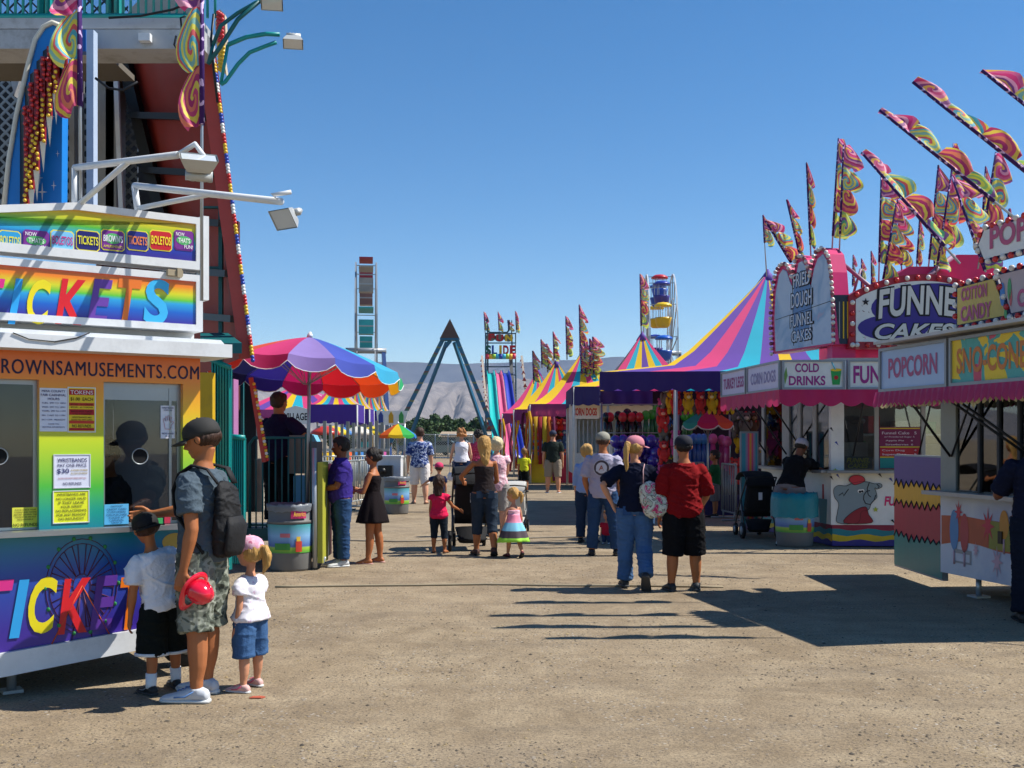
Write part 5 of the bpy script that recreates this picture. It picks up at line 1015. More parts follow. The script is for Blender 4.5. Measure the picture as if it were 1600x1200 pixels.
# ---------------- umbrella ----------------
def umbrella(name,label,c,R_,zr_,zt_,cols,n=10,val=.16,inner=None,pole=True,tilt=0,group=None,rot=0,ml='umb',vk=.012,tiltx=0):
    t=thing(name,label,'umbrella',(c[0],c[1],c[2] if len(c)>2 else 0),group); o=Vector((c[0],c[1],0)); ms=[mat('%s_%s'%(ml,x[1:]),x,.75,var=.1,trans=.35,bump=.25,bscale=4) for x in cols]
    Mt=Matrix.Rotation(tilt,3,'Y')@Matrix.Rotation(tiltx,3,'X'); cz=Vector((c[0],c[1],zr_))
    def P(a,r,z): return cz+Mt@Vector((math.cos(a)*r,math.sin(a)*r,z-zr_))
    m=MB(); k=6; nr=7
    for i in range(n):
        vs=[];
        for j in range(nr+1):
            f=j/nr
            for q in range(k+1):
                a=rot+2*math.pi*(i+q/k)/n; sag=1-.05*math.sin(math.pi*q/k)*f; r=R_*f*sag; z=zt_-(zt_-zr_)*(f**1.22)-.02*math.sin(math.pi*q/k)*f; vs.append(P(a,r,z))
        fs=[(j*(k+1)+q,j*(k+1)+q+1,(j+1)*(k+1)+q+1,(j+1)*(k+1)+q) for j in range(nr) for q in range(k)]; m.add(vs,fs,i%len(cols),True)
    m.build('canopy',ms,t)
    m=MB()
    for i in range(n):
        vs=[]
        for j in range(4):
            for q in range(k+1):
                u=q/k; a=rot+2*math.pi*(i+u)/n; sc=1-.05*math.sin(math.pi*u); dz=val*j/3*(.35+.65*math.sin(math.pi*min(1,max(0,u)))**.35 if 0<u<1 else .5)
                rr=R_*sc*(1+.03*j/3)*(1.002); vs.append(P(a,rr,zr_-dz-.02*math.sin(math.pi*u)))
        m.add(vs,[(j*(k+1)+q,j*(k+1)+q+1,(j+1)*(k+1)+q+1,(j+1)*(k+1)+q) for j in range(3) for q in range(k)],i%len(cols),True)
        m.tube([vs[3*(k+1)+q] for q in range(k+1)],vk,4,mi=len(cols)) if vk else None
    m.build('valance',ms+[mat('umb_piping','#d8d8d8',.7)],t)
    m=MB()
    for i in range(n): a=rot+2*math.pi*i/n; m.tube([P(a,.02,zt_-.12),P(a,R_*.5,zt_-(zt_-zr_)*.37-.03),P(a,R_*.99,zr_-.01)],.006,4); m.tube([P(a,R_*.5,zt_-(zt_-zr_)*.4-.03),P(a,.03,zt_-.6)],.005,4)
    m.build('rib',chrome,t); 
    if pole: m=MB(); m.tube([o+Vector((0,0,c[2] if len(c)>2 else 0)),P(0,0,zt_+.02)],.022,10); m.build('pole',alu,t)
    m=MB(); m.loft([(P(0,0,zt_+.0),(.04,0,0),(0,.04,0)),(P(0,0,zt_+.03),(.035,0,0),(0,.035,0)),(P(0,0,zt_+.07),(.012,0,0),(0,.012,0))],10); m.build('finial',white,t)
    return t
uy=13.55
umbrella('umbrella','large rainbow umbrella with scalloped edge shading the ride operator',(XA(480,uy),uy,.42),(XA(612,uy)-XA(480,uy))*1.12,ZA(578,uy),ZA(526,uy),['#e8531e','#e8604a','#d8407e','#9a86cc','#4a5cc0','#3fb4dc','#2fae6e','#f0a81e','#e84a1c','#d81e2a','#c81e62','#3a2f96','#26285c','#1f9a9a'],n=14,val=.17,rot=R(193),tilt=R(3.5),tiltx=R(-5.5),ml='umb_big',vk=.005)
# ---------------- trash cans ----------------
def trash(x,y,H,r,label,liner,sign,seed,tilt=0,group=None):
    t=thing('trash_can',label,'trash can',(x,y,0),group); o=Vector((x,y,0)); ex=lambda q:(Vector((q,0,0)),Vector((0,q,0)))
    m=MB(); m.loft([(o+Vector((0,0,z)),)+ex(q) for z,q in ((0,r*.88),(.03,r*.92),(H*.3,r*.95),(H*.72,r*.99),(H*.73,r*1.03),(H*.76,r*1.03),(H*.77,r*.97),(H*.97,r*.98),(H,r*1.0),(H-.005,r*.92),(H*.8,r*.88))],28); m.build('barrel',mat('bin_grey','#6d6c69',.6,dirt=.2),t)
    m=MB(); n=28; vs=[]
    z0=H*.28; z1=H*.71
    sc=gradz('bin_scene',H*.28,H*.71,[(0,'#4a9a3a'),(.18,'#9fc23f'),(.24,'#4a66a8'),(.6,'#7fb0d8'),(1,'#3f9a9a')],rough=.4)
    for z in (z0,z1):
        for k in range(n+1): a=R(-200+220*k/n); q=r*(.953+.04*(z-z0)/(z1-z0))+.004; vs.append(o+Vector((math.cos(a)*q,math.sin(a)*q,z)))
    m.add(vs,[(k,k+1,n+2+k,n+1+k) for k in range(n)],0,True)
    def patch(a0,a1,zz0,zz1,mi,q): m.add([o+Vector((math.cos(R(a))*q,math.sin(R(a))*q,z)) for z in (zz0,zz1) for a in [a0+(a1-a0)*k/5 for k in range(6)]],[(k,k+1,7+k,6+k) for k in range(5)],mi)
    q=r*.99+.008
    patch(-120,-80,H*.33,H*.43,1,q); patch(-66,-50,H*.3,H*.46,2,q); patch(-64,-54,H*.46,H*.53,3,q); patch(-105,-80,H*.52,H*.58,4,q)
    patch(-78,-38,H*.80,H*.94,5,r*1.0+.006)
    fr=Fr(o+Vector((math.cos(R(-57))*(r+.02),math.sin(R(-57))*(r+.02),H*.87)),(-math.sin(R(-57)),math.cos(R(-57)),0)); m.text(fr,'America',0,0,h=H*.07,w=r*.55,c=-.006,mi=3,bold=.03)
    m.build('wrap_print',[sc,mat('bin_green','#3f8a3a',.5),mat('bin_red','#c4402a',.5),mat('bin_yellow','#e0b83a',.5),mat('bin_white_red','#c9707a',.5),mat('bin_magenta','#c42f6a',.5)],t)
    if liner:
        rn=random.Random(seed); m=MB(); rings=[]
        for z,q in ((H-.03,r*.9),(H+.012,r*1.0),(H+.005,r*1.06),(H-.03,r*1.05),(H-.075,r*1.04)): rings.append((o+Vector((0,0,z)),)+ex(q))
        m.loft(rings,40,cap=False); m.v=[(x_+rn.uniform(-.006,.006),y_+rn.uniform(-.006,.006),z_+rn.uniform(-.012,.012)) for x_,y_,z_ in m.v]
        m.build('liner',mat('bin_liner','#8f959c',.25,var=.25,spec=.6,trans=.4,bump=.4,bscale=30),t)
    return t
gt=G(447,894); trash(gt.x,gt.y+.27,.80,.275,'grey trash can with clear liner and blue wrap behind the girl in pink cap',True,'',1,group='printed trash cans on the midway')
gt=G(618,804); trash(gt.x,gt.y+.25,.78,.27,'trash can with a green and blue printed wrap beside the woman in the black dress',True,'',2,group='printed trash cans on the midway')
# ---------------- fun house ride at the far left ----------------
fh=thing('fun_house','tall carnival fun house ride with a red slanted board rising behind the ticket booth','ride',(XA(250,12),12,0))
def quadm(name,pts,m_,t=.06,par=fh,d=(0,1,0)):
    m=MB(); m.slab(pts,Vector(d)*t); return m.build(name,m_,par)
dred=mat('dark_red_board','#93291b',.6,var=.15,dirt=.15)
# back of the leaning facade board
q=MB(); q.slab([W(328,80,11),W(386,556,11),W(300,590,13),W(185,75,13)],(.05,.02,.03)); q.build('facade_board',dred,fh)
for (y0,y1) in ((188,186),(276,270),(352,345),(430,424),(500,492)):
    a=W(328+(y0-80)*.125,y0,10.95); b=W(190+(y1-75)*.2,y1,12.7); m=MB(); m.bar(a-Vector((.08,.1,0)),b+Vector((0,-.15,0)),.06,.07); m.build('cross_bar',black,fh)
m=MB(); m.bar(W(190,75,12.6),W(255,345,12.6),.22,.12); m.bar(W(180,80,12.4),W(190,330,12.4),.05,.05,1); m.build('brace',[black,white],fh)
edge=mat('edge_red','#b5463e',.5,dirt=.2)
m=MB(); m.bar(W(322,95,10.8),W(386,560,10.8),.06,.14); m.build('board_edge',edge,fh)
m=MB(); m.bar(W(392,590,13.5),W(413,722,13.5),.05,.05); m.build('board_edge',edge,fh)
bulbc=[mat('bulb_%s'%n,c,.25,spec=.6) for n,c in (('red','#c42a2a'),('yellow','#e0b429'),('blue','#2b46a8'),('white','#dcdcd8'))]
m=MB()
for k in range(92):
    f=k/91; px=326+f*62; py=85+f*478; p=W(px+7,py,10.75); m.ell(p,.022,.022,.022,None,8,5,(k//3)%4)
m.build('bulbs',bulbc,fh)
m=MB()
for k in range(26):
    f=k/25; p=W(397+f*21,600+f*118,13.4); m.ell(p,.022,.022,.022,None,7,5,(1,0,1,3)[k%4])
m.build('bulbs',bulbc,fh)
# upper feather shaped light sign
fs_=[(343,14),(351,22),(353,60),(350,90),(354,118),(344,105),(338,70),(336,35)]
m=MB(); m.slab([W(px,py,10.4) for px,py in fs_],(0,.08,0)); o=m.build('feather_sign',mat('feather_cream','#c9b89a',.5),fh); m=MB()
for k in range(44):
    py=20+90*k/43; m.ell(W(341+6*((k*7)%3)/1.0*.5+ (1 if py>60 else 0)*2,py,10.36),.022,.022,.022,None,7,5,0 if py<68 else 1)
m.build('bulbs',bulbc,o)
# deck beam
def pbox(name,px0,px1,py0,py1,Y0,Y1,m_,par=fh):
    m=MB(); m.box(XA(px0,Y0),XA(px1,Y0),Y0,Y1,ZA(py1,Y0),ZA(py0,Y0)); return m.build(name,m_,par)
dkw=mat('deck_grey_white','#b4b6b8',.5,dirt=.7,var=.1)
pbox('deck_beam',-200,318,46,76,10.2,10.6,dkw); pbox('deck_beam',-200,314,28,44.5,10.25,10.7,dkw)
pbox('bracket',216,234,51,63,10.12,10.19,white); pbox('bracket',270,286,53,70,10.12,10.19,dkw)
# railing above
m=MB(); Yr=10.4
for k in range(34):
    px=-60+k*12; m.tube([W(px,28,Yr),W(px,-60,Yr)],.014,5)
m.tube([W(-100,26,Yr),W(316,26,Yr)],.03,6); m.build('railing',teal,fh)
for px in (60,70,165,178,305): pbox('teal_post',px,px+8,-60,29,10.45,10.6,teal)
m=MB(); m.slab([W(px,py,11.4) for px,py in ((195,27),(205,12),(222,-5),(240,-30),(320,-30),(306,27))],(0,.05,0)); m.build('upper_board',mat('board_cream','#a8a49c',.6,dirt=.4),fh)
pbox('mesh_panel',-100,200,-60,28,11.6,11.61,meshm('ride_mesh',9,'#30363a',.16))
# white columns and mesh behind
pbox('column',135,146,46,335,9.9,10.0,mat('column_blue_white','#aebfd6',.4)); pbox('column',100,134,46,80,10.0,10.1,mat('board_blue','#1d5fae',.4))
for px0,px1 in ((150,182),(165,178),(108,116)): pbox('column',px0,px1,70,340,12.6,12.9,mat('column_grey','#8f8c86',.6,dirt=.4))
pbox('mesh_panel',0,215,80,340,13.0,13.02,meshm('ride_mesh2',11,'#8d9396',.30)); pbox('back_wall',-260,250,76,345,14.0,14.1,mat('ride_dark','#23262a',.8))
pbox('deck_soffit',-200,150,60,70,10.8,11.9,mat('soffit','#6f6a60',.7,dirt=.6))
m=MB(); m.slab([W(px,py,12.2) for px,py in ((0,78),(30,78),(32,120),(22,150),(14,110),(0,100))],(0,.1,0)); m.build('brace',dkw,fh)
# blue cutout sign
bl=mat('cutout_blue','#1f7fd0',.35,dirt=.15); YB=9.2
pts=[(4,345),(14,250),(26,180),(42,110),(55,62),(68,42),(82,35),(94,40),(99,55),(98,120),(97,200),(96,345)]
m=MB(); m.slab([W(px,py,YB) for px,py in pts],(0,.12,0)); cs=m.build('cutout_sign',bl,fh)
m=MB(); m.tube([W(px,py,YB-.01) for px,py in pts[:8]],.022,6); m.build('trim',mat('trim_cream','#ddd6c4',.5),cs)
m=MB()
cols_=[(98,52,120),(84,60,150),(74,72,185),(64,88,225),(54,108,270),(46,128,300),(38,165,335)]
for i,(px,a,b) in enumerate(cols_):
    m.slab([W(px-7,a+8,YB-.02),W(px+4,a,YB-.16),W(px+4,b,YB-.16),W(px-7,b+5,YB-.02)],(0,.02,0),0)
m.build('lightning_return',black,cs); m=MB()
for i,(px,a,b) in enumerate(cols_):
    m.box(XA(px-1,YB-.2),XA(px+6,YB-.2),YB-.2,YB-.17,ZA(b,YB-.2),ZA(a,YB-.2),0)
    m.add([W(px-2,b-4,YB-.201),W(px+8,b-4,YB-.201),W(px+4,b+45,YB-.201)],[(0,1,2)],1)
m.build('lightning_face',[gradz('lightning_paint',.2,1.6,[(0,'#e0dccf'),(.35,'#e4dfd0'),(.5,'#d8a827'),(.75,'#b8471f'),(1,'#8e1f1c')],noise_amt=.3),mat('cream','#ddd6c4',.5)],cs); m=MB(); rn=random.Random(3)
for i,(px,a,b) in enumerate(cols_):
    for k in range(int((b-a)/8)): m.ell(W(px+2+rn.uniform(-3,3),a+4+k*8,YB-.22),.016,.016,.016,None,7,5,0 if a+k*8<a+(b-a)*.45 else 1)
m.build('bulbs',bulbc,cs); m=MB()
def star4(m,px,py,s,Y,mi=0):
    c=W(px,py,Y); v=[]
    for k in range(8): a=math.pi/4*k; r_=s*(1.9 if k in(2,6) else 1.0) if k%2==0 else s*.22; v.append(c+Vector((math.cos(a)*r_,0,math.sin(a)*r_)))
    m.add(v,[tuple(range(8))],mi)
for px,py,s in ((80,182,.035),(66,300,.045),(62,278,.03),(84,290,.025),(78,215,.02),(90,240,.018)): star4(m,px,py,s,YB-.006)
m.build('star_print',white,cs)
m=MB(); m.slab([W(px,py,YB-.03) for px,py in ((38,345),(40,300),(44,282),(52,318),(58,345))],(0,.01,0)); m.build('red_flame',mat('flame_red','#b8304a',.4),cs)
# curved teal lamp arms over the roof
for (pts,hp_,sc_) in (([(345,132),(352,128),(372,100),(390,82),(415,72),(432,66)],(458,62),.55),([(333,70),(345,40),(372,20),(400,4),(430,-4)],(425,0),.6)):
    m=MB(); Y=9.9; m.tube([W(px,py,Y) for px,py in pts],.018,6)
    p2=[(356,70),(385,58),(415,53),(437,54)] if sc_<.6 else [(325,100),(345,72),(372,30),(405,2)]
    m.tube([W(px,py,Y) for px,py in p2],.02,6); m.tube([W(pts[0][0],pts[0][1],Y),W(p2[0][0],p2[0][1],Y)],.015,6); o=m.build('lamp_arm',teal if sc_<.6 else tealdk,fh)
    lamp_head(o,W(hp_[0],hp_[1],Y-.05),sc_*.55,R(10),R(68))
m=MB(); m.tube([W(px,py,9.8) for px,py in ((290,25),(282,28),(285,60),(276,78),(272,70),(275,56))],.01,5); m.tube([W(px,py,10.1) for px,py in ((170,28),(220,25),(270,15),(300,2),(330,-6))],.012,5); m.tube([W(px,py,9.9) for px,py in ((334,22),(330,60),(334,110),(340,160))],.012,5); m.tube([W(px,py,9.7) for px,py in ((149,122),(170,138),(192,141),(215,128))],.012,5); m.build('cable',black,fh)
# scaffold and dark interior below
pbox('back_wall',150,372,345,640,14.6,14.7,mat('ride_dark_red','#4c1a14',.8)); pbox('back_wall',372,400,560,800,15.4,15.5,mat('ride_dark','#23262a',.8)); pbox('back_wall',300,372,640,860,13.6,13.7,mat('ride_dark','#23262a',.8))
for px0,px1,py0,py1,Y in ((341,347,320,700,11.2),(361,364,438,520,11.6),(376,380,520,740,14.9),(330,334,330,560,12.4)): pbox('scaffold_post',px0,px1,py0,py1,Y,Y+.06,tealdk)
for px0,px1,py0,py1,Y in ((313,346,416,420,11.4),(346,362,438,442,11.5),(313,346,322,325,11.2)): pbox('scaffold_rail',px0,px1,py0,py1,Y,Y+.06,tealdk)
m=MB(); m.slab([W(313,520,11),W(356,520,11),W(378,536,10.4),W(313,536,10.4)],(0,0,-.1)); m.build('deck_shelf',tealdk,fh)
for py in (384,400,455,480,505,550): pbox('step_board',314,372,py,py+4,13.2,13.3,mat('dark_wood_red','#2b110e',.8))
pbox('yellow_panel',312,332,582,900,10.6,10.7,mat('panel_yellow','#c9a21e',.5,dirt=.3)); pbox('lilac_panel',354,365,592,685,11.3,11.5,mat('panel_lilac','#a8709e',.5,dirt=.3))
def corr(name,px0,px1,py0,py1,Y,top2=None):
    m=MB(); x0=XA(px0,Y); x1=XA(px1,Y); n=7; z0=ZA(py1,Y); z1=ZA(py0,Y); z2=ZA(top2,Y) if top2 else z1
    for k in range(n): 
        f0=k/n; f1=(k+.62)/n; m.prism([(x0+(x1-x0)*f0,z0),(x0+(x1-x0)*f1,z0),(x0+(x1-x0)*f1,z1+(z2-z1)*f1),(x0+(x1-x0)*f0,z1+(z2-z1)*f0)],Fr((0,Y,0),(1,0,0),(0,0,1),(0,-1,0)),-.02,.02)
    m.prism([(x0,z0),(x1,z0),(x1,z2),(x0,z1)],Fr((0,Y,0),(1,0,0),(0,0,1),(0,-1,0)),-.04,-.021); m.tube([(x0,Y-.02,z1),(x1,Y-.02,z2)],.03,6); m.build(name,teal,fh)
corr('teal_panel',331,361,562,890,10.8,575); corr('teal_panel',362,383,682,880,11.2,684)
# platform with gate
PZ=.42
m=MB(); m.box(XA(362,YO),XA(492,YO),YO-.55,YO+.9,PZ-.06,PZ); m.build('platform',mat('deck_plate','#3c4448',.6,.3),fh)
m=MB(); m.box(XA(385,YO-.6),XA(492,YO-.6),YO-.62,YO-.56,PZ-.12,PZ-.02); m.box(XA(385,YO-.6),XA(430,YO-.6),YO-.64,YO-.5,.36,.46); m.box(XA(385,YO),XA(395,YO),YO-.6,YO-.5,0,PZ-.12); m.box(XA(484,YO),XA(492,YO),YO-.6,YO-.5,0,PZ-.12);m.build('platform_edge',tealdk,fh)
m=MB(); Yg=YO-.58; x0,x1=XA(390,Yg),XA(481,Yg); zt_=ZA(684,Yg)
m.tube([(x0,Yg,PZ),(x0,Yg,zt_-.08),(x0+.06,Yg,zt_),(x1,Yg,zt_),(x1,Yg,PZ)],.022,8)
for k in range(1,9): m.tube([(x0+(x1-x0)*k/9,Yg,PZ),(x0+(x1-x0)*k/9,Yg,zt_)],.010,6)
m.tube([(x0,Yg,PZ+.08),(x1,Yg,PZ+.08)],.015,6); m.build('gate',tealdk,fh)
pbox('teal_post',476,486,678,800,Yg-.02,Yg+.06,tealdk)
m=MB(); Yc=YO-.3; m.box(XA(452,Yc),XA(475,Yc),Yc,Yc+.3,ZA(740,Yc),ZA(680,Yc)); m.box(XA(454,Yc-.01),XA(462,Yc-.01),Yc-.01,Yc-.002,ZA(738,Yc),ZA(684,Yc)); m.box(XA(465,Yc-.01),XA(473,Yc-.01),Yc-.01,Yc-.002,ZA(738,Yc),ZA(684,Yc)); m.build('control_box',mat('box_grey','#77776f',.6,dirt=.3),fh)
m=MB(); m.box(XA(458,Yc),XA(478,Yc),Yc+.02,Yc+.28,ZA(798,Yc),ZA(744,Yc)); m.build('blue_cabinet',mat('cabinet_blue','#5aa4cc',.5),fh)
m=MB(); Yp=YO+.4; fr=Fr((0,Yp,0),(1,0,0),(0,0,1),(0,-1,0)); P_=[(480,678),(490,680),(496,692),(497,722),(485,720),(497,724),(497,762),(480,762)]; m.prism([(XA(a,Yp),ZA(b,Yp)) for a,b in P_],fr,-.3,0); m.build('blue_fairing',mat('fairing_blue','#6fb4cf',.35),fh)
pbox('side_panel',483,498,718,770,YO+.3,YO+.38,mat('panel_brown','#6a5a52',.6)); pbox('side_panel',396,412,717,800,YO+.7,YO+.75,mat('panel_pastel','#b7b4a4',.6,var=.3)); pbox('side_panel',389,398,717,800,YO+.6,YO+.65,black)
# leaning folded exit ramp panels with legs
rp=thing('folded_barricade','folded grey barricade panels with a yellow edge leaning beside the trash can','barricade',(G(500,886).x,G(500,886).y,0))
for i,(px0,px1,py0,py1,Y,mm) in enumerate(((486,495,690,872,13.3,'#4a4f52'),(496,504,722,880,13.2,'#a8a83a'),(500,508,760,872,13.4,'#6c6f72'),(507,510,725,870,13.6,'#c43f6a'))):
    pbox('panel',px0,px1,py0,py1,Y,Y+.4,mat('barr_%s'%mm[1:],mm,.5,dirt=.3),rp)
m=MB(); m.tube([W(491,700,13.2),W(492,887,13.2)],.03,8); m.tube([W(508,870,13.3),W(505,878,13.3),W(503,882,13.3)],.02,6); m.tube([W(510,760,13.5),W(503,883,13.4)],.018,8); m.build('leg',chrome,rp)
# ---------------- food trailer with funnel cake sign ----------------
pinkv=mat('vinyl_magenta','#c22560',.5,var=.12,trans=.25); cream=mat('sign_white','#dfe0da',.35,dirt=.15); trim=mat('trim_grey','#8f9498',.45,.3)
bulbw=mat('bulb_clear','#d8d4cc',.2,spec=.7); bulbr=mat('bulb_red','#c42a2a',.25,spec=.6)
def jag(x0,x1,y,n,amp,rn): 
    return [(x0+(x1-x0)*k/n, y+(amp*rn.uniform(.5,1) if k%2 else -amp*rn.uniform(.2,1))) for k in range(n+1)]
def vsc(par,p0,p1,zt_,zb_,m_,n=12,amp=.05,th=.01,name='valance',lean=0):
    """scalloped valance hanging between two points"""
    p0=Vector(p0);p1=Vector(p1); d=p1-p0; L=d.length; fr=Fr((p0.x,p0.y,0),(d.x,d.y,0)); k=8; m=MB(); vs=[]
    N=n*k; outs=fr.n
    for i in range(N+1):
        x=L*i/N; s=abs(math.sin(math.pi*i/k)); w=math.sin(i*.7)*.012
        vs+= [fr.P(x,zt_,0), fr.P(x,(zt_+zb_)/2,lean*.5+w),fr.P(x,zb_-amp*s,lean+w)]
    m.add(vs,[(3*i+j,3*i+j+3,3*i+j+4,3*i+j+1) for i in range(N) for j in range(2)],0,True)
    return m.build(name,m_,par)
ft=thing('food_trailer','white funnel cake trailer with a magenta scalloped awning and an elephant picture','food trailer',(4.7,16,0))
ZA_=2.30; ZB=2.72
FLf=Fr((3.53,18.2,0),(3.8-3.53,15.3-18.2,0)); FFf=Fr((3.8,15.3,0),(1,-.045,0))   # boards: left row, front row
Lf=(Vector((3.8,15.3,0))-Vector((3.53,18.2,0))).length
def board(fr,a0,a1_,z0,z1,txt,tc,bg,par,px=None,extra=None,shear=0,th=.09):
    m=MB(); f=.03; m.box(a0,a1_,z0,z0+f,-th,.02,0,fr); m.box(a0,a1_,z1-f,z1,-th,.02,0,fr); m.box(a0,a0+f,z0+f,z1-f,-th,.02,0,fr); m.box(a1_-f,a1_,z0+f,z1-f,-th,.02,0,fr)
    o=m.build('sign_board',trim,par); m=MB(); m.box(a0+f,a1_-f,z0+f,z1-f,-th+.02,.0,0,fr); m.build('sign_face',bg,o)
    m=MB(); n=len(txt)
    for i,(s_,f_,hh_,wf) in enumerate(txt):
        m.text(fr,s_,a0+(a1_-a0)*(f_[0] if isinstance(f_,tuple) else .5),z0+(z1-z0)*(f_[1] if isinstance(f_,tuple) else f_),h=(z1-z0)*hh_,w=(a1_-a0)*wf,c=.002,mi=0,bold=.045,shear=shear)
    if extra: extra(m,fr,a0,a1_,z0,z1)
    m.build('lettering',[mat('sign_letter_%s'%tc[1:],tc,.5),greenp,cyanp,yellowp,redp,mat('husk_green','#6f9a4a',.5)],o); return o
board(FLf,.0,Lf*.46,ZA_,ZB,[('TURKEY LEGS',.5,.42,.82)],'#9a3f7e',mat('sign_lilac','#c9c4dc',.4),ft)
board(FLf,Lf*.48,Lf-.02,ZA_,ZB,[('CORN DOGS',.5,.42,.76)],'#8e86b0',mat('sign_lilac','#c9c4dc',.4),ft)
def cup(m,fr,a0,a1_,z0,z1):
    w=a1_-a0; h_=z1-z0; a=a0+w*.86; z=z0+h_*.47; m.prism([(a-.05,z-.13),(a+.05,z-.13),(a+.075,z+.08),(a-.075,z+.08)],fr,.0,.004,1); disc(m,fr,a,z+.08,.08,.02,.005,3); m.tube([fr.P(a-.01,z+.08,.006),fr.P(a-.06,z+.19,.006)],.008,5,mi=2); disc(m,fr,a,z-.03,.03,.03,.006,4)
    m.add([fr.P(x,y,.004) for x,y in ((a0+w*.05,z0+.07),(a0+w*.09,z0+.2),(a0+w*.07,z0+.32),(a0+w*.03,z0+.2))],[(0,1,2,3)],5)
board(FFf,.02,.90,ZA_,ZB,[('COLD',(.4,.73),.30,.38),('DRINKS',(.4,.3),.32,.58)],'#9a2a7e',cream,ft,extra=cup)
board(FFf,.94,2.5,ZA_,ZB,[('FUNNEL CAKES',.5,.6,.9)],'#9a2a7e',cream,ft)
board(FFf,2.54,4.2,ZA_,ZB,[('CORN DOGS',.5,.6,.85)],'#9a2a7e',cream,ft)
vsc(ft,FLf.P(0,0,.02),FLf.P(Lf+.02,0,.02),ZA_,2.12,pinkv,10,.06); vsc(ft,FFf.P(-.02,0,.02),FFf.P(4.3,0,.02),ZA_,2.12,pinkv,15,.06)
# body
CX,CY=4.74,16.0; LX,LY=4.36,18.9
BL=Fr((LX,LY,0),(CX-LX,CY-LY,0)); LL=(Vector((CX,CY,0))-Vector((LX,LY,0))).length; BF=Fr((CX,CY,0),(1,-.045,0))
zc_=1.10; m=MB()
m.box(0,LL,.33,zc_,-.05,0,0,BL); m.box(0,4.2,.33,zc_,-.05,0,0,BF); m.box(0,LL,2.2,2.75,-.05,0,0,BL); m.box(0,4.2,2.2,2.75,-.05,0,0,BF); m.build('wall',cream,ft)
m=MB(); cols4=['#8e1f38','#1f7f86','#d8b21f','#3a2f7e']; ys_=[.33,.26,.18,.10,.02]
for fr,L_ in ((BL,LL),(BF,4.2)):
    for k in range(4):
        N=40; top=[(L_*i/N,ys_[k]+(.018*math.sin(i*1.3+k) if k else 0)) for i in range(N+1)]; bot=[(L_*i/N,ys_[k+1]+(.018*math.sin(i*1.3+k+1) if k<3 else 0)) for i in range(N+1)]
        m.add([fr.P(a,b,.004) for a,b in top]+[fr.P(a,b,.004) for a,b in bot],[(i,N+1+i,N+2+i,i+1) for i in range(N)],k)
    m.box(0,L_,.02,.33,-.05,0,3,fr)
m.build('wave_skirt',[mat('wave_%d'%k,c,.5,dirt=.2) for k,c in enumerate(cols4)],ft)
m=MB(); m.box(-.05,LL+.12,zc_,zc_+.04,0,.22,0,BL); m.box(-.12,4.2,zc_,zc_+.04,.001,.22,0,BF); m.build('counter',alu,ft)
m=MB()
for a in (0,.95,1.6,2.2): m.box(a,a+(.12 if a!=.95 else .3),zc_+.04,2.2,-.05,-.002,0,BL)
for a in (.62,1.3,2.0,2.8,3.6): m.box(a,a+.06,zc_+.04,2.2,-.05,-.002,0,BF)
m.each('window_post',mat('post_grey','#a5a39c',.5,dirt=.3),ft)
m=MB(); m.box(-.02,.17,.33,2.2,-.12,.012,0,BF); m.build('corner_post',cream,ft)
gl=glassm('stall_glass',(.80,.82,.82),.10)
for fr,lst in ((BL,((.12,.95),(1.25,1.6),(1.72,2.2),(2.32,LL-.02))),(BF,((.17,.62),(.68,1.3),(1.36,2.0),(2.06,2.8)))):
    for a0,a1_ in lst: m=MB(); m.box(a0,a1_,zc_+.05,2.19,-.03,-.025,0,fr); m.build('window_pane',gl,ft)
m=MB(); m.box(4.5,8.9,18.85,18.9,.1,2.7); m.build('back_wall',mat('stall_inside','#8b8479',.7,dirt=.3),ft)
m=MB(); m.prism([(LX-.0,LY),(CX,CY),(8.9,CY-.18),(8.9,18.9)],WF,2.75,2.80); m.prism([(LX+.1,LY),(CX+.06,CY+.06),(8.9,CY-.1),(8.9,18.8)],WF,.30,.34); m.each('roof',mat('roof_white','#b9bab8',.5,dirt=.3),ft)
m=MB()
for a in (.3,1.2,2.0): m.tube([BL.P(a,1.35,.02),BL.P(a+.0,2.2,.62)],.014,6)
for a in (.3,1.25,2.4): m.tube([BF.P(a,1.35,.02),BF.P(a,2.2,.62)],.014,6)
m.each('awning_strut',black,ft)
# things inside
m=MB(); m.box(.25,.62,1.28,1.55,-.75,-.35,0,BF); m.box(.3,.57,1.55,1.85,-.7,-.42,1,BF); m.ell(BF.P(.43,1.88,-.5),.2,.12,.08,None,12,8,1); m.build('fryer',[mat('steel_box','#a7a69f',.4,.4),black],ft)
m=MB(); m.box(.19,.60,1.16,1.34,-.06,-.045,0,BF); m.text(BF,'FUNNEL',.39,1.285,h=.07,w=.34,c=-.044,mi=1,bold=.05,shear=.25); m.text(BF,'CAKES',.39,1.205,h=.07,w=.3,c=-.044,mi=1,bold=.05,shear=.25); m.build('window_sign',[mat('sign_teal_dark','#1f4f5c',.5),mat('letter_lime','#b8c42a',.5)],ft)
m=MB(); m.box(.69,1.29,1.16,1.78,-.02,-.012,0,BF)
ms=[mat('menu_plum','#7a1f4a',.5),mat('menu_red','#b01f2a',.5),mat('menu_teal','#1f8a7e',.5),mat('menu_yellow','#e0c42a',.5),mat('menu_ink','#e0d0d8',.5)]
m.box(.70,1.28,1.48,1.74,-.012,-.010,0,BF); m.box(.70,1.28,1.33,1.47,-.012,-.0095,1,BF); m.box(.70,1.28,1.17,1.32,-.012,-.010,2,BF)
for z in (1.75,1.475,1.325): m.box(.70,1.28,z,z+.015,-.012,-.008,3,BF)
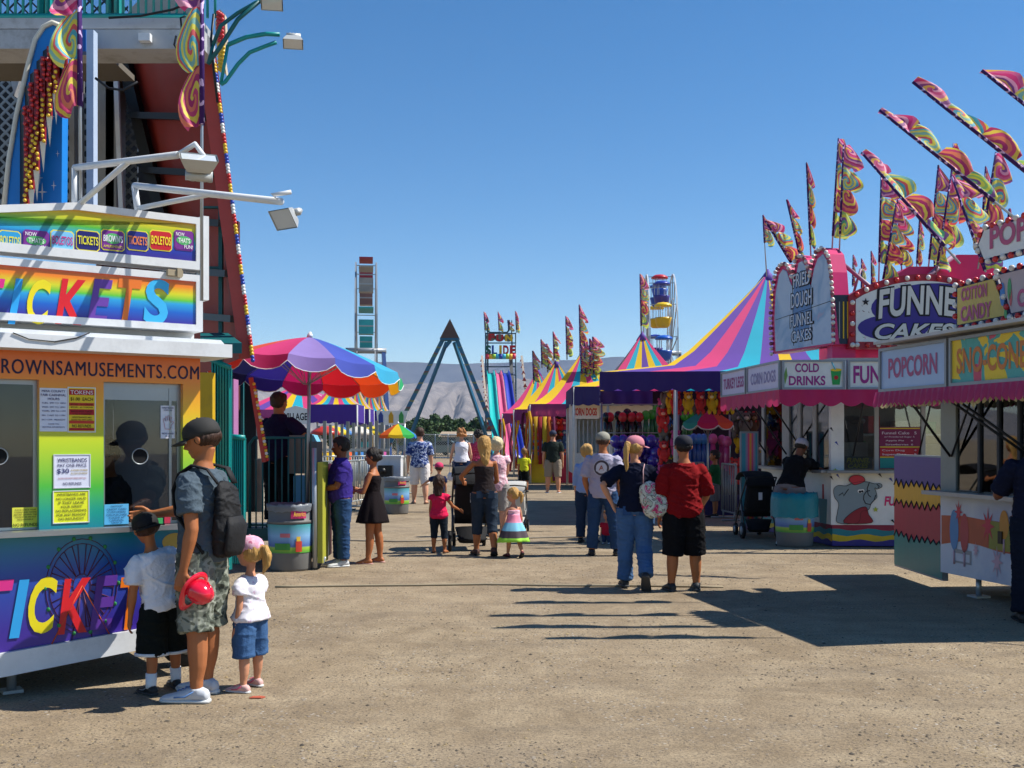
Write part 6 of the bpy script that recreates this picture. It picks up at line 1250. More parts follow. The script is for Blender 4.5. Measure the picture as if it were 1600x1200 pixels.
for i,(s_,z,hh_,w_) in enumerate((('Funnel Cake   5',1.69,.04,.5),('w/ Powdered Sugar 5',1.63,.026,.44),('Apple Pie     6',1.575,.026,.40),('Strawberries  6',1.52,.026,.40),('Corn Dog      4',1.43,.035,.5),('Super Dog     5',1.37,.035,.5))): m.text(BF,s_,.98,z,h=hh_,w=w_,c=-.0085,mi=4,bold=.02)
m.build('menu_board',ms,ft)
m=MB(); m.box(1.7,2.0,1.62,1.80,-.3,-.29,0,BF); 
for k in range(4): m.box(1.73,1.97,1.65+k*.035,1.662+k*.035,-.289,-.287,1,BF)
m.build('price_sign',[mat('sign_yellow','#d8b42a',.6),mat('sign_ink','#6a4a2a',.6)],ft)
m=MB(); m.box(1.4,1.9,1.25,1.52,-.8,-.4,0,BF); m.box(1.5,1.9,1.1,1.2,-.7,-.4,0,BF); m.box(2.1,2.6,1.15,1.7,-1.2,-.6,0,BF); m.each('cooler',mat('box_white','#b4b2aa',.6,dirt=.2),ft)
rb_=random.Random(12)
for k in range(16):
    x=4.9+k*.24; m=MB(); z=1.25+.45*(k%2); hh_=rb_.uniform(.18,.38); m.box(x,x+rb_.uniform(.15,.22),18.5,18.8,z,z+hh_); m.build('supply_box',mat('supply_%d'%(k%5),('#b83a3a','#d8c04a','#c9c6bc','#3f6a9e','#4a8a5a')[k%5],.6),ft)
m=MB(); m.box(4.8,8.8,18.45,18.84,1.22,1.245); m.box(4.8,8.8,18.45,18.84,1.66,1.685); m.each('shelf',alu,ft)
# elephant with red hat painted on the front panel
def poly_c(m,fr,pts,c,mi,k=1): m.add([fr.P(a,b,c) for a,b in pts],[tuple(range(len(pts)))],mi)
def sm(pts,n=4):
    out=[]; N=len(pts)
    for i in range(N):
        p0,p1,p2,p3=pts[i-1],pts[i],pts[(i+1)%N],pts[(i+2)%N]
        for k in range(n):
            t=k/n; out.append(tuple(.5*((2*p1[q])+(-p0[q]+p2[q])*t+(2*p0[q]-5*p1[q]+4*p2[q]-p3[q])*t*t+(-p0[q]+3*p1[q]-3*p2[q]+p3[q])*t**3) for q in (0,1)))
    return out
E=lambda L_:sm([BF.hit(1300+(x-590)/6.0,740+(y-840)/6.0*1.0,.004) for x,y in L_])
ms=[mat('elephant_grey','#7f8f94',.5),inkm,mat('hat_red','#c43a4a',.5),mat('apron_red','#8e2430',.5),mat('eye_paint','#e8e6e0',.4),mat('star_gold','#d8b43a',.5),mat('confetti_green','#a8b42a',.5),mat('confetti_blue','#3a4a9e',.5),magenta]
m=MB()
def outl(m,pts,c,mi,w=.006): c+=.012; m.tube([BF.P(a,b,c) for a,b in pts]+[BF.P(*pts[0],c)],w,4,mi=1,flat=.6); poly_c(m,BF,pts,c,mi)
outl(m,E([(640,1200),(650,1120),(612,1060),(605,985),(650,950),(720,955),(780,930),(860,915),(930,920),(985,935),(1045,935),(1055,965),(1010,985),(990,975),(1010,1060),(960,1110),(930,1180),(860,1200),(830,1300),(640,1300)]),.004,0)
outl(m,E([(745,900),(770,865),(820,855),(870,865),(898,900),(870,925),(800,945),(770,925)]),.006,2)
outl(m,E([(700,1300),(780,1200),(900,1150),(930,1220),(960,1300)]),.006,3)
for x,y,r in ((850,1005,.035),(872,1000,.03)): a,b=BF.hit(1300+(x-590)/6,740+(y-840)/6,.006); disc(m,BF,a,b,r,r*.8,.021,4); disc(m,BF,a,b-.008,r*.6,r*.5,.022,1)
for L_ in ([(655,1045),(690,1020),(700,1050),(720,1020),(745,985)],[(905,1120),(885,1080),(890,1040),(915,1005),(945,1000)],[(905,1120),(950,1130),(985,1090),(1000,1040)],[(940,925),(920,980),(930,1040),(955,1060)],[(1010,940),(1035,960),(1020,975)]):
    m.tube([BF.P(*BF.hit(1300+(x-590)/6.0,740+(y-840)/6.0,.018),.018) for x,y in L_],.006,4,mi=1)
def star5(m,fr,a,b,r,c,mi): m.add([fr.P(a+math.sin(k*math.pi/5)*(r if k%2==0 else r*.42),b+math.cos(k*math.pi/5)*(r if k%2==0 else r*.42),c) for k in range(10)],[tuple(range(10))],mi)
for (px,py,r,mi) in ((1305,735,.04,6),(1332,797,.03,5),(1368,796,.045,6),(1304,627,.035,2),(1345,815,.02,5)): a,b=BF.hit(px,py,.008); star5(m,BF,a,b,r,.014,mi)
for (px,py,mi) in ((1299,671,1),(1307,693,7),(1309,744,7),(1299,747,1),(1375,743,1),(1392,750,7),(1395,815,1)): a,b=BF.hit(px,py,.008); m.prism([(a-.03,b+.02),(a,b+.035),(a+.03,b-.03)],BF,.0125,.014,mi)
a,b=BF.hit(1400,783,.004); m.text(BF,'FUNNEL',a+.08,b,h=.14,w=.5,c=.004,mi=8,bold=.06,shear=.15)
m.build('elephant_picture',ms,ft)
m=MB(); a,b=BL.hit(1286,800,.004); m.prism([(a-.12,b-.25),(a+.1,b-.25),(a+.14,b+.2),(a-.16,b+.2)],BL,0,.004,0); disc(m,BL,a-.25,b+.12,.09,.12,.004,1); m.prism([(a-.03,b+.2),(a+.03,b+.2),(a+.02,b+.42),(a-.03,b+.42)],BL,0,.005,2); m.build('drink_picture',[mat('drink_teal','#5a8f94',.5),magenta,redp],ft)
# three lobed fried dough sign
FD=Fr((4.29,17.8,0),(4.72-4.29,16.0-17.8,0)); FH=lambda px,py,c=0:FD.hit(px,py,c)
out=[(1208,553),(1206,500),(1208,455),(1214,425),(1222,413),(1231,412),(1237,424),(1240,436),(1242,415),(1247,402),(1254,399),(1261,406),(1266,425),(1268,432),(1270,410),(1277,394),(1287,387),(1296,397),(1301,425),(1304,470),(1305,538)]
pp=[FH(x,y) for x,y in out]; m=MB(); m.prism(pp,FD,-.24,0,0); fd=m.build('lobed_sign',magenta,ft)
cen=[FH(x,y) for x,y in ((1224,480),(1254,470),(1286,470))]
ins=[FH(x,y) for x,y in ((1213,549),(1211,500),(1213,458),(1218,430),(1224,421),(1230,424),(1235,440),(1240,452),(1245,430),(1249,411),(1254,408),(1259,416),(1264,440),(1268,448),(1273,420),(1279,404),(1287,397),(1293,408),(1297,432),(1299,470),(1300,536))]
m=MB(); m.prism(ins,FD,.001,.012,0); m.build('sign_face',blotch('sign_frost',[(0,'#a9c0d4'),(.45,'#b8cbdc'),(.6,'#8fb0cc'),(.7,'#c9a9b4')],1.6,.4,'LINEAR',dist=1),fd)
m=MB(); mid=(FH(1240,480)[0]+FH(1266,480)[0])/2
for s_,py,hp_,wp_ in (('FRIED',436,22,27),('DOUGH',467,24,33),('FUNNEL',499,20,36),('CAKES',524,18,32)):
    a,b=FH(1254,py); h_=hp_/F*16.9; w_=FH(1254+wp_/2,py)[0]-FH(1254-wp_/2,py)[0]
    m.text(FD,s_,a,b,h=h_*1.12,w=w_*1.06,c=.016,mi=1,bold=.07); m.text(FD,s_,a,b,h=h_*.94,w=w_*.96,c=.022,mi=0,bold=.02)
for (x0,y0,x1,y1) in ((1213,500,1300,470),(1239,430,1241,540),(1268,430,1270,538)):
    m.tube([FD.P(*FH(x0,y0),.013),FD.P(*FH(x1,y1),.013)],.008,4,mi=1,flat=.5)
m.build('lettering',[mat('letter_pale','#cdd8e2',.5),inkm],fd)
def bulbline(par,fr,pts,step,r,mats,c=.03,flip=False):
    m=MB(); k=0; acc=0
    for (p,q_) in zip(pts,pts[1:]):
        d=math.hypot(q_[0]-p[0],q_[1]-p[1]); t=acc
        while t<d: a=p[0]+(q_[0]-p[0])*t/d; b=p[1]+(q_[1]-p[1])*t/d; m.ell(fr.P(a,b,c),r,r,r,None,8,6,k%len(mats)); k+=1; t+=step
        acc=t-d
    return m.build('bulbs',mats,par)
poly_c(m:=MB(),FD,[(FH(1254,480)[0]+math.cos(k/24*6.283)*.30,FH(1254,478)[1]+math.sin(k/24*6.283)*.56) for k in range(24)],.0135,0); m.build('blue_oval',mat('oval_blue','#5f86b4',.5),fd)
bulbline(fd,FD,pp,.085,.034,[bulbw,bulbw,mat('bulb_dull','#8e5a60',.3)],c=.03)
m=MB(); m.box(.0,.30,3.0,3.72,-.2,.10,0,BF); 
for k in range(4): m.box(.07+k*.06,.085+k*.06,3.08,3.62,.10,.112,1 if k in(1,2) else 2,BF)
m.box(.0,.34,2.8,3.0,-.3,0,3,BF); m.build('lamp_column',[mat('column_navy','#2a3446',.5),yellowp,trim,magenta],ft)
# arched FUNNEL CAKE sign
FC=Fr((0,15.85,0),(1,0,0)); CH_=lambda px,py,c=0:FC.hit(px,py,c)
acx=1442; 
def archp(px0,px1,ybot,yside,ytop,n=18):
    P_=[(px0,ybot)]; 
    for k in range(n+1):
        t=k/n; x=px0+(px1-px0)*t; P_.append((x,yside+(ytop-yside)*math.sin(math.pi*t)**.8))
    return [CH_(*p) for p in P_]+[CH_(px1,ybot)]
oa=archp(1326,1558,544,462,428); ia=archp(1337,1547,534,468,439)
m=MB(); m.prism(oa,FC,-.28,0); fc=m.build('arched_sign',mat('sign_red','#a31a30',.4),ft); m=MB(); m.prism(ia,FC,.001,.012); m.build('sign_face',cream,fc)
m=MB(); 
a,b=CH_(1452,478); disc(m,FC,a,b,.86,.33,.014,1,32,rot=.05); a,b=CH_(1395,512); disc(m,FC,a,b,.52,.19,.0145,1,28)
def fat(s_,px,py,wp_,hp_,sh=.1,arc=None):
    a,b=CH_(px,py); w_=wp_/F*15.85; h_=hp_/F*15.85; m.text(FC,s_,a,b,h=h_*1.06,w=w_*1.03,c=.018,mi=2,bold=.12,shear=sh,arc=arc); m.text(FC,s_,a,b,h=h_*.95,w=w_*.97,c=.024,mi=0,bold=.045,shear=sh,arc=arc)
fat('FUNNEL',1441,480,143,48,.08,arc=lambda x:.10-.16*x*x); fat('CAKES',1428,518,128,26,.3)
for (px,py,r) in ((1352,472,.06),): a,b=CH_(px,py); star5(m,FC,a,b,r,.02,2)
rn=random.Random(5)
for k in range(26):
    px=rn.uniform(1342,1375); py=rn.uniform(474,530); 
    if k>16: px=rn.uniform(1385,1420); py=rn.uniform(446,454)-(px-1385)*.15
    a,b=CH_(px,py); r=rn.uniform(.012,.028); an=rn.uniform(0,3); m.prism([(a+math.cos(an)*r,b+math.sin(an)*r),(a-math.sin(an)*r*.4,b+math.cos(an)*r*.4),(a-math.cos(an)*r,b-math.sin(an)*r)],FC,.012,.0135,3+k%4)
m.build('lettering',[mat('letter_cream','#d8d6cc',.5),mat('violet_paint','#3a2a86',.45),inkm,magenta,greenp,mat('confetti_blue','#3a4a9e',.5),mat('confetti_brown','#6a3a2a',.5)],fc)
mid=[((o_[0]+i_[0])/2,(o_[1]+i_[1])/2) for o_,i_ in zip(oa,ia)]; bulbline(fc,FC,mid+[mid[0]],.155,.038,[bulbw,bulbr],c=.02)
# pink roof cases and struts behind the signs
m=MB()
for (x0,x1,y0,y1,z0,z1) in ((5.6,7.0,16.6,17.4,3.4,4.25),(6.6,7.8,17.0,17.6,3.6,4.5),(7.2,8.2,16.4,17.0,3.3,4.1)): m.prism([(x0,z0),(x1,z0),(x1-.1,z1-.25),((x0+x1)/2+.2,z1),((x0+x1)/2-.2,z1),(x0+.1,z1-.25)],Fr((0,y0,0),(1,0,0)),-(y1-y0),0)
m.box(5.0,8.6,16.3,17.6,2.8,3.4); m.each('roof_case',magenta,ft)
m=MB(); m.tube([W(1300,398,16.4),W(1350,440,16.2),W(1372,458,16.0)],.035,6); m.tube([W(1330,470,16.3),W(1345,420,16.3)],.02,6); m.tube([W(1440,440,16.2),W(1490,400,16.8)],.04,6); m.each('sign_strut',mat('strut_mauve','#8a6a7e',.5),ft)
# ---------------- lemonade stand at right ----------------
ls=thing('food_stand','lemonade stand with popcorn and snow cone boards over a pink scalloped awning','food stand',(4.5,11.4,0))
A_=Vector((XA(1372,11.56),11.56,0)); B_=Vector((XA(1600,9.25),9.25,0)); LA=Fr(A_,B_-A_); LAL=(B_-A_).length*1.24
ZC,ZD=2.10,2.56
def popf(m,fr,a0,a1_,z0,z1): pass
def ab(px,py,c=0): return LA.hit(px,py,c)
def dripboard(px0,px1,txt,tc,bg,name_,cells):
    a0=ab(px0,580)[0]; a1_=ab(px1,580)[0] if px1 else LAL; o=board(LA,a0,a1_,ZC,ZD,[(txt,.5,.5,.74)],tc,bg,ls); return o
sky_=gradz('popcorn_board',2.1,2.56,[(0,'#3fa0c8'),(.2,'#e88a5a'),(.32,'#a8c0dc'),(1,'#9ab4d8')],noise_amt=.35,nscale=6)
snow_=blotch('snow_cone_board',[(0,'#e0b81f'),(.35,'#e8c83a'),(.5,'#5aa8a0'),(.56,'#c9566a'),(.62,'#e8c02a')],2.2,.4,dist=.5)
board(LA,ab(1375,580)[0],ab(1481,580)[0],ZC,ZD,[('POPCORN',.52,.46,.72)],'#a8567e',sky_,ls)
board(LA,ab(1485,580)[0],ab(1628,560)[0],ZC,ZD,[('SNO-CONES',.5,.52,.84)],'#c87a3a',snow_,ls)
board(LA,ab(1632,560)[0],LAL+.0,ZC,ZD,[('LEMONADE',.5,.55,.8)],'#b8863a',snow_,ls)
vsc(ls,LA.P(-.02,0,.02),LA.P(LAL,0,.02),ZC,1.98,mat('vinyl_rose','#b8386a',.5,var=.12,trans=.25),34,.045,lean=.03)
vsc(ls,LA.P(-.02,0,-.04),LA.P(LAL,0,-.04),ZC,1.975,mat('vinyl_cream','#cfc69a',.6,trans=.2),34,.05,name='valance_lining')
LW=Fr((4.52,11.4,0),(4.77-4.52,10.2-11.4,0)); LWL=2.85
lemonp=blotch('panel_white_art',[(0,'#b9bcc8'),(.5,'#cfd0d4'),(.7,'#a9aec4')],1.2,.4,'LINEAR')
m=MB(); m.box(0,LWL,.20,1.02,-.05,0,0,LW); m.box(0,LWL,2.15,2.6,-.05,0,0,LW); m.build('wall',lemonp,ls)
m=MB(); m.box(-.04,LWL,1.02,1.06,-.05,.2,0,LW); m.build('counter',alu,ls)
m=MB(); m.box(0,.26,1.06,2.15,-.05,-.001,0,LW)
for a in (.62,.92,1.22,1.5,2.2): m.box(a,a+.035,1.06,2.15,-.05,-.001,1,LW)
m.each('window_post',[mat('post_grey2','#8e9086',.5,dirt=.2),darkgrey],ls)
for a0,a1_ in ((.26,.62),(.655,.92),(.955,1.22),(1.255,1.5),(1.535,2.2),(2.235,LWL)): m=MB(); m.box(a0,a1_,1.07,2.14,-.03,-.025,0,LW); m.build('window_pane',glassm('stand_glass',(.62,.64,.64),.12),ls)
Bk=LW.P(0,0,-2.2); m=MB(); m.box(0,LWL,.2,1.1,-2.25,-2.2,0,LW); m.box(0,LWL,2.0,2.6,-2.25,-2.2,0,LW); m.box(0,.5,1.1,2.0,-2.25,-2.2,0,LW); m.box(1.5,LWL,1.1,2.0,-2.25,-2.2,0,LW); m.box(-.001,.04,.2,2.6,-2.2,-.051,0,LW); m.build('back_wall',mat('stall_inside2','#6f6a62',.7,dirt=.3),ls)
m=MB(); m.prism([(0,-.0),(LWL,0),(LWL,2.3),(0,2.3)],Fr(LW.o+Vector((0,0,2.6)),LW.u,-LW.n,Vector((0,0,1))),0,.05); m.prism([(-.1,-.72),(LWL,-.72),(LWL,-.001),(-.1,-.001)],Fr(LW.o+Vector((0,0,2.59)),LW.u,-LW.n,Vector((0,0,1))),0,.03); m.prism([(0.05,.06),(LWL,.06),(LWL,2.2),(.05,2.2)],Fr(LW.o+Vector((0,0,.2)),LW.u,-LW.n,Vector((0,0,1))),0,.05); m.each('roof',mat('roof_white','#b9bab8',.5,dirt=.3),ls)
m=MB()
for a,b in ((.08,.5),(1.35,1.0),(1.45,1.12),(2.9,2.6)): m.tube([LW.P(a+.12,1.42,.02),LW.P(b-.35,2.12,.55)],.014,6)
m.tube([LW.P(.22,1.42,.02),LW.P(.62,2.12,.02)],.012,6); m.each('awning_strut',black,ls)
m=MB(); m.box(.3,.5,1.1,1.9,-1.2,-.8,0,LW); m.box(.8,1.3,1.1,1.5,-1.6,-1.1,1,LW); m.box(1.7,2.1,1.1,1.6,-1.5,-1.0,2,LW); m.each('drink_machine',[mat('steel_box','#a7a69f',.4,.4),mat('machine_purple','#6a4a8e',.5),mat('machine_teal','#3f7a86',.5)],ls)
m=MB()
for a in (.5,2.4): m.tube([LW.P(a,0,-.1),LW.P(a,.2,-.1)],.03,8); m.box(a-.08,a+.08,0,.02,-.18,-.02,0,LW)
m.build('jack',chrome,ls); wheel(ls,(1.5,.2,-.35),.2,.14,LW)
# art on the white panel
m=MB(); ms=[mat('band_orange','#b85a3a',.5,var=.2),mat('pop_blue','#5a8ab4',.5),mat('pop_red','#b84a4a',.5),mat('burst_red','#c43a4a',.5),mat('pop_gold','#c98a3a',.5),mat('burst_pink','#c9a0aa',.5),black,mat('band_olive','#8e8a3a',.5)]
HW=lambda px,py: LW.hit(px,py,.004)
def pq(pts,mi,c=.004): m.add([LW.P(*HW(x,y),c) for x,y in pts],[tuple(range(len(pts)))],mi)
pq([(1471,805),(1505,806),(1535,812),(1560,815),(1590,822),(1590,868),(1560,862),(1530,852),(1500,846),(1471,850)],0); pq([(1545,813),(1590,822),(1590,865),(1545,857)],7,.0045)
for px,py,ra,rb_,mi in ((1491,828,.075,.21,1),(1507,833,.07,.2,2),(1569,820,.07,.14,4)): a,b=HW(px,py); disc(m,LW,a,b,ra,rb_,.006,mi); m.tube([LW.P(a,b-rb_,.006),LW.P(a,b-rb_-.14,.006)],.012,5,mi=5)
for px,py,r,mi in ((1498,800,.10,3),(1544,822,.15,3),(1558,878,.13,5),(1525,860,.07,5)):
    a,b=HW(px,py); m.add([LW.P(a+math.cos(k*math.pi/8)*(r if k%2==0 else r*.35)*.7,b+math.sin(k*math.pi/8)*(r if k%2==0 else r*.35)*1.25,.007) for k in range(16)],[tuple(range(16))],mi)
a,b=HW(1564,840); m.box(a-.03,a+.03,b-.06,b+.06,.0,.02,6,LW)
m.build('popsicle_picture',ms,ls)
m=MB(); a,b=HW(1502,862); m.box(a-.12,a+.16,b-.02,b+.02,.0,.006,0,LW); m.box(a-.12,a+.16,b-.12,b-.10,.0,.006,0,LW); m.box(a+.14,a+.16,b-.1,b-.02,.0,.006,0,LW); m.build('panel_trim',trim,ls)
# colour banded wing panel
WPn=Fr((4.53,12.8,0),(4.55-4.53,11.42-12.8,0)); WL=1.38; rn=random.Random(8); m=MB(); zs=[.12,.48,.86,1.08,1.40]; bc=['#167f7a','#a81f3c','#d8a31f','#4f3a80']
m.box(0,WL,.10,1.42,-.06,0,4,WPn)
prev=[(0,.12),(WL,.12)]
for k in range(4):
    top=[(0,1.40),(WL,1.40)] if k==3 else jag(0,WL,zs[k+1],18,.055,rn)
    poly=prev+top[::-1]; m.add([WPn.P(a,b,.004) for a,b in poly],[tuple(range(len(poly)))],k)
    if k<3: m.tube([WPn.P(a,b,.006) for a,b in top],.009,4,mi=5)
    prev=top
m.build('wing_panel',[mat('band_%d'%k,c,.35,var=.15,scale=3,stretch=(6,6,1)) for k,c in enumerate(bc)]+[trim,inkm],ls)
# upper signs
LU=Fr((4.44,10.9,0),B_-A_); UH=lambda px,py,c=0:LU.hit(px,py,c)
def cutsign(pts,face,border=5,c=0,txt=(),name='shaped_sign',th=.12,ex=None,edge=navy):
    P_=[UH(*p) for p in pts]; cx_=sum(p[0] for p in P_)/len(P_); cy_=sum(p[1] for p in P_)/len(P_); m=MB(); m.prism(P_,LU,c-th,c); o=m.build(name,edge,ls)
    I_=[(cx_+(a-cx_)*.90,cy_+(b-cy_)*.84) for a,b in P_]; m=MB(); m.prism(I_,LU,c+.001,c+.012); m.build('sign_face',face,o); m=MB()
    for s_,px,py,w_,h_,mi in txt: a,b=UH(px,py); ww_=UH(px+w_/2,py)[0]-UH(px-w_/2,py)[0]; m.text(LU,s_,a,b,h=h_/F*10.6,w=ww_,c=c+.016,mi=mi,bold=.06); 
    if ex: ex(m,c)
    m.build('lettering',[mat('letter_rose','#b8567a',.5),mat('letter_gold','#c9a03a',.5),mat('balloon_blue','#3f7ab8',.4),mat('balloon_red','#c45a5a',.4),mat('balloon_green','#4a9a5a',.4)],o); bulbline(o,LU,P_+[P_[0]],.11,.03,[bulbw,bulbr],c=c+.01); return o
cutsign([(1494,446),(1556,429),(1580,497),(1494,514)],mat('sign_straw','#c9b05a',.5),txt=(('COTTON',1524,457,40,21,0),('CANDY',1527,487,48,24,0)))
def pz(m,c):
    for px,py,ra,rb_,mi in ((1573,460,.035,.11,2),(1584,452,.028,.10,4),(1586,465,.02,.08,3),(1578,488,.02,.06,4)): a,b=UH(px,py); disc(m,LU,a,b,ra,rb_,c+.016,mi)
cutsign([(1563,425),(1650,403),(1650,482),(1584,496)],mat('sign_dustyrose','#b7a6a6',.5),c=.03,txt=(('COLD',1622,462,52,26,0),),ex=pz)
cutsign([(1550,385),(1560,358),(1650,331),(1650,388),(1560,411)],cream,c=.16,txt=(('POP',1602,365,60,34,0),('0',1549,382,5,20,1)))
# flags' rail
m=MB(); m.box(0,LAL,2.6,2.75,-.9,-.8,0,LA); m.build('roof_rail',trim,ls)
pv=LW.P(1.1,0,-1.0); person('added figure in a light blue tee behind the stand glass, standing in for a reflection',pv.x,pv.y,1.62,face=70,fem=True,w=1.1,z0=.25,vox=.012,skinm=SK_T,hair=('bob',H_BL),shirt=dict(m=cloth('tee_light_blue','#7fa3cf'),**TEE),pants=dict(m=cloth('leggings_dark','#1f2836'),e=.012),arms=[dict(f=20,o=20,e=60),dict(f=20,e=50)],seed=50)  # figure added inside the stand in place of a reflection on its glass
# teal lined bin and stroller by the food trailer, striped panel
gb=G(1250,856); tr=trash(gb.x,gb.y+.3,.78,.29,'trash can with a teal liner in front of the food trailer counter',False,'',3)
m=MB(); o_=Vector(tr.location); rn=random.Random(4); rr=[]
for z,q in ((.74,.25),(.80,.30),(.79,.335),(.70,.345),(.55,.345),(.44,.35)): rr.append((o_+Vector((0,0,z)),Vector((q,0,0)),Vector((0,q,0))))
m.loft(rr,40,cap=False); m.v=[(a+rn.uniform(-.01,.01),b+rn.uniform(-.01,.01),c+rn.uniform(-.02,.02)) for a,b,c in m.v]; m.build('liner',mat('liner_teal','#17808a',.4,var=.2,bump=.5,bscale=14,trans=.1),tr)
ps=thing('divider_screen','freestanding panel with teal, pink and orange vertical stripes beside the food trailer','panel',W(1170,815,17.9)*1)
ps.location.z=0; m=MB(); Y=17.9; m.box(XA(1157,Y),XA(1185,Y),Y,Y+.06,.05,ZA(674,Y)); m.build('frame',trim,ps)
m=MB(); x0=XA(1159,Y); x1=XA(1183,Y)
for k,c in enumerate('aabcdcba'): m.box(x0+(x1-x0)*k/8,x0+(x1-x0)*(k+1)/8,Y-.006,Y-.001,.1,ZA(677,Y),'abcd'.index(c))
m.build('stripes',[mat('st_teal','#4a9aa8',.6),mat('st_grey','#9a8fa8',.6),mat('st_pink','#e0567a',.6),mat('st_orange','#f0a03a',.6)],ps)
def stroller(x,y,label,rz=0,s=1.0,body=None,h=1.0,seat='k'):
    t=thing('stroller',label,'stroller',(x,y,0),None,rz); fb=body or mat('stroller_black','#101114',.85,bump=.2); P_=lambda a,b,c:Vector((a*s,b*s,c*s))
    def T_(nm,pts,r,mt,par=t,n=6): m=MB(); m.tube([P_(*p) for p in pts],r*s,n); return m.build(nm,mt,par,False)
    for sx in (-1,1):
        T_('frame',[(sx*.24,-.42,.98),(sx*.24,-.36,.92),(sx*.25,-.05,.55),(sx*.2,.35,.18)],.014,mat('stroller_tube','#4a4d50',.4,.6)); T_('frame',[(sx*.24,-.1,.6),(sx*.26,-.33,.13)],.013,mat('stroller_tube','#4a4d50',.4,.6))
        for (yy,xx,r_) in ((-.33,.29,.13),(.35,.2,.1)):
            m=MB(); m.tube([P_(sx*xx-.02,yy,r_),P_(sx*xx+.02,yy,r_)],r_*s,18); w_=m.build('wheel',rubber,t,False); m=MB(); m.tube([P_(sx*xx-.023,yy,r_),P_(sx*xx+.023,yy,r_)],r_*.55*s,12); m.build('rim',greyp,w_,False)
    T_('handle',[(-.24,-.42,.98),(0,-.45,1.0),(.24,-.42,.98)],.016,rubber)
    m=MB(); m.loft([(P_(0,-.16,.34),P_(.2,0,0),P_(0,.05,0)),(P_(0,-.2,.5),P_(.23,0,0),P_(0,.06,0)),(P_(0,-.27,.75),P_(.22,0,0),P_(0,.06,0)),(P_(0,-.31,.9),P_(.2,0,0),P_(0,.05,0))],12); m.build('backrest',fb,t,False)
    m=MB(); m.box(-.22*s,.22*s,-.18*s,.28*s,.34*s,.42*s); m.build('seat',fb,t,False)
    m=MB(); m.loft([(P_(0,-.05+.33*math.sin(a),.80+.26*math.cos(a)),P_(.24,0,0),P_(0,.02*math.cos(a),.02)) for a in [R(-80+20*k) for k in range(8)]],12,cap=True); m.build('canopy',fb,t,False)
    m=MB(); m.loft([(P_(0,-.28,.16),P_(.2,0,0),P_(0,.1,0)),(P_(0,-.26,.1),P_(.16,0,0),P_(0,.1,0)),(P_(0,-.25,.3),P_(.22,0,0),P_(0,.14,0))],12); m.build('basket',fb,t,False)
    m=MB(); m.box(-.03*s,.03*s,-.352*s,-.345*s,.62*s,.74*s); m.build('label',white,t,False)
    return t
g=G(1182,840); stroller(g.x,g.y+.2,'empty black folding stroller parked in the shade beside the food trailer',R(5),1.0)
g=G(735,858); stroller(g.x,g.y+.1,'black jogging stroller pushed by the mother in the dark camisole',R(6),1.12)
g=G(792,835); stroller(g.x+.15,g.y+.9,'white framed stroller half hidden behind the mother in denim capris',R(-4),.8,mat('stroller_white','#b9b7b0',.7))
